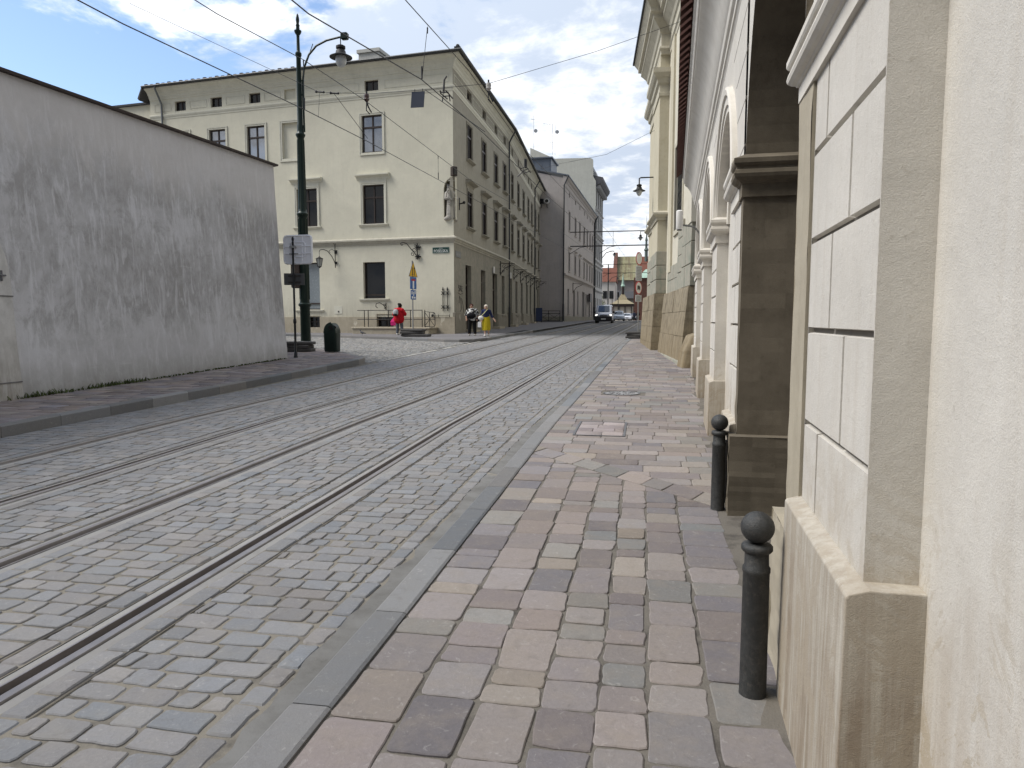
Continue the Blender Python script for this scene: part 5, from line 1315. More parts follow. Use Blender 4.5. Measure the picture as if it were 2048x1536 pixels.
# ================================================================ THINGS ON AND BY THE CORNER BUILDING
m_wi = simple('wrought_iron', (.022, .022, .022), .6, .3)
m_stat = plaster('statue_limestone', (.46, .44, .40), (.16, .14, .12), .75, .6, .3, 60)
# statue in the niche: a robed woman with a child on her arm
sx, sy, sz = -10.78 - .665 * .36, 40.01 + .747 * .36, 7.36
hd = math.atan2(-1, .9)                      # faces the corner diagonal
fx, fy = math.cos(hd), math.sin(hd); rx, ry = fy, -fx
def SP(r_, f, z):
    r_ *= 1.12; f *= 1.12; z *= 1.12
    return (sx + rx * r_ + fx * f, sy + ry * r_ + fy * f, sz + z)
st = thing('saint_statue', 'pale stone statue of a robed woman holding a child, in the corner niche', 'statue', (sx, sy, sz))
q = MB()
q.cap(SP(0, 0, .25), SP(0, 0, .95), .27, .22); q.cap(SP(-.03, .02, .95), SP(0, 0, 1.30), .20, .22); q.cap(SP(-.17, 0, 1.34), SP(.17, 0, 1.34), .12, .12)
q.cap(SP(0, 0, 1.4), SP(0, .01, 1.52), .075, .07); q.ball(SP(.0, .02, 1.65), .115, 12, 9, (1, 1, 1.2)); q.cap(SP(-.1, -.05, 1.68), SP(.1, -.05, 1.68), .1, .1); q.cap(SP(.12, -.06, 1.6), SP(.16, -.05, 1.3), .07, .07); q.cap(SP(-.12, -.06, 1.6), SP(-.16, -.05, 1.3), .07, .07)
q.cap(SP(-.27, .0, 1.30), SP(-.32, .1, 1.05), .085, .075); q.cap(SP(-.32, .1, 1.05), SP(-.06, .26, 1.08), .07, .055)           # her right arm across
q.cap(SP(.26, 0, 1.3), SP(.33, .1, 1.02), .085, .08); q.cap(SP(.33, .1, 1.02), SP(.16, .24, 1.04), .075, .06)
q.cap(SP(.2, .2, 1.1), SP(.2, .18, 1.3), .1, .085); q.ball(SP(.21, .2, 1.45), .08); q.cap(SP(.2, .26, 1.08), SP(.1, .32, .95), .05, .04); q.cap(SP(.26, .26, 1.3), SP(.36, .3, 1.36), .04, .03)   # child
for i in range(9):   # folds of the skirt
    a = -1.2 + i * .3; q.cap(SP(.27 * math.sin(a), .24 * math.cos(a), .1), SP(.15 * math.sin(a) + .05, .2 * math.cos(a), .9 + .06 * (i % 3)), .045, .028)
for i in range(4): q.cap(SP(-.27, .12 - i * .01, .98 - i * .1), SP(.2, .24, .88 - i * .09 + .14), .05, .04)
q.cap(SP(-.2, .05, .06), SP(.2, .1, .06), .16, .16); q.cap(SP(-.3, 0, .02), SP(.3, .05, .02), .12, .12)
q.build('figure', m_stat, st, remesh=.013)
q = MB(); q.tube([SP(.17 * math.cos(a), .04 + .17 * math.sin(a), 1.93 + .03 * (k % 2)) for k, a in enumerate([i * 2 * math.pi / 16 for i in range(17)])], .02, 6); q.build('halo_crown', simple('gilded_white', (.72, .70, .6), .4, .2), st)
# framed box above the niche
bx_ = thing('shrine_box', 'small dark wooden shrine box on the corner above the statue niche', 'box', (-10.68, 39.9, 9.78))
q = MB(); q.bbox((-10.72, 39.94, 10.0), .3, .3, .52, .02, R(42)); q.build('case', m_fr, bx_); q = MB(); q.box((-10.61, 39.82, 9.98), .16, .04, .36, R(42)); q.build('glazing', m_glass, bx_)
# street name sign POSELSKA
m_sgreen = simple('sign_green_enamel', (.012, .05, .04), .35, var=.05); m_swhite = simple('sign_white', (.75, .76, .74), .5, var=.03)
def text(body, size, loc, rot, mat, parent, name='lettering', ext=.002, ax='CENTER', sx_=1.0):
    cu = bpy.data.curves.new(name, 'FONT'); cu.body = body; cu.size = size; cu.extrude = ext; cu.align_x = ax; cu.align_y = 'CENTER'; cu.resolution_u = 2
    o = bpy.data.objects.new(name, cu); COL.objects.link(o); dg = bpy.context.evaluated_depsgraph_get(); me = bpy.data.meshes.new_from_object(o.evaluated_get(dg)); bpy.data.objects.remove(o)
    m = bpy.data.objects.new(name, me); me.materials.clear(); me.materials.append(mat); COL.objects.link(m); m.rotation_euler = rot; m.location = Vector(loc) - (root_of(parent).location if parent else Vector()); m.scale = (sx_, 1, 1)
    if parent: m.parent = parent
    return m
ss_ = thing('street_name_sign', 'dark green enamel street name plate reading POSELSKA on the cream facade', 'sign', FL.P(.9, 0, 5.62))
q = MB(); q.fbox(FL, .37, 1.42, .0, .025, 5.44, 5.79); q.build('plate', m_sgreen, ss_, bevel=.004)
q = MB()
for a, b, c, d in ((.37, 1.42, 5.44, 5.455), (.37, 1.42, 5.775, 5.79), (.37, .385, 5.455, 5.775), (1.405, 1.42, 5.455, 5.775)): q.fbox(FL, a, b, .025, .029, c, d)
q.build('rim', simple('pale_rim', (.45, .5, .47), .5), ss_)
rotL = (R(90), 0, math.atan2(-FL.u.y, -FL.u.x))
text('POSELSKA', .23, FL.P(.895, .027, 5.565), rotL, m_swhite, ss_, ext=.003, sx_=.84); text('ULICA', .075, FL.P(.895, .027, 5.72), rotL, m_swhite, ss_)
s2 = thing('faded_street_plate', 'worn dark street name plate on the shaded street side of the corner', 'sign', F1.P(.8, 0, 5.5))
q = MB(); q.fbox(F1, .35, 1.5, 0, .025, 5.25, 5.62); q.build('plate', simple('grey_plate', (.17, .17, .165), .6), s2)
q = MB(); [q.fbox(F1, .45 + i * .12, .53 + i * .12, .025, .028, 5.36, 5.5) for i in range(8)]; q.build('worn_lettering', simple('worn_letters', (.26, .26, .25), .7), s2)
# wall lantern on scrolled bracket
FLP = FL.P
ln = thing('wall_lantern', 'black wrought iron lantern hanging from a curved bracket on the cream side facade', 'lantern', FLP(7.76, 0, 5.4))
q = MB(); q.fbox(FL, 7.68, 7.84, 0, .05, 5.6, 5.8); q.fbox(FL, 7.68, 7.84, 0, .05, 4.98, 5.12)
q.tube([FLP(7.76, .1, 4.75), FLP(7.76, .1, 6.05)], .025, 6); q.tube([FLP(7.76, .1, 5.0), FLP(7.85, .3, 5.4), FLP(8.05, .45, 5.72), FLP(8.25, .6, 5.82), FLP(8.42, .7, 5.78), FLP(8.46, .72, 5.68)], .022, 6)
q.tube([FLP(7.76, .1, 5.75), FLP(7.9, .25, 5.85), FLP(8.0, .38, 5.74), FLP(7.95, .34, 5.62)], .016, 6); q.tube([FLP(7.76, .1, 6.05), FLP(7.82, .15, 6.2), FLP(7.8, .12, 6.26)], .014, 5); q.tube([FLP(7.76, .1, 6.05), FLP(7.7, .12, 6.2)], .014, 5)
q.build('bracket', m_wi, ln, smooth=True)
lp0 = FLP(8.46, .72, 0); q = MB(); q.tube([(lp0.x, lp0.y, 5.68), (lp0.x, lp0.y, 5.38)], .012, 6); q.lathe([(.03, 5.40), (.08, 5.34), (.24, 5.27), (.24, 5.25)], (lp0.x, lp0.y, 0), 6); q.lathe([(.13, 4.80), (.13, 4.78), (.05, 4.74), (.03, 4.7)], (lp0.x, lp0.y, 0), 6)
for k in range(6):
    a = k * math.pi / 3; q.tube([(lp0.x + .22 * math.cos(a), lp0.y + .22 * math.sin(a), 5.26), (lp0.x + .125 * math.cos(a), lp0.y + .125 * math.sin(a), 4.8)], .013, 5)
q.build('lantern_frame', m_wi, ln)
q = MB(); q.lathe([(.112, 4.8), (.2, 5.25)], (lp0.x, lp0.y, 0), 6); q.build('lantern_glass', simple('frosted_lantern_glass', (.34, .35, .33), .3, 0, .5), ln)
# ornamental scroll brackets
def scroll(q, pts, r=.02): q.tube(pts, r, 6)
def spiral(c, F, r0, turns, n, d, a0=0, dirn=1): return [F.P(c[0] + r0 * (1 - i / n * .75) * math.cos(a0 + dirn * turns * 6.28 * i / n), d, c[1] + r0 * (1 - i / n * .75) * math.sin(a0 + dirn * turns * 6.28 * i / n)) for i in range(n + 1)]
sb = thing('iron_scroll_bracket', 'ornate black iron scroll bracket high on the cream facade, over the triangular sign', 'bracket', FLP(2.4, 0, 5.6)); q = MB()
q.tube([FLP(2.35, .08, 5.12), FLP(2.35, .08, 6.05)], .03, 6); q.tube([FLP(2.35, .1, 5.3), FLP(2.6, .4, 5.7), FLP(2.75, .65, 5.98), FLP(2.9, .9, 6.04), FLP(2.98, 1.0, 5.95), FLP(2.93, .95, 5.86), FLP(2.87, .88, 5.9)], .025, 6)
for c, r0, a0, dr in (((2.5, 5.62), .16, 0, 1), ((2.62, 5.42), .12, 1.5, -1), ((2.3, 5.78), .12, 3, 1), ((2.28, 5.28), .10, 2, -1), ((2.45, 5.88), .10, .5, 1)): q.tube(spiral(c, FL, r0, 1.1, 12, .12, a0, dr), .018, 5)
for z in (5.25, 5.8): q.fbox(FL, 2.15, 2.5, 0, .08, z, z + .06); q.tube([FLP(2.2, .1, z - .12), FLP(2.45, .1, z + .15)], .02, 5); q.tube([FLP(2.45, .1, z - .12), FLP(2.2, .1, z + .15)], .02, 5)
q.build('scrollwork', m_wi, sb)
sb2 = thing('iron_scroll_bracket', 'small black iron scroll bracket low on the cream facade, above the basement railing', 'bracket', FLP(4.5, 0, 2.4)); q = MB()
q.tube([FLP(4.42, .08, 2.17), FLP(4.42, .08, 2.62)], .03, 6); q.tube([FLP(4.42, .08, 2.3), FLP(4.52, .25, 2.5), FLP(4.62, .5, 2.62), FLP(4.74, .7, 2.56), FLP(4.76, .72, 2.4), FLP(4.68, .64, 2.3)], .022, 6); q.tube(spiral((4.5, 2.48), FL, .08, 1.1, 10, .12), .018, 5); q.tube(spiral((4.45, 2.3), FL, .07, 1.1, 10, .12, 2, -1), .018, 5)
q.build('scrollwork', m_wi, sb2)
for s_, lb in ((.78, 'left one of two spear-shaped iron wall ornaments at the corner'), (.50, 'right one of two spear-shaped iron wall ornaments at the corner')):
    r = thing('iron_wall_ornament', lb, 'ornament', FLP(s_, 0, 2.8), group='paired iron wall anchors'); q = MB()
    q.tube([FLP(s_, .05, 2.12), FLP(s_, .05, 3.3)], .022, 6); q.tube([FLP(s_, .05, 3.28), FLP(s_, .05, 3.36), FLP(s_, .05, 3.52)], [.022, .05, .004], 6)
    for z in (2.35, 3.15): q.tube([FLP(s_ - .1, .06, z - .1), FLP(s_ + .1, .06, z + .1)], .02, 5); q.tube([FLP(s_ + .1, .06, z - .1), FLP(s_ - .1, .06, z + .1)], .02, 5); q.fbox(FL, s_ - .035, s_ + .035, 0, .07, z - .035, z + .035)
    q.build('spear', m_wi, r)
# basement area wall and railing
aw = thing('area_wall', 'low stone area wall in front of the basement window, carrying an iron railing', 'wall', FLP(3.5, 1.3, .8)); q = MB()
q.fbox(FL, 1.14, 6.0, .9, 1.3, .4, 1.09); q.fbox(FL, 1.14, 1.5, .06, .9, .4, 1.09); q.fbox(FL, 5.7, 6.0, .06, .9, .4, 1.1); q.build('masonry', m_soc, aw, bevel=.02)
q = MB(); q.fbox(FL, 1.08, 6.06, .85, 1.36, 1.09, 1.19); q.fbox(FL, 1.08, 1.55, .06, .85, 1.09, 1.19); q.fbox(FL, 5.65, 6.06, .06, .85, 1.1, 1.19); q.build('coping', m_soc, aw, bevel=.025)
rl = thing('area_railing', 'black iron two-bar railing standing on the low stone area wall', 'railing', FLP(3.5, 1.15, 1.13)); q = MB()
for z in (2.16, 1.64): q.tube([FLP(5.75, 1.12, z), FLP(1.6, 1.12, z)], .024, 6)
q.build('bar', m_wi, rl); 
for s_ in (5.3, 5.05, 3.75, 2.35, 1.62, 1.45):
    q = MB(); q.tube([FLP(s_, 1.12, 1.1), FLP(s_, 1.12, 2.18)], .024, 6); q.build('post', m_wi, rl)
q = MB(); c = [(1.5, 1.22), (1.5, 2.08), (.92, 2.02), (.86, 1.95), (.86, 1.3), (.92, 1.22)]
q.tube([FLP(a, 1.05, b) for a, b in c] + [FLP(1.5, 1.05, 1.22)], .022, 6); q.tube([FLP(1.2, 1.05, 1.22), FLP(1.2, 1.05, 2.05)], .018, 6); q.tube([FLP(.86, 1.05, 1.64), FLP(1.5, 1.05, 1.64)], .018, 6)
q.tube([FLP(1.5, 1.05, 1.25), FLP(.9, 1.05, 2.0)], .015, 6); q.tube([FLP(1.5, 1.05, 2.05), FLP(.9, 1.05, 1.28)], .015, 6); q.build('gate_leaf', m_wi, rl)
sbar = thing('iron_stay_bar', 'thin horizontal iron stay bar between railing gate and building corner', 'bar', FLP(.9, .1, 1.84)); q = MB()
q.tube([FLP(1.42, .1, 1.84), FLP(.34, .1, 1.84)], .018, 6); [q.tube([FLP(s_, .1, 1.76), FLP(s_, .1, 1.92)], .018, 6) for s_ in (.36, 1.05)]; q.ball(FLP(1.42, .1, 1.86), .08, 8, 6); q.build('bar', m_wi, sbar)
# small iron torch holder right of the niche
ho = thing('iron_wall_hook', 'small iron hook on the shaded facade beside the statue niche', 'hook', F1.P(1.3, 0, 8.4)); q = MB(); q.fbox(F1, 1.2, 1.3, 0, .04, 8.05, 8.75); q.tube([F1.P(1.25, .03, 8.4), F1.P(1.25, .3, 8.45)], .04, 6); q.ball(F1.P(1.25, .3, 8.47), .09, 8, 6); q.build('hook', m_wi, ho)
# row of scroll brackets along the street facade
def sbracket(F, s_, lb):
    r = thing('iron_sign_bracket', lb, 'bracket', F.P(s_, 0, 5.4), group='wrought iron sign brackets along the street facade'); q = MB(); G = lambda d, z: F.P(s_, d, z)
    q.tube([G(.05, 4.95), G(.05, 6.0)], .03, 6); q.tube([G(.05, 5.85), G(1.15, 5.8)], .025, 6); q.tube([G(.05, 5.05), G(.4, 5.5), G(.9, 5.72), G(1.1, 5.62), G(1.05, 5.5)], .025, 6)
    for c, r0 in (((.3, 5.62), .15), ((.55, 5.45), .12), ((.25, 5.25), .11), ((.75, 5.62), .09)): q.tube([G(c[0] + r0 * (1 - i / 14 * .7) * math.cos(i * .5), c[1] + r0 * (1 - i / 14 * .7) * math.sin(i * .5)) for i in range(15)], .018, 5)
    for z in (5.1, 5.4, 5.7): q.fbox(F, s_ - .05, s_ + .05, 0, .06, z, z + .08)
    q.build('scrollwork', m_wi, r)
for F, s_, lb in ((F1, 13.0, 'wrought iron sign bracket nearest the first dark downpipe on its near side'), (F2, 3.4, 'wrought iron sign bracket just past the first dark downpipe'), (F2, 8.0, 'wrought iron sign bracket above the second door past the first downpipe'), (F2, 12.5, 'wrought iron sign bracket midway between the two dark downpipes'), (F2, 16.5, 'wrought iron sign bracket just before the second dark downpipe'), (F2, 22.6, 'wrought iron sign bracket farthest along the corner building, past the second downpipe')): sbracket(F, s_, lb)
r = thing('iron_sign_bracket', 'wrought iron sign bracket on the pink house', 'bracket', FD.P(8.1, 0, 6), group='wrought iron sign brackets along the street facade'); q = MB(); q.tube([FD.P(8, .05, 5.0), FD.P(8, .05, 6.3)], .04, 6); q.tube([FD.P(8, .05, 6.2), FD.P(8, 1.3, 6.1)], .03, 6); q.tube([FD.P(8, .05, 5.1), FD.P(8, .5, 5.7), FD.P(8, 1.2, 6)], .03, 6); q.build('scrollwork', m_wi, r)
# small white wall lights over two doors
for F, s_, lb in ((F1, 10.3, 'small white wall light above the second door of the shaded facade'), (F2, .7, 'small white wall light by the first downpipe')):
    r = thing('wall_light', lb, 'lamp', F.P(s_, 0, 5.2), group='small white wall lights'); q = MB(); q.tube([F.P(s_, .1, 4.95), F.P(s_, .1, 5.4)], .09, 10); q.build('shade', m_wplast, r, smooth=True); q = MB(); q.fbox(F, s_ - .03, s_ + .03, -.01, .05, 5.05, 5.3); q.build('mount', m_wi, r)
# black pedestrian barrier by the pink side wall
pbr = thing('pedestrian_barrier', 'black iron pedestrian barrier standing before the pink side wall', 'barrier', (-10.6, 80.3, zg(80) + .12)); z0 = zg(80) + .12; q = MB(); xs = (-11.9, -9.3); Yb = 80.3
for z in (.15, .95, 1.25): q.tube([(xs[0], Yb, z0 + z), (xs[1], Yb, z0 + z)], .035, 6)
for x in (xs[0], -10.6, xs[1]): q.tube([(x, Yb, z0), (x, Yb, z0 + 1.3)], .04, 6)
for a, b in ((xs[0], -10.6), (-10.6, xs[1])): q.tube([(a, Yb, z0 + .15), (b, Yb, z0 + .95)], .02, 5); q.tube([(b, Yb, z0 + .15), (a, Yb, z0 + .95)], .02, 5)
q.build('frame', m_wi, pbr); q = MB(); q.box((-10.6, Yb, z0 + .05), 3.4, .8, .12); q.build('footing', m_iron, pbr)
pl_ = thing('blue_notice_board', 'dark blue standing board beside the second dark downpipe', 'board', (-11.5, 77.5, zg(77) + .12)); q = MB(); q.box((-11.25, 77.3, zg(77) + .95), .7, .1, 1.5, .2); q.build('board', simple('dark_blue_paint', (.02, .035, .09), .5), pl_)
q = MB(); q.box((-11.5, 77.3, zg(77) + .2), .06, .5, .3, .2); q.box((-11.0, 77.4, zg(77) + .2), .06, .5, .3, .2); q.build('leg', m_wi, pl_)
# ================================================================ STREET LAMP, SIGNS, BIN
m_green = simple('bottle_green_paint', (.006, .017, .012), .38, .1, .3, .15, 6)
m_rub = simple('black_rubber', (.085, .082, .08), .9, 0, .2, .25, 8, .3)
m_clear = simple('lamp_glass', (.45, .47, .48), .1, 0, .8, .05)
lx, ly = -12.66, 25.26; lz = zg(ly) + KL
lamp = thing('street_lamp', 'tall dark green street lamp with curved arm and bell lantern beside the grey wall end', 'street lamp', (lx, ly, lz))
q = MB(); z_ = lambda z: z - lz
q.lathe([(.0, -.1), (.30, -.1), (.30, 0), (.29, .1), (.24, .13), (.235, .17), (.26, .19), (.26, .22), (.215, .26), (.20, .28)], (lx, ly, lz), 20); q.build('base', m_green, lamp, smooth=True, crease=50)
q = MB()
q.lathe([(.19, .25), (.185, 1.55), (.2, 1.58), (.245, 1.63), (.245, 1.68), (.19, 1.72), (.178, 1.8), (.165, 4.9), (.18, 4.94), (.215, 5.0), (.215, 5.05), (.17, 5.1), (.15, 5.14), (.125, 7.8), (.14, 7.84), (.175, 7.9), (.175, 7.95), (.13, 8.0), (.115, 8.08), (.115, 8.25), (.10, 8.3), (.085, 10.7), (.10, 10.75), (.115, 10.78), (.115, 10.86), (.08, 10.9), (.062, 10.95), (.055, 11.4)], (lx, ly, lz), 20)
q.build('shaft', m_green, lamp, smooth=True, crease=35)
q = MB()
for k in range(10):
    a = k * math.pi / 5; q.tube([(lx + .172 * math.cos(a), ly + .172 * math.sin(a), lz + 1.85), (lx + .162 * math.cos(a), ly + .162 * math.sin(a), lz + 4.85)], .022, 5); q.tube([(lx + .145 * math.cos(a), ly + .145 * math.sin(a), lz + 5.2), (lx + .122 * math.cos(a), ly + .122 * math.sin(a), lz + 7.75)], .016, 5)
q.build('fluting', m_green, lamp, smooth=True)
q = MB(); q.lathe([(.05, 11.35), (.06, 11.5), (.10, 11.55), (.13, 11.62), (.13, 11.66), (.07, 11.68), (.06, 11.8), (.075, 11.84), (.05, 11.9), (.065, 12.02), (.06, 12.1), (.035, 12.22), (.01, 12.26)], (lx, ly, lz), 16); q.build('finial', m_green, lamp, smooth=True, crease=50)
q = MB(); ax = lx + .16
q.tube([(ax, ly, 8.55), (ax - .01, ly, 9.4), (ax - .02, ly, 10.3), (ax + .05, ly, 10.85), (ax + .25, ly, 11.3), (ax + .55, ly, 11.6), (ax + .95, ly, 11.76), (ax + 1.45, ly, 11.84), (ax + 1.62, ly, 11.86)], .038, 8)
q.tube([(ax + .3, ly, 11.4), (ax + .42, ly, 11.68)], .014, 6)
for z in (8.75, 9.9, 10.4): q.tube([(lx, ly, z), (ax, ly, z)], .03, 6)
q.bbox((ax + 1.66, ly, 11.86), .26, .2, .24, .03); q.tube([(ax + 1.5, ly, 11.8), (ax + 1.5, ly, 11.55)], .018, 6); q.build('arm', m_green, lamp, smooth=True)
def lantern(mb, c, k=1.0): mb.lathe([(.02, .42 * k), (.1 * k, .42 * k), (.17 * k, .38 * k), (.17 * k, .30 * k), (.12 * k, .27 * k), (.17 * k, .22 * k), (.19 * k, .12 * k), (.30 * k, .05 * k), (.41 * k, .0), (.41 * k, -.02 * k), (.2 * k, .02 * k)], c, 24)
q = MB(); lc = (ax + 1.5, ly, 11.14); lantern(q, lc); q.build('lantern_hood', m_wi, lamp, smooth=True, crease=50)
q = MB(); q.lathe([(.19, .02), (.205, -.08), (.19, -.2), (.13, -.31), (.05, -.36), (.0, -.37)], lc, 20); q.build('lantern_globe', m_clear, lamp, smooth=True)
q = MB(); q.bbox((lx - .25, ly - .1, lz + 2.75), .34, .3, .95, .03); q.build('control_box', m_fr, lamp)
q = MB(); q.tube([(lx - .25, ly, lz + 2.4), (lx + .0, ly, lz + 2.4)], .03, 6); q.tube([(lx - .25, ly, lz + 3.1), (lx, ly, lz + 3.1)], .03, 6); q.build('box_strap', m_wi, lamp)
# rubber blocks behind the lamp foot
rb = thing('rubber_base_stack', 'stack of dark rubber base blocks at the foot of the green street lamp', 'base block', (-11.95, 23.4, zg(23.4) + KL)); q = MB(); zz = zg(23.4) + KL
for i, (dx, a, h) in enumerate(((0, .1, .12), (-.06, .02, .12), (.02, .16, .11))): q.bbox((-11.95 + dx, 23.4, zz + .06 + i * .12), .95, .5, h, .025, a)
q.build('blocks', m_rub, rb, bevel=.01)
# sign post with white and dark plates seen from behind
px, py, pz = -10.65, 20.55, zg(20.55) + KL
sp = thing('sign_post', 'slim black sign post by the grey wall end, carrying plates seen from behind', 'sign post', (px, py, pz)); q = MB()
q.lathe([(.0, -.05), (.075, -.05), (.07, .02), (.055, .05), (.05, .16), (.036, .18), (.034, 1.05), (.05, 1.08), (.05, 1.18), (.034, 1.2), (.03, 3.5), (.032, 3.52), (.032, 3.56), (.02, 3.58), (.034, 3.62), (.034, 3.68), (.012, 3.72)], (px, py, pz), 14); q.build('post', simple('black_gloss_paint', (.012, .012, .013), .35, .1), sp, smooth=True, crease=50)
m_pl = simple('white_sign_back', (.82, .825, .85), .45, 0, .4, .04)
def rplate(mb, c, hw, hh, rad, th, rz, tp=0):
    pts = []
    for (sx_, sz_, a0) in ((1, 1, 0), (-1, 1, 90), (-1, -1, 180), (1, -1, 270)):
        for k in range(6): a = R(a0 + k * 18); pts.append((sx_ * (hw - rad) + rad * math.cos(a), sz_ * (hh - rad) + rad * math.sin(a)))
    ca, sa = math.cos(rz), math.sin(rz); f = lambda p, o: (c[0] + p[0] * ca - o * sa, c[1] + p[0] * sa + o * ca, c[2] + p[1])
    mb.loft([[f(p, 0) for p in pts], [f(p, th) for p in pts]]); return f
q = MB(); f = rplate(q, (px + .13, py + .06, pz + 3.33), .5, .45, .13, .03, R(-4)); q.build('white_plate', m_pl, sp)
q = MB(); rim = []
for k in range(25):
    a = k / 24 * 2 * math.pi; rim.append(f((max(-.47, min(.47, .62 * math.cos(a))), max(-.42, min(.42, .57 * math.sin(a)))), -.012))
q.tube(rim, .02, 6)
for zo in (-.12, .1): q.tube([f((-.47, zo), -.01), f((.47, zo), -.01)], .022, 6)
for xo in (-.12, .14): q.tube([f((xo, -.43), -.01), f((xo + .03, .43), -.01)], .022, 6)
for r_ in (.17, .28): q.tube([f((max(-r_ * .9, min(r_ * .9, r_ * 1.25 * math.cos(k / 20 * 6.283))), max(-r_ * .8, min(r_ * .8, r_ * 1.1 * math.sin(k / 20 * 6.283)))), -.01) for k in range(21)], .022, 6)
q.build('stiffening_rib', m_pl, sp, smooth=True)
m_galv0 = simple('zinc_band', (.35, .35, .34), .5, .5); q = MB(); q.fbox(WORLD, px - .09, px + .09, py - .04, py + .06, pz + 3.38, pz + 3.44); q.build('clamp', m_galv0, sp); q = MB(); q.fbox(WORLD, px - .14, px + .16, py + .02, py + .05, pz + 3.18, pz + 3.22); q.build('clamp', simple('zinc_clamp', (.35, .35, .34), .5, .5), sp)
q = MB(); rplate(q, (px - .02, py + .06, pz + 2.43), .32, .18, .01, .03, R(6)); q.build('dark_plate', simple('dark_sign_back', (.085, .085, .085), .6), sp)
q = MB(); [q.fbox(WORLD, px - .2, px + .2, py + .03, py + .058, pz + 2.43 + o, pz + 2.46 + o) for o in (-.11, .08)]; q.build('plate_bracket', m_fr, sp)
# litter bin
bx0, by0 = -10.62, 23.15; bz0 = zg(by0) + KL
bn = thing('litter_bin', 'dark green rounded litter bin with domed top on the pavement corner', 'litter bin', (bx0, by0, bz0)); q = MB()
def rrect(hx, hy, r_, cx, cy, z):
    o = []
    for (sx_, sy_, a0) in ((1, 1, 0), (-1, 1, 90), (-1, -1, 180), (1, -1, 270)):
        for k in range(5): a = R(a0 + k * 22.5); o.append((cx + sx_ * (hx - r_) + r_ * math.cos(a), cy + sy_ * (hy - r_) + r_ * math.sin(a), z))
    return o
rg = [rrect(.205, .19, .07, bx0, by0, bz0 + .02), rrect(.225, .21, .08, bx0, by0, bz0 + .05), rrect(.235, .22, .08, bx0, by0, bz0 + .62), rrect(.235, .22, .08, bx0, by0, bz0 + .67)]
q.loft(rg); q.build('body', m_green, bn, smooth=True, crease=45)
q = MB(); n = 16; rg = []
for yy, k in ((-.215, .93), (-.2, 1), (.2, 1), (.215, .93)):
    rg.append([(bx0 + .228 * k * math.cos(math.pi * i / n) , by0 + yy, bz0 + .66 + .36 * k * math.sin(math.pi * i / n)) for i in range(n + 1)])
q.loft(rg); q.build('dome', m_green, bn, smooth=True, crease=45)
q = MB(); rg = []
for yy in (-.225, .225): rg.append([(bx0 - .02 + .29 * math.cos(math.pi * i / n), by0 + yy * .5, bz0 + .68 + .37 * math.sin(math.pi * i / n)) for i in range(3, n - 2)])
q.tube([(bx0 - .16, by0 - .2, bz0 + .68), (bx0 - .12, by0 - .19, bz0 + .88), (bx0 - .04, by0 - .19, bz0 + 1.0), (bx0 + .05, by0 - .19, bz0 + 1.03)], .022, 8); q.build('dome_rib', m_green, bn, smooth=True)
q = MB(); q.disc((bx0 + .10, by0 - .195, bz0 + .86), (.45, -1, .25), .12, 20, .03, None, 1.1, .65); q.build('opening', simple('bin_opening', (.004, .004, .004), .9), bn)
q = MB(); q.box((bx0 - .2, by0 - .22, bz0 + .14), .02, .012, .05); q.build('lock', simple('zinc_lock', (.3, .3, .3), .5, .4), bn)
# ---- temporary signs by the corner building
m_yelw = simple('sign_yellow', (.68, .40, .02), .45, var=.04); m_blue = simple('sign_blue', (.035, .12, .34), .45, var=.04); m_black = simple('sign_black', (.012, .012, .012), .5); m_red = simple('sign_red', (.42, .02, .025), .45, var=.04); m_galv = simple('galvanised_pole', (.28, .28, .275), .45, .4)
def sgn_frame(x, y, rz):
    return lambda u_, o, z: Vector((x + u_ * math.cos(rz) - o * math.sin(rz) * -1 * -1, y + u_ * math.sin(rz) + o * math.cos(rz) * -1, z)) if False else Vector((x + u_ * math.cos(rz) + o * math.sin(rz), y + u_ * math.sin(rz) - o * math.cos(rz), z))
tx, ty = -11.95, 36.0; tz = zg(ty) + .12; RZ = R(18 + 60)
ts = thing('temporary_sign_stand', 'grey sign pole with yellow triangle and two blue plates standing on rubber blocks', 'sign', (tx, ty, tz))
q = MB(); q.tube([(tx, ty, tz + .1), (tx, ty, tz + 3.95)], .035, 10); q.build('pole', m_galv, ts, smooth=True)
S = sgn_frame(tx, ty, RZ)
def flat(mb, S, pts, o0, o1): mb.loft([[S(u_, o0, z) for u_, z in pts], [S(u_, o1, z) for u_, z in pts]])
def tri(c, h, w): return [(-w / 2, c - h / 3), (w / 2, c - h / 3), (0, c + 2 * h / 3)]
zc = tz + 3.38 + .0
q = MB(); flat(q, S, tri(zc, .80, .90), .04, .055); q.build('triangle_border', m_black, ts); q = MB(); flat(q, S, tri(zc - .008, .70, .79), .055, .06); q.build('triangle_plate', m_yelw, ts)
q = MB()
for xo, up in ((-.09, -1), (.09, 1)):
    flat(q, S, [(xo - .03, zc - .2), (xo + .03, zc - .2), (xo + .03, zc + .22), (xo - .03, zc + .22)], .06, .064); e = zc + (.26 if up > 0 else -.24); flat(q, S, [(xo - .07, e - up * .12), (xo + .07, e - up * .12), (xo, e)], .064, .067)
q.build('arrow_symbol', m_black, ts)
q = MB(); flat(q, S, [(-.32, tz + 2.47), (.32, tz + 2.47), (.32, tz + 3.1), (-.32, tz + 3.1)], .04, .055); q.build('dead_end_plate', m_blue, ts)
q = MB(); flat(q, S, [(-.07, tz + 2.5), (.07, tz + 2.5), (.07, tz + 2.9), (-.07, tz + 2.9)], .055, .059); q.build('white_bar', m_swhite, ts); q = MB(); flat(q, S, [(-.19, tz + 2.9), (.19, tz + 2.9), (.19, tz + 3.0), (-.19, tz + 3.0)], .055, .06); q.build('red_bar', m_red, ts)
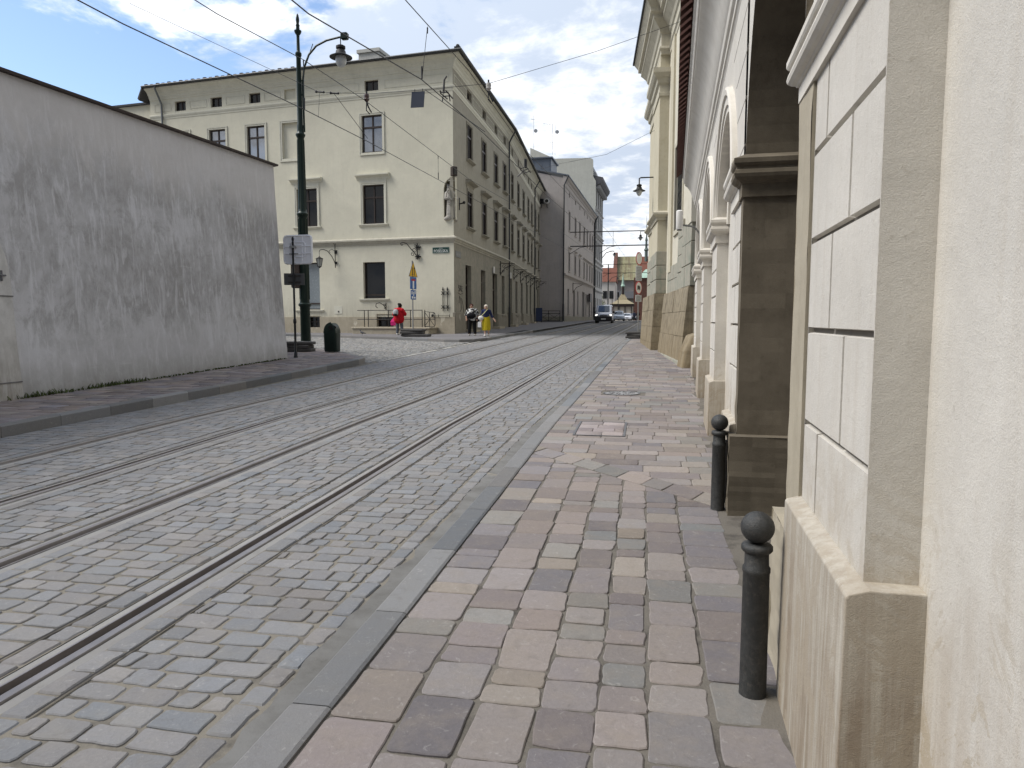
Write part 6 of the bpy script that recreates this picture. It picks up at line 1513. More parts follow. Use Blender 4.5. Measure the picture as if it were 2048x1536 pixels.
q = MB(); flat(q, S, [(-.27, tz + 1.93), (.27, tz + 1.93), (.27, tz + 2.42), (-.27, tz + 2.42)], .04, .055); q.build('supplementary_plate', m_blue, ts)
q = MB()
for pts in ([(-.2, 2.2), (-.1, 2.2), (-.1, 2.36), (-.2, 2.36)], [(-.02, 2.12), (.06, 2.12), (.06, 2.34), (-.02, 2.34)], [(.12, 2.22), (.2, 2.22), (.2, 2.38), (.12, 2.38)], [(-.18, 1.98), (-.02, 1.98), (-.02, 2.1), (-.18, 2.1)], [(.04, 1.99), (.2, 1.99), (.2, 2.08), (.04, 2.08)]): flat(q, S, [(a, tz + b) for a, b in pts], .055, .059)
q.build('white_symbol', m_swhite, ts)
q = MB()
for i, (dx, a, w_) in enumerate(((.1, .0, 1.5), (-.1, .12, 1.25), (-.05, -.05, 1.2))): q.bbox((tx + .1 + dx, ty - .1, tz + .07 + i * .13), w_, .62, .13, .03, a)
q.build('rubber_base', m_rub, ts, bevel=.012)
# ---- sign post at the church pier
gx, gy = -.31, 36.9; gz = zg(gy) + .03; S2 = sgn_frame(gx, gy, R(62))
gs2 = thing('traffic_sign_post', 'leaning grey pole with two red-ringed round signs and two text plates by the church pier', 'sign', (gx, gy, gz))
q = MB(); q.tube([(gx + .06, gy, gz + .1), (gx - .02, gy, gz + 4.35)], .03, 10); q.build('pole', m_galv, gs2, smooth=True)
def roundsign(zc, nm):
    nrm = S2(0, 1, 0) - S2(0, 0, 0); q = MB(); q.disc(S2(0, .04, zc), nrm, .33, 32, .012); q.build(nm + '_ring', m_red, gs2); q = MB(); q.disc(S2(0, .053, zc), nrm, .28, 32, .004); q.build(nm + '_face', m_swhite, gs2)
roundsign(gz + 4.02, 'upper_sign'); roundsign(gz + 2.56, 'lower_sign')
q = MB(); zc = gz + 2.56; flat(q, S2, [(-.15, zc - .07), (.15, zc - .07), (.15, zc + .02), (.12, zc + .08), (.06, zc + .08), (.05, zc + .11), (-.15, zc + .11)], .058, .062)
for u_ in (-.09, .09): q.disc(S2(u_, .058, zc - .08), S2(0, 1, 0) - S2(0, 0, 0), .045, 14, .005)
q.build('truck_symbol', m_black, gs2)
m_pla = simple('pale_text_plate', (.50, .52, .54), .5, var=.05); m_ink = simple('grey_print', (.16, .18, .2), .7)
for (z0, z1, n_) in ((2.92, 3.66, 9), (1.86, 2.19, 4)):
    q = MB(); flat(q, S2, [(-.31, gz + z0), (.31, gz + z0), (.31, gz + z1), (-.31, gz + z1)], .04, .052); q.build('text_plate', m_pla, gs2); q = MB()
    for i in range(n_):
        zz = gz + z0 + .05 + i * (z1 - z0 - .08) / n_; u_ = -.26
        while u_ < .2: w_ = rnd(.04, .13); flat(q, S2, [(u_, zz), (u_ + w_, zz), (u_ + w_, zz + .032), (u_, zz + .032)], .052, .055); u_ += w_ + .03
    q.build('small_print', m_ink, gs2)
q = MB()
for i, (dx, a) in enumerate(((0, .05), (.05, -.08), (-.1, .1))): q.bbox((gx - .12 + dx, gy, gz + .06 + i * .11), .95 - i * .08, .55, .11, .025, a)
q.build('rubber_base', m_rub, gs2, bevel=.01)
# ---- lamps hung from church pier
def wall_lamp(c, armto, lab, k, z_up):
    r = thing('hanging_street_lamp', lab, 'street lamp', c, group='bell lamps on arms along the right side'); q = MB(); lantern(q, c, k); q.build('hood', m_wi, r, smooth=True, crease=50)
    q = MB(); q.lathe([(.19 * k, .02), (.2 * k, -.1 * k), (.12 * k, -.28 * k), (.0, -.36 * k)], c, 16); q.build('globe', m_clear, r, smooth=True)
    q = MB(); q.tube([(c[0], c[1], c[2] + .4 * k), (c[0], c[1], c[2] + z_up - .03), (c[0] + .06, c[1], c[2] + z_up), ((c[0] * .4 + armto[0] * .6), c[1], c[2] + z_up), (armto[0], armto[1], armto[2])], .03, 6); q.build('arm', m_wi, r, smooth=True)
wall_lamp((-.26, 30.0, 6.85), (.75, 30.0, 6.6), 'nearest bell lamp hung on an arm from the church pier, against the sky', .62, .52)
wall_lamp((-.35, 60.0, 8.3), (1.4, 60.0, 8.6), 'second bell lamp farther along the right side, above the cross tubes', .62, .55)
# ================================================================ PEOPLE AND PIGEON
m_skin = simple('skin', (.42, .24, .17), .55, var=.05); m_skin2 = simple('pale_skin', (.52, .33, .25), .55, var=.05)
def cloth(n, c): return simple(n, c, .9, 0, .15, .12, 14)
class Body:
    def __init__(s, x, y, z, hd, k=1.0): s.o = (x, y, z); s.k = k; s.f = (math.cos(hd), math.sin(hd)); s.r = (math.sin(hd), -math.cos(hd)); s.hd = hd
    def P(s, r, f, z): return Vector((s.o[0] + s.k * (s.r[0] * r + s.f[0] * f), s.o[1] + s.k * (s.r[1] * r + s.f[1] * f), s.o[2] + s.k * z))
def hand(q, B, w, d, side):
    """palm and five fingers; w wrist, d direction (local r,f,z)"""
    d = Vector(d).normalized(); w = Vector(w); up = Vector((0, 1, 0)) if abs(d.y) < .8 else Vector((1, 0, 0)); a = d.cross(up).normalized(); C = lambda v: B.P(*v); k = B.k
    q.cap(C(w), C(w + d * .07), .026 * k, .034 * k, 8)
    for i, (o, L) in enumerate(((-.030, .070), (-.010, .082), (.011, .076), (.030, .060))):
        b = w + d * .085 + a * o; m_ = b + d * L * .55; e = m_ + (d * .8 + up * .5 * -1).normalized() * L * .5; q.cap(C(b), C(m_), .0105 * k, .0095 * k, 6); q.cap(C(m_), C(e), .0095 * k, .0085 * k, 6)
    t = w + d * .035 - a * .03; q.cap(C(t), C(t - a * .03 + d * .04), .012 * k, .010 * k, 6)
def person(lab, B, J, parts, skin, group=None):
    """J joints: lists for arms and legs"""
    r = thing('person', lab, 'person', B.o); C = lambda v: B.P(*v); k = B.k; q = MB()
    q.cap(C((0, 0, .92)), C((0, .01, 1.05)), .13 * k, .125 * k); q.cap(C((0, .01, 1.05)), C((0, .0, 1.28)), .125 * k, .135 * k); q.cap(C((-.13, 0, 1.34)), C((.13, 0, 1.34)), .075 * k, .075 * k)
    hp = J.get('head', (0, .03, 1.56)); q.cap(C((0, .0, 1.36)), C((hp[0] * .6, hp[1] * .5, hp[2] - .1)), .058 * k, .052 * k)
    q.ball(C(hp), .098 * k, 16, 12, (1.0, .88, 1.18), B.hd); q.cap(C((hp[0], hp[1] + .05, hp[2] - .06)), C((hp[0], hp[1] + .055, hp[2] - .075)), .05 * k, .045 * k)
    q.cap(C((hp[0], hp[1] + .093, hp[2] + .0)), C((hp[0], hp[1] + .112, hp[2] - .03)), .012 * k, .016 * k, 6)
    for s_ in (-1, 1): q.cap(C((hp[0] + s_ * .086, hp[1] - .005, hp[2] + .015)), C((hp[0] + s_ * .09, hp[1] - .01, hp[2] - .025)), .018 * k, .014 * k, 6)
    for side in (-1, 1):
        sh_, el, wr = J['arm' + ('L' if side < 0 else 'R')]; q.cap(C(sh_), C(el), .052 * k, .042 * k); q.cap(C(el), C(wr), .041 * k, .028 * k)
        d = Vector(wr) - Vector(el); hand(q, B, wr, d, side)
        hpj, kn, an = J['leg' + ('L' if side < 0 else 'R')]; q.cap(C(hpj), C(kn), .088 * k, .06 * k); q.cap(C(kn), C(an), .058 * k, .037 * k); q.cap(C(an), C((an[0], an[1] + .13, max(.03, an[2] - .05))), .035 * k, .03 * k)
    q.build('body', skin, r, remesh=.011)
    for nm, mt, fn, rm in parts: m2 = MB(); fn(m2, C, k); m2.build(nm, mt, r, remesh=rm, smooth=not rm)
    # face
    q = MB(); q.cap(C((hp[0] - .022, hp[1] + .096, hp[2] - .055)), C((hp[0] + .022, hp[1] + .096, hp[2] - .055)), .006 * k, .006 * k, 6); q.build('mouth', simple('lips', (.3, .12, .1), .5), r)
    for s_ in (-1, 1): q = MB(); q.ball(C((hp[0] + s_ * .034, hp[1] + .09, hp[2] + .015)), .012 * k, 8, 6); q.build('eye', m_black, r)
    return r
def sleeve(J, s_, t=1.0, ra=.066, rb=.05):
    def f(q, C, k):
        for a in ('armL', 'armR'):
            sh_, el, wr = J[a]; q.cap(C(sh_), C(el), ra * k, (ra + rb) / 2 * k)
            if t > .5: w = Vector(el).lerp(Vector(wr), (t - .5) * 2 * .93); q.cap(C(el), C(w), (ra + rb) / 2 * k, rb * k)
    return f
# red jacket, seen from behind
J = dict(armL=((-.20, .0, 1.34), (-.34, .05, 1.10), (-.27, .20, .92)), armR=((.20, .0, 1.34), (.33, .08, 1.12), (.22, .28, 1.08)), legL=((-.1, 0, .88), (-.11, .02, .48), (-.10, -.02, .09)), legR=((.1, 0, .88), (.13, .06, .48), (.15, .02, .09)), head=(.04, .08, 1.53))
B = Body(-13.3, 37.65, zg(37.65) + .12, R(80), 1.03); xx, yy, zz = B.o
def jacket(q, C, k):
    q.cap(C((-.06, -.01, .84)), C((-.05, 0, 1.06)), .235 * k, .225 * k); q.cap(C((.06, -.01, .84)), C((.05, 0, 1.06)), .235 * k, .225 * k); q.cap(C((0, 0, 1.06)), C((0, -.02, 1.26)), .24 * k, .21 * k); q.cap(C((-.18, -.01, 1.31)), C((.18, -.01, 1.31)), .12 * k, .12 * k); sleeve(J, 1, 1, .105, .08)(q, C, k); q.cap(C((-.06, -.05, 1.4)), C((.08, -.04, 1.41)), .06 * k, .06 * k)
def trous(q, C, k, J=J, a=.105, b=.072):
    for g_ in ('legL', 'legR'): h_, kn, an = J[g_]; q.cap(C(h_), C(kn), a * k, (a + b) / 2 * k); q.cap(C(kn), C((an[0], an[1], an[2] + .04)), (a + b) / 2 * k, b * k)
    q.cap(C((-.06, 0, .9)), C((.06, 0, .9)), .13 * k, .13 * k)
def shoes(J):
    def f(q, C, k):
        for g_ in ('legL', 'legR'): an = J[g_][2]; q.cap(C((an[0], an[1] - .03, an[2] - .045)), C((an[0], an[1] + .14, max(.035, an[2] - .05))), .05 * k, .04 * k); q.cap(C((an[0], an[1], an[2] + .02)), C((an[0], an[1], an[2] - .03)), .05 * k, .048 * k)
    return f
def hair_back(q, C, k): q.ball(C((.04, .06, 1.575)), .112 * k, 14, 10, (1, 1, 1.0)); q.cap(C((.03, -.02, 1.55)), C((.03, -.02, 1.47)), .06 * k, .05 * k); q.cap(C((-.02, .0, 1.66)), C((.09, .0, 1.66)), .05 * k, .05 * k)
person('person in red jacket and grey trousers seen from behind, leaning to the railing', B, J, [('jacket', cloth('red_cloth', (.42, .012, .02)), jacket, .013), ('trousers', cloth('grey_denim', (.10, .11, .125)), trous, .013), ('shoes', cloth('white_shoe', (.6, .6, .58)), shoes(J), .011), ('hair', cloth('black_hair', (.015, .014, .014)), hair_back, .012)], m_skin)
bp = thing('backpack', 'small silvery grey backpack on the back of the person in red', 'backpack', tuple(B.P(-.03, -.25, 1.2))); q = MB(); q.ball(B.P(-.05, -.27, 1.2), .17, 14, 10, (.65, .95, 1.15), B.hd); q.build('pack', cloth('silver_grey_cloth', (.36, .38, .39)), bp, smooth=True); q = MB(); q.ball(B.P(-.05, -.31, 1.08), .13, 12, 8, (.7, 1.0, .6), B.hd); q.build('pocket', cloth('black_cloth', (.015, .015, .016)), bp, smooth=True)
q = MB(); [q.tube([B.P(s_ - .05, -.1, 1.34), B.P(s_ - .05, -.22, 1.36), B.P(s_ - .05, -.26, 1.25)], .02, 6) for s_ in (-.1, .1)]; q.build('strap', cloth('strap_cloth', (.05, .05, .05)), bp)
pbg = thing('pink_shopping_bag', 'pink shopping bag hanging from the hand of the person in red', 'bag', tuple(B.P(-.3, .15, .7))); q = MB(); c = B.P(-.32, .12, .72); q.loft([[B.P(-.32 + a * .22, .12 + b * .07, .5) for a, b in ((-1, -1), (1, -1), (1, 1), (-1, 1))], [B.P(-.32 + a * .24, .12 + b * .10, .72) for a, b in ((-1, -1), (1, -1), (1, 1), (-1, 1))], [B.P(-.29 + a * .10, .14 + b * .03, .96) for a, b in ((-1, -1), (1, -1), (1, 1), (-1, 1))]]); q.build('bag_body', cloth('pink_cloth', (.55, .03, .17)), pbg, bevel=.03)
q = MB(); q.tube([B.P(-.36, .14, .94), B.P(-.27, .18, 1.02), B.P(-.2, .16, .94)], .012, 6); q.build('handle', cloth('pink_handle', (.5, .03, .16)), pbg)
# man in patterned shirt
J2 = dict(armL=((-.22, 0, 1.36), (-.33, -.02, 1.10), (-.30, .12, .92)), armR=((.22, 0, 1.36), (.33, -.03, 1.10), (.30, .10, .92)), legL=((-.11, 0, .90), (-.13, .02, .49), (-.16, .03, .09)), legR=((.11, 0, .90), (.13, .01, .49), (.16, -.02, .09)), head=(.03, .03, 1.57))
B = Body(-9.07, 37.35, zg(37.35) + .12, R(-85), 1.0)
def pattern():
    t = NT('black_white_patterned_cloth'); n = t.noise(9, 2, .5, .4); c = t.ramp(n, [(.48, (.02, .02, .02)), (.51, (.55, .55, .53))]); return t.fin(c, .9)
def shirt(q, C, k): q.cap(C((-.05, .02, .98)), C((.05, .02, 1.12)), .23 * k, .23 * k); q.cap(C((0, .02, 1.12)), C((0, 0, 1.30)), .2 * k, .19 * k); q.cap(C((-.18, 0, 1.36)), C((.18, 0, 1.36)), .085 * k, .085 * k); sleeve(J2, 1, .5, .085, .085)(q, C, k)
def hair_short(h): return lambda q, C, k: (q.ball(C((h[0], h[1] - .018, h[2] + .032)), .105 * k, 14, 10, (1, 1, 1.0)), q.cap(C((h[0], h[1] - .05, h[2])), C((h[0], h[1] - .05, h[2] - .04)), .07 * k, .06 * k))
def shades(h): return lambda q, C, k: ([q.ball(C((h[0] + s_ * .036, h[1] + .094, h[2] + .015)), .028 * k, 10, 8, (1.1, .45, .8), 0) for s_ in (-1, 1)], [q.tube([C((h[0] + s_ * .06, h[1] + .085, h[2] + .02)), C((h[0] + s_ * .1, h[1] - .01, h[2] + .02))], .005, 4) for s_ in (-1, 1)])
person('person in black and white patterned shirt and black trousers standing at the shaded doorway', B, J2, [('shirt', pattern(), shirt, .013), ('trousers', cloth('black_trousers', (.012, .012, .013)), lambda q, C, k: trous(q, C, k, J2, .125, .085), .013), ('shoes', cloth('pale_shoe', (.45, .45, .43)), shoes(J2), .011), ('hair', cloth('reddish_dark_hair', (.05, .018, .015)), hair_short(J2['head']), .012), ('sunglasses', m_black, shades(J2['head']), 0)], m_skin)
wb = thing('waist_bag', 'bulky black bag worn across the belly of the person in patterned shirt', 'bag', tuple(B.P(0, .22, 1.05))); q = MB(); q.ball(B.P(.02, .2, 1.06), .2, 14, 10, (.7, 1.25, .85), B.hd); q.build('pouch', cloth('black_nylon', (.01, .01, .012)), wb, smooth=True); q = MB(); q.tube([B.P(.2, .1, 1.1), B.P(.18, -.02, 1.38), B.P(-.05, -.2, 1.3), B.P(-.2, .0, 1.08)], .02, 6); q.build('strap', cloth('black_strap', (.01, .01, .01)), wb)
sb_ = thing('shoulder_bag', 'black shoulder bag hanging on the outer side of the person in patterned shirt', 'bag', tuple(B.P(-.33, .05, .85))); q = MB(); q.loft([[B.P(-.33 + a * .07, .05 + b * .13, z) for a, b in ((-1, -1), (1, -1), (1, 1), (-1, 1))] for z in (.68, .8, .98)]); q.build('bag_body', bpy.data.materials['black_nylon'], sb_, bevel=.02); q = MB(); q.tube([B.P(-.33, .15, .97), B.P(-.22, .03, 1.42), B.P(-.33, -.05, .97)], .012, 6); q.build('strap', bpy.data.materials['black_strap'], sb_)
# woman in mustard skirt, walking
J3 = dict(armL=((-.19, 0, 1.33), (-.27, -.06, 1.08), (-.42, -.02, .88)), armR=((.19, 0, 1.33), (.25, .02, 1.08), (.22, .14, .88)), legL=((-.09, 0, .88), (-.08, -.06, .48), (-.05, -.26, .12)), legR=((.09, 0, .88), (.07, .10, .48), (.03, .12, .09)), head=(.0, .05, 1.52))
B = Body(-8.05, 36.25, zg(36.25) + .12, R(-95), 1.0)
def navy(q, C, k): q.cap(C((0, 0, 1.04)), C((0, -.01, 1.28)), .165 * k, .165 * k); q.cap(C((-.15, 0, 1.33)), C((.15, 0, 1.33)), .085 * k, .085 * k); sleeve(J3, 1, .72, .072, .062)(q, C, k)
def skirt(q, C, k):
    rg = []
    for z, a, b in ((1.08, .15, .13), (.95, .19, .16), (.7, .22, .18), (.45, .22, .2), (.32, .21, .2)): rg.append([C((a * math.cos(t / 28 * 6.283) * (1 + .05 * math.sin(t * 1.8) * (1.08 - z)), b * math.sin(t / 28 * 6.283) * (1 + .08 * math.sin(t * 2.2) * (1.08 - z)), z)) for t in range(28)])
    q.loft(rg)
person('person with short pale hair, navy top and mustard skirt walking on the shaded pavement', B, J3, [('top', cloth('navy_cloth', (.018, .025, .07)), navy, .013), ('skirt', cloth('mustard_cloth', (.42, .33, .02)), skirt, 0), ('shoes', bpy.data.materials['white_shoe'], shoes(J3), .011), ('hair', cloth('pale_blond_hair', (.55, .50, .42)), hair_short(J3['head']), .012), ('sunglasses', m_black, shades(J3['head']), 0)], m_skin2)
hb = thing('white_handbag', 'round white handbag on a pale strap across the person in the mustard skirt', 'bag', tuple(B.P(.25, .2, .95))); q = MB(); q.ball(B.P(.24, .16, .96), .14, 14, 10, (.6, 1.1, .85), B.hd); q.build('bag_body', cloth('white_leather', (.6, .59, .55)), hb, smooth=True); q = MB(); q.tube([B.P(.22, .16, 1.06), B.P(.05, .19, 1.22), B.P(-.1, .12, 1.4), B.P(-.1, -.1, 1.38)], .018, 6); q.build('strap', cloth('pale_yellow_strap', (.6, .58, .3)), hb)
wbg = thing('paper_bag', 'small white paper bag hanging from the hand of the person in the mustard skirt', 'bag', tuple(B.P(.3, .2, .6))); q = MB(); q.loft([[B.P(.3 + a * .09, .18 + b * .05, z) for a, b in ((-1, -1), (1, -1), (1, 1), (-1, 1))] for z in (.48, .76)]); q.build('bag_body', cloth('white_paper', (.65, .65, .66)), wbg); q = MB(); q.tube([B.P(.25, .18, .76), B.P(.25, .17, .86), B.P(.34, .18, .76)], .006, 5); q.build('handle', bpy.data.materials['white_paper'], wbg)
# distant walkers
for i, (x, y, c, lb) in enumerate(((-1.75, 138, (.03, .035, .06), 'distant person in dark blue clothes by the red brick wing, nearer the parked cars'), (-1.0, 132, (.02, .02, .022), 'distant person in black clothes just left of the leaning sign pole'))):
    Jd = dict(armL=((-.2, 0, 1.34), (-.27, 0, 1.08), (-.26, .06, .86)), armR=((.2, 0, 1.34), (.27, 0, 1.08), (.26, .08, .86)), legL=((-.1, 0, .88), (-.1, .05, .48), (-.1, .12, .09)), legR=((.1, 0, .88), (.1, -.03, .48), (.1, -.14, .1)))
    B = Body(x, y, zg(y) + .02, R(-90 if i else 90), 1.03)
    def coat(q, C, k, Jd=Jd): q.cap(C((0, 0, .85)), C((0, 0, 1.3)), .19 * k, .18 * k); q.cap(C((-.15, 0, 1.33)), C((.15, 0, 1.33)), .09 * k, .09 * k); sleeve(Jd, 1, 1, .07, .055)(q, C, k)
    person(lb, B, Jd, [('coat', cloth('dark_coat', c), coat, .016), ('trousers', bpy.data.materials['black_trousers'], lambda q, C, k, Jd=Jd: trous(q, C, k, Jd), .016), ('hair', bpy.data.materials['black_hair'], hair_short((0, .03, 1.56)), .014)], m_skin)
# pigeon
gx_, gy_ = -15.1, 36.75; gz_ = zg(gy_) + .12; B = Body(gx_, gy_, gz_, R(165), 1.15); pg = thing('pigeon', 'dark grey pigeon walking on the far pavement left of the low area wall', 'bird', (gx_, gy_, gz_)); q = MB(); C = B.P
q.cap(C(0, .05, .155), C(0, -.07, .13), .06, .045); q.cap(C(0, -.08, .13), C(0, -.2, .10), .035, .018); q.cap(C(0, .08, .18), C(0, .11, .25), .036, .025); q.ball(C(0, .125, .265), .028); q.cap(C(0, .145, .265), C(0, .17, .255), .008, .004)
for s_ in (-1, 1): q.cap(C(s_ * .05, .04, .15), C(s_ * .03, -.15, .125), .03, .014); q.cap(C(s_ * .025, .0, .11), C(s_ * .025, .02 * s_, .05), .014, .007); q.cap(C(s_ * .025, .02 * s_, .05), C(s_ * .025, .01 * s_, .006), .007, .006); [q.cap(C(s_ * .025, .01 * s_, .008), C(s_ * .025 + e, .01 * s_ + .035, .006), .006, .004) for e in (-.015, 0, .015)]
q.build('body', simple('pigeon_grey', (.05, .05, .058), .7, var=.3, sc=20), pg, remesh=.006)
# ================================================================ VEHICLES
m_silver = simple('silver_car_paint', (.46, .47, .50), .25, .35, .6, .03); m_whitecar = simple('white_car_paint', (.62, .63, .66), .25, 0, .6, .03); m_darkcar = simple('dark_car_paint', (.03, .033, .038), .25, .2, .6, .05)
m_wind = simple('windscreen_glass', (.02, .03, .045), .06, 0, .9, .1); m_tyre = simple('tyre_rubber', (.014, .014, .015), .85); m_rim = simple('wheel_rim', (.3, .3, .31), .35, .7); m_bump = simple('black_bumper_plastic', (.018, .018, .02), .6)
def lit():
    m = bpy.data.materials.new('headlight_on'); m.use_nodes = True; b = m.node_tree.nodes['Principled BSDF']; b.inputs['Base Color'].default_value = (.8, .8, .75, 1); b.inputs['Emission Color'].default_value = (1, .97, .9, 1); b.inputs['Emission Strength'].default_value = 2.2; return m
m_lit = lit(); m_hl = simple('headlight_glass', (.5, .52, .55), .1, 0, .9)
def vehicle(name, lab, cat, x, y, rz, Wd_, st, paint, gw, hl, wheels, H, van=False, plate=True, taxi=False):
    """st: side profile stations (dist from nose, z_low, z_belt, z_roof, halfwidth factor low, halfwidth roof)"""
    z0 = zg(y) - .03; r = thing(name, lab, cat, (x, y, z0), 0); ca, sa = math.cos(rz), math.sin(rz); G = lambda u_, v_, z: Vector((x + u_ * ca - v_ * sa, y + u_ * sa + v_ * ca, z0 + z)); hw = Wd_ / 2; q = MB(); rg = []
    for (v_, zl, zb, zr, kl, kr) in st:
        sec = [(-.86 * kl, zl), (-1 * kl, zl + .12), (-1.0 * kl, (zl + zb) * .55), (-.985 * kl, zb), (-kr, zr - .06), (-kr * .86, zr), (kr * .86, zr), (kr, zr - .06), (.985 * kl, zb), (1.0 * kl, (zl + zb) * .55), (1 * kl, zl + .12), (.86 * kl, zl)]
        rg.append([G(u_ * hw, v_, z) for u_, z in sec])
    q.loft(rg); q.build('body', paint, r, smooth=True, crease=28)
    # windscreen: lies on the quad between the two stations given
    i, j, a, b = gw; s0, s1 = st[i], st[j]
    q = MB(); n = 6; P0 = lambda t, k: (s0[4] * .9 * (1 - t) + s1[5] * .93 * t, s0[0] + (s1[0] - s0[0]) * t, s0[3] + (s1[3] - s0[3]) * t)
    rows = []
    for t in (a, b):
        hw_, v_, z = P0(t, 0); rows.append([G(hw * hw_ * e, v_ - .018 + .05 * abs(e) ** 2, z + .012) for e in (-1, -.6, -.2, .2, .6, 1)])
    q.loft(rows, False, False, False); q.build('windscreen', m_wind, r, smooth=True)
    # side windows
    for s_ in (-1, 1):
        q = MB(); va, vb = st[j][0] + .15, st[-2][0] - .25
        zb, zr = st[j][2], st[j][3]
        q.quad(G(s_ * hw * 1.0, va - .35, zb + .02), G(s_ * hw * 1.0, vb, zb + .02), G(s_ * hw * (st[j][5] + .02), vb, zr - .12), G(s_ * hw * (st[j][5] + .02), va, zr - .12)); q.build('side_window', m_wind, r)
        q = MB(); q.ball(G(s_ * hw * hl[0], hl[1], hl[2]), .13, 12, 8, (1.35, .6, .75), rz); q.build('headlight', hl[3], r, smooth=True)
        q = MB(); q.ball(G(s_ * (hw + .12), st[j][0] - .25, zb + .14), .13, 10, 8, (.8, .55, 1.1), rz); q.tube([G(s_ * hw * .96, st[j][0] - .2, zb + .05), G(s_ * (hw + .1), st[j][0] - .22, zb + .08)], .03, 6); q.build('wing_mirror', m_bump if van else paint, r, smooth=True)
        for v_ in wheels:
            rw = .33; c = G(s_ * (hw - .1), v_, rw); ax_ = G(1, v_, rw) - G(0, v_, rw); w = MB(); e = ax_ * .11
            w.tube([c - e * 1.0, c - e * .8, c + e * .8, c + e * 1.0], [rw * .93, rw, rw, rw * .93], 20); wo = w.build('wheel', m_tyre, r, smooth=True); w = MB(); w.disc(c + ax_ * (.112 * s_), ax_ * s_, rw * .62, 16, .012); w.build('rim', m_rim, wo)
    q = MB(); nose = st[0][0]; q.bbox(G(0, nose + .05, .5 if van else .42), Wd_ * .99, .34, .58 if van else .3, .06, rz); q.build('bumper', m_bump if van else paint, r)
    q = MB()
    for zz in ((.80, .86, .92) if van else (.62, .68)): q.box(G(0, nose - .01, zz - (0 if van else .0)), Wd_ * .42, .05, .035, rz)
    q.build('grille', m_bump, r)
    if plate: q = MB(); q.box(G(0, nose - .11, .48), .52, .02, .11, rz); q.build('number_plate', m_swhite, r)
    if van: 
        q = MB(); [q.tube([G(a_, st[i][0] + .05, st[i][3] + .03), G(a_ + .5, st[i][0] + .03, st[i][3] + .09)], .012, 5) for a_ in (-.55, .05)]; q.build('wiper', m_bump, r)
        q = MB(); q.disc(G(0, nose - .035, .93), G(0, -1, 0) - G(0, 0, 0), .07, 12, .02); q.build('badge', m_rim, r)
    if taxi: q = MB(); q.bbox(G(0, st[j][0] + .35, H + .09), .5, .2, .14, .03, rz); q.build('roof_sign', m_swhite, r)
    return r
# silver van: nose towards the camera (-y)
VAN = [(0, .35, .75, .92, .84, .76), (.10, .28, .85, 1.06, .97, .86), (.40, .25, .98, 1.18, 1.0, .92), (.62, .25, 1.02, 1.24, 1, .95), (1.45, .25, 1.12, 2.0, 1, .88), (2.0, .25, 1.12, 2.10, 1, .88), (4.5, .25, 1.12, 2.1, 1, .88), (4.75, .32, 1.1, 2.0, .97, .86)]
vehicle('van', 'silver delivery van with headlights on and black bumper driving towards the viewer', 'van', -4.42, 80.5, 0, 1.92, VAN, m_silver, (3, 4, .04, .94), (.78, .08, .90, m_lit), (.95, 3.9), 2.1, True)
CAR = [(0, .3, .62, .74, .82, .74), (.15, .24, .70, .84, .96, .86), (.7, .2, .84, .98, 1, .9), (1.0, .2, .9, 1.04, 1, .9), (1.75, .2, .95, 1.56, 1, .74), (2.3, .2, .95, 1.64, 1, .74), (3.7, .2, .95, 1.6, 1, .72), (4.3, .3, .9, 1.15, .96, .72)]
vehicle('taxi', 'silver blue people carrier with roof sign following behind the van', 'car', -4.0, 117, 0, 1.82, CAR, simple('silver_blue_paint', (.40, .45, .52), .25, .35, .6, .03), (3, 4, .05, .93), (.74, .14, .72, m_hl), (.85, 3.4), 1.64, taxi=True)
vehicle('parked_car', 'white car waiting behind the silver blue people carrier', 'car', -3.3, 146, 0, 1.78, [(a, b, c * .95, d * .92, e, f) for a, b, c, d, e, f in CAR], m_whitecar, (3, 4, .05, .93), (.74, .14, .66, m_hl), (.85, 3.4), 1.5)
vehicle('parked_car', 'dark car with a white front plate, rightmost at the far street end', 'car', -2.35, 150, R(-4), 1.78, [(a, b, c * .95, d * .92, e, f) for a, b, c, d, e, f in CAR], m_darkcar, (3, 4, .05, .93), (.74, .14, .66, m_hl), (.85, 3.4), 1.5)

# ================================================================ OVERHEAD LINES
m_wire = simple('overhead_wire', (.02, .02, .022), .5, .3); m_ins = simple('brown_insulator', (.06, .03, .025), .35, 0, .6); m_insw = simple('pale_insulator', (.42, .40, .37), .4)
def wire(name, lab, cat, pts, r, group=None, n=5):
    o = thing(name, lab, cat, pts[0], 0, group); q = MB()
    P_ = []
    for i in range(len(pts) - 1):
        a, b = Vector(pts[i]), Vector(pts[i + 1])
        for k in range(4): P_.append(a.lerp(b, k / 4))
    P_.append(Vector(pts[-1])); q.tube(P_, r, n); q.build('cable', m_wire, o, smooth=True); return o
NX, LX = -3.45, -6.22
wire('contact_wire', 'tram contact wire over the right-hand track', 'wire', [(NX - .55, 1, 4.95), (NX - .42, 8, 5.13), (NX - .1, 11.3, 5.43), (NX + .05, 15.2, 5.55), (NX + .2, 24, 5.75), (NX + .9, 49, 6.55), (NX + 1.9, 90, 7.2)], .0085)
wire('messenger_wire', 'upper catenary wire over the right-hand track', 'wire', [(NX - .1, 1, 5.8), (NX, 10.3, 6.2), (NX + .03, 13.9, 6.43), (NX + .1, 20, 6.35), (NX + .4, 30, 6.7), (NX + 1.0, 49, 7.55), (NX + 1.9, 90, 8.2)], .0075)
wire('contact_wire', 'tram contact wire over the grey wall track', 'wire', [(LX - .1, 1, 5.0), (LX, 7.9, 5.15), (LX, 12.6, 5.47), (LX + .02, 15.6, 5.62), (LX + .12, 22, 5.82), (LX + .7, 49, 6.55), (LX + 1.9, 90, 7.2)], .0085)
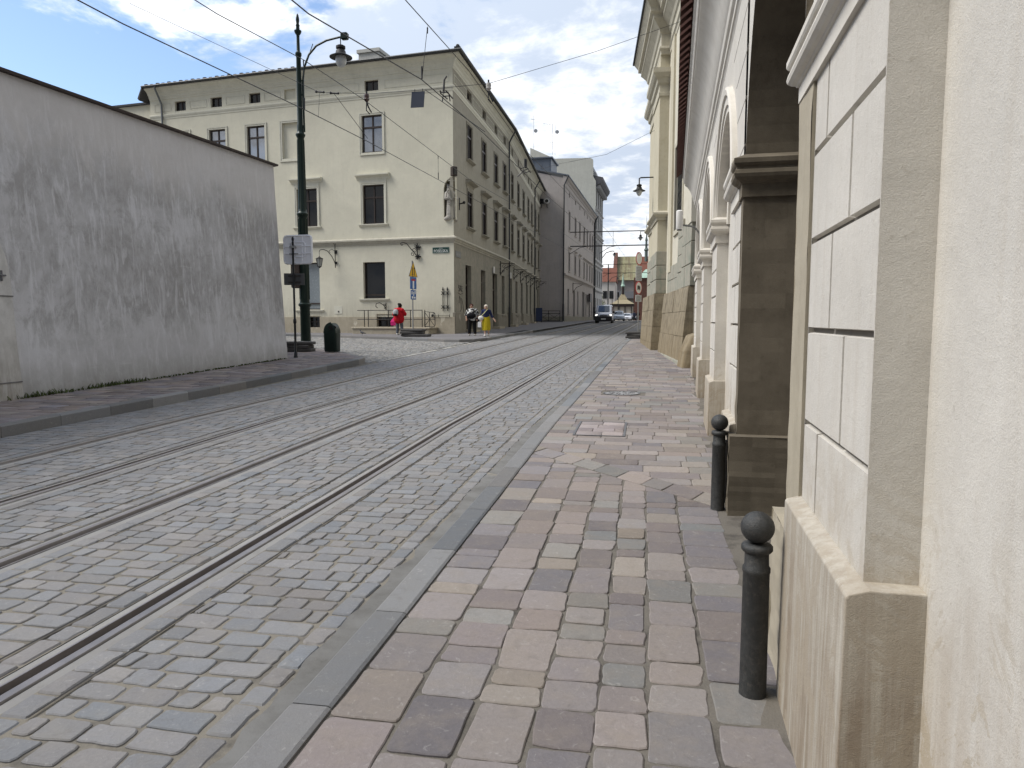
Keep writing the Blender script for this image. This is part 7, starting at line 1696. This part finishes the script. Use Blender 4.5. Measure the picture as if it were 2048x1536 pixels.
wire('messenger_wire', 'upper catenary wire over the grey wall track', 'wire', [(LX, 1, 5.6), (LX, 9.9, 6.07), (LX, 12.6, 6.36), (LX, 15.5, 6.5), (LX + .15, 24.7, 6.5), (LX + .7, 49, 7.55), (LX + 1.9, 90, 8.2)], .0075)
wire('span_wire', 'cross-street span wire from above the grey wall to the church, carrying both near insulators', 'wire', [(-12.3, 15.9, 9.2), (-7.28, 15.5, 6.72), (-6.2, 15.6, 6.66), (-4.9, 15.7, 6.7), (-3.45, 15.9, 6.82), (-1.2, 17.3, 7.85), (1.15, 19.4, 9.3)], .0055)
wire('span_wire', 'farther cross-street span wire between corner building and church pier', 'wire', [(-9.7, 57, 13.2), (-3.2, 27, 7.4), (-1.5, 28, 7.9), (.6, 30.2, 9.4)], .006)
def dropper(a, b, lb):
    r = thing('wire_dropper', lb, 'wire hanger', a, 0, 'droppers between catenary and contact wires'); q = MB(); a, b = Vector(a), Vector(b); q.tube([a, b], .005, 5); q.cap(a + Vector((0, 0, -.02)), a + Vector((0, 0, -.1)), .012, .009, 6); q.cap(b + Vector((0, 0, .2)), b + Vector((0, 0, .02)), .014, .012, 6); q.build('hanger', m_wire, r)
dropper((LX, 12.6, 6.36), (LX, 12.6, 5.47), 'dropper left of the green street lamp, between the grey wall track wires'); dropper((NX, 11.3, 6.24), (NX - .1, 11.3, 5.43), 'dropper over the right-hand track, nearest the camera'); dropper((LX + .1, 21, 6.5), (LX + .1, 21, 5.79), 'dropper left of the statue niche, between the grey wall track wires')
def insul(c, lb, m):
    r = thing('insulator', lb, 'insulator', c, 0, 'insulators on the near span wire'); q = MB(); q.lathe([(.02, .06), (.05, .05), (.06, .0), (.05, -.04), (.065, -.06), (.04, -.1), (.02, -.12)], c, 12); q.build('bell', m, r, smooth=True); q = MB(); x, y, z = c; q.tube([(x, y, z + .06), (x, y, z + .12)], .02, 6); q.tube([(x, y, z - .1), (x + .03, y + .02, z - .22), (x + .09, y + .05, z - .34)], .016, 6); q.tube([(x, y, z - .12), (x - .01, y, z - .3), (x + .06, y + .04, z - .38)], .012, 6); q.build('clamp', m_wire, r)
insul((-6.2, 15.6, 6.6), 'dark insulator on the span wire, left of the square plate', m_ins); insul((-3.45, 15.85, 6.76), 'pale insulator on the span wire below the roof edge of the corner building', m_insw)
for (x, y, z), lb in (((LX - 1.06, 15.5, 6.72), 'left turnbuckle on the span wire near the street lamp'), ((LX - .72, 15.52, 6.68), 'turnbuckle between street lamp and dark insulator on the span wire')):
    r = thing('turnbuckle', lb, 'wire clamp', (x, y, z)); q = MB(); q.cap((x - .08, y, z + .02), (x + .08, y, z), .018, .018, 6); q.ball((x - .08, y, z + .02), .03, 8, 6); q.ball((x + .1, y, z), .026, 8, 6); q.build('body', m_wire, r)
wire('pull_off_wire', 'slanting stay from the span wire down to the grey wall track contact wire', 'wire', [(LX - .72, 15.52, 6.68), (LX + .03, 15.6, 5.68)], .006); wire('pull_off_wire', 'slanting stay from beside the square plate down towards the right-hand track', 'wire', [(-4.86, 15.7, 6.7), (-4.1, 15.6, 6.15), (NX + .04, 15.3, 5.62)], .007); wire('pull_off_wire', 'thin stay from the first turnbuckle down behind the street lamp arm', 'wire', [(LX - 1.06, 15.5, 6.7), (LX - 1.15, 15.6, 6.2)], .004)
pn = thing('hanging_plate', 'square dark grey plate hanging from the span wire before the cream facade', 'plate', (-5.02, 15.7, 6.5)); q = MB(); q.hexa([(-5.20, 15.69, 6.33), (-4.90, 15.69, 6.33), (-4.90, 15.71, 6.33), (-5.20, 15.71, 6.33), (-5.17, 15.69, 6.67), (-4.87, 15.69, 6.67), (-4.87, 15.71, 6.67), (-5.17, 15.71, 6.67)]); q.build('plate', simple('slate_blue_plate', (.045, .055, .08), .6), pn); q = MB(); [q.tube([(x, 15.7, 6.66), (x, 15.7, 6.73)], .008, 5) for x in (-5.1, -4.92)]; q.build('clip', m_wire, pn)
# section insulator on near contact wire
si = thing('section_insulator', 'dark section insulator frame on the right-hand contact wire, before the corner building edge', 'insulator', (NX - .02, 12.2, 5.48)); q = MB()
x, y, z = NX - .03, 12.3, 5.5; q.tube([(x, y - .2, z), (x - .05, y, z + .02), (x, y + .25, z)], .012, 5); q.tube([(x + .1, y - .2, z), (x + .1, y + .25, z)], .012, 5); q.tube([(x - .02, y - .1, z), (x + .12, y - .1, z)], .01, 5); q.tube([(x - .01, y + .1, z), (x + .11, y + .1, z)], .01, 5); q.tube([(x + .02, y - .05, z), (x + .03, y - .05, z + .22), (x + .06, y, z + .3)], .014, 5); q.tube([(x, y, z), (x - .02, y, z - .12)], .01, 5); q.tube([(x + .1, y, z), (x + .12, y, z - .12)], .01, 5); q.cap((x + .02, y - .05, z + .05), (x + .03, y - .05, z + .2), .02, .014, 6); q.build('frame', m_wire, si)
s2_ = thing('section_insulator', 'dark section insulator frame on the right-hand contact wire beyond the first, before the street facade', 'insulator', (NX + .15, 19.6, 5.66)); q = MB(); x, y, z = NX + .12, 19.7, 5.68
q.tube([(x, y - .5, z), (x - .04, y, z + .02), (x, y + .5, z)], .014, 5); q.tube([(x + .14, y - .4, z + .05), (x + .14, y + .5, z + .05)], .014, 5); [q.tube([(x - .02, y + e, z), (x + .16, y + e, z + .06)], .012, 5) for e in (-.3, 0, .3)]; q.bbox((x + .08, y, z + .2), .07, .12, .24, .015); q.tube([(x - .15, y, z - .15), (x + .04, y, z + .02)], .014, 5); q.build('frame', m_wire, s2_)
# cantilever tubes carrying wires further on
def cantilever(y, x0, x1, z1, z2, lb):
    r = thing('overhead_bracket', lb, 'overhead bracket', (x1, y, z1), 0, 'horizontal overhead brackets across the street'); q = MB(); q.tube([(x0, y, z1), (x1, y, z1)], .04, 6); q.build('lower_tube', m_wi, r); q = MB(); q.tube([(x0 + .0, y, z2), (x1, y, z2)], .035, 6); q.build('upper_tube', m_wi, r); q = MB()
    for x in (x0 + 2.9, x0 + .9): q.tube([(x, y, z2), (x, y, z1)], .012, 5); q.tube([(x + .2, y, z1 - .02), (x - .25, y, z1 - .1), (x - .9, y, z1 - .5)], .02, 5)
    q.build('steady_arm', m_wi, r)
cantilever(49, -5.0, .6, 6.6, 7.55, 'nearest pair of horizontal overhead tubes reaching from the church pier'); cantilever(92, -5.2, 2, 7.55, 8.65, 'farther pair of horizontal overhead tubes before the red roof')
# poles at the street end
pm_ = thing('signal_mast', 'black mast with side arm and small lantern at the street end, before the white house', 'pole', (-6.95, 142, 1.53)); q = MB(); q.tube([(-6.95, 142, 1.5), (-6.95, 142, 3.8), (-6.95, 142, 4.0), (-6.95, 142, 12.5)], [.2, .2, .12, .1], 8); q.tube([(-6.95, 142, 9), (-6.2, 142, 9.9), (-5.2, 142, 10.2)], .05, 6); q.build('mast', m_wi, pm_); q = MB(); lantern(q, (-5.1, 142, 9.6), .8); q.build('lantern', m_wi, pm_)
al = thing('arched_street_lamp', 'tall arched lamp reaching over the street from the tall pale house', 'street lamp', (-7.9, 132, 1.52)); q = MB(); q.tube([(-7.9, 132, 1.5), (-7.9, 132, 11.2), (-7.6, 132, 12.9), (-6.9, 132, 13.8), (-5.9, 132, 14.1), (-5.4, 132, 14.05)], .07, 8); q.build('arched_pole', m_wi, al, smooth=True); q = MB(); lantern(q, (-5.4, 132, 13.4), 1.0); q.build('hood', m_wi, al, smooth=True); q = MB(); q.lathe([(.19, .02), (.2, -.1), (.1, -.3), (0, -.36)], (-5.4, 132, 13.4), 12); q.build('globe', m_clear, al, smooth=True)
for x, z, lb in ((-6.3, 6.6, 'left traffic signal in front of the white house'), (-5.1, 6.7, 'right traffic signal at the corner of the white house')):
    r = thing('traffic_signal', lb, 'traffic light', (x, 146, 1.54), 0, 'traffic signals at the street end'); q = MB(); q.tube([(x, 146, 1.5), (x, 146, z)], .07, 6); q.build('post', m_wi, r); q = MB(); q.bbox((x, 145.9, z), .38, .3, 1.05, .04); q.build('signal_head', m_wi, r); q = MB(); [q.disc((x, 145.74, z + o), (0, -1, 0), .1, 12, .02) for o in (-.32, 0, .32)]; q.build('lens', m_glass, r)
# ================================================================ CAMERA, SKY, SUN
cam = bpy.data.cameras.new('camera'); cam.lens = 1420 / 2048 * 36; cam.sensor_width = 36; cam.sensor_fit = 'HORIZONTAL'; cam.clip_start = .05; cam.clip_end = 3000
co = bpy.data.objects.new('camera', cam); COL.objects.link(co); co.location = (0, 0, 1.6); co.rotation_euler = (R(90 - 5.1508), 0, R(10.4515)); scene.camera = co
SUN = Vector((-.92, -.24, 1.12)).normalized()
el = math.asin(SUN.z); az = math.atan2(SUN.x, SUN.y)
su = bpy.data.lights.new('sun', 'SUN'); su.energy = SUN_E; su.angle = R(32); su.color = (1, .96, .9)
so = bpy.data.objects.new('sun', su); COL.objects.link(so); so.rotation_euler = (-SUN).to_track_quat('-Z', 'Y').to_euler(); so.location = (-30, -20, 40)
w = bpy.data.worlds.new('World'); scene.world = w; w.use_nodes = True; t = w.node_tree; t.nodes.clear()
N = lambda ty, **k: (lambda x: ([setattr(x, a, v) for a, v in k.items()], x)[1])(t.nodes.new(ty)); L = t.links.new
out = N('ShaderNodeOutputWorld'); bg = N('ShaderNodeBackground'); L(bg.outputs[0], out.inputs[0])
sky = N('ShaderNodeTexSky'); sky.sky_type = 'NISHITA'; sky.sun_disc = False; sky.sun_elevation = el; sky.sun_rotation = az; sky.air_density = 1.0; sky.dust_density = .6; sky.ozone_density = 1.5
tc = N('ShaderNodeTexCoord'); sep = N('ShaderNodeSeparateXYZ'); L(tc.outputs['Generated'], sep.inputs[0])
def M(op, a, b=0.0, cl=False):
    x = N('ShaderNodeMath', operation=op, use_clamp=cl)
    for i, q in ((0, a), (1, b)):
        if isinstance(q, (int, float)): x.inputs[i].default_value = q
        else: L(q, x.inputs[i])
    return x.outputs[0]
zz = M('ADD', M('MAXIMUM', sep.outputs[2], 0.0), .16)
cmb = N('ShaderNodeCombineXYZ'); L(M('DIVIDE', sep.outputs[0], zz), cmb.inputs[0]); L(M('DIVIDE', sep.outputs[1], zz), cmb.inputs[1])
def noise(sc, det, rough, dist, off):
    mp = N('ShaderNodeMapping'); mp.inputs['Location'].default_value = off; mp.inputs['Scale'].default_value = (sc, sc, sc); L(cmb.outputs[0], mp.inputs[0])
    n = N('ShaderNodeTexNoise'); n.inputs['Scale'].default_value = 1; n.inputs['Detail'].default_value = det; n.inputs['Roughness'].default_value = rough; n.inputs['Distortion'].default_value = dist; L(mp.outputs[0], n.inputs['Vector']); return n.outputs[0]
n1 = noise(1.9, 10, .6, .25, (2.3, 5.1, 0)); n2 = noise(1.25, 8, .58, .3, (7.7, 1.2, 0)); n3 = noise(6, 8, .6, .2, (1, 8, 0))
def MR(v, a, b, c, d):
    x = N('ShaderNodeMapRange'); x.interpolation_type = 'SMOOTHSTEP'; L(v, x.inputs[0])
    for i, q in enumerate((a, b, c, d)): x.inputs[i + 1].default_value = q
    return x.outputs[0]
# cloud cover: thick to the right and low, broken to the upper left
azi = M('ADD', M('DIVIDE', sep.outputs[0], M('MAXIMUM', M('ABSOLUTE', sep.outputs[1]), .05)), M('MULTIPLY', M('SUBTRACT', n2, .5), .35))
bank = MR(azi, -.62, -.34, 0.0, 1.0)
front = MR(sep.outputs[1], -.15, .12, 0.0, 1.0)
low = MR(sep.outputs[2], .45, .18, 0.0, 1.0)
bank2 = M('ADD', M('MULTIPLY', bank, front), M('MULTIPLY', M('SUBTRACT', 1, front), .75))
cov = M('ADD', M('ADD', n1, M('MULTIPLY', M('SUBTRACT', n3, .5), .22)), M('ADD', M('MULTIPLY', bank2, .25), M('MULTIPLY', low, .10)))
mask = MR(cov, .57, .70, 0.0, 1.0)
shade = MR(M('ADD', n2, M('MULTIPLY', M('SUBTRACT', n3, .5), .5)), .40, .60, 0.0, 1.0)
cl = N('ShaderNodeMixRGB'); L(shade, cl.inputs[0]); cl.inputs[1].default_value = (*[v * CLOUD_K for v in (.56, .64, .77)], 1); cl.inputs[2].default_value = (*[v * CLOUD_K for v in (1.1, 1.11, 1.12)], 1)
sk = N('ShaderNodeMixRGB', blend_type='MULTIPLY'); sk.inputs[0].default_value = 1; L(sky.outputs[0], sk.inputs[1]); sk.inputs[2].default_value = (SKY_K, SKY_K * 1.0, SKY_K * 1.02, 1)
dt = N('ShaderNodeVectorMath', operation='DOT_PRODUCT'); L(tc.outputs['Generated'], dt.inputs[0]); dt.inputs[1].default_value = tuple(SUN)
glow = M('MULTIPLY', MR(dt.outputs['Value'], -.7, .95, .8, 1.3), MR(sep.outputs[1], -.7, .25, .36, 1.05))
clb = N('ShaderNodeMixRGB', blend_type='MULTIPLY'); clb.inputs[0].default_value = 1; L(cl.outputs[0], clb.inputs[1]); L(glow, clb.inputs[2]); cl = clb
mx = N('ShaderNodeMixRGB'); L(mask, mx.inputs[0]); L(sk.outputs[0], mx.inputs[1]); L(cl.outputs[0], mx.inputs[2])
L(mx.outputs[0], bg.inputs[0]); bg.inputs[1].default_value = 1.0
scene.view_settings.view_transform = 'Standard'; scene.view_settings.look = 'None'; scene.view_settings.gamma = 1; scene.view_settings.use_curve_mapping = False; scene.view_settings.exposure = EXPO
scene.render.engine = 'CYCLES'; scene.cycles.max_bounces = 6; scene.cycles.diffuse_bounces = 4; scene.cycles.use_denoising = True
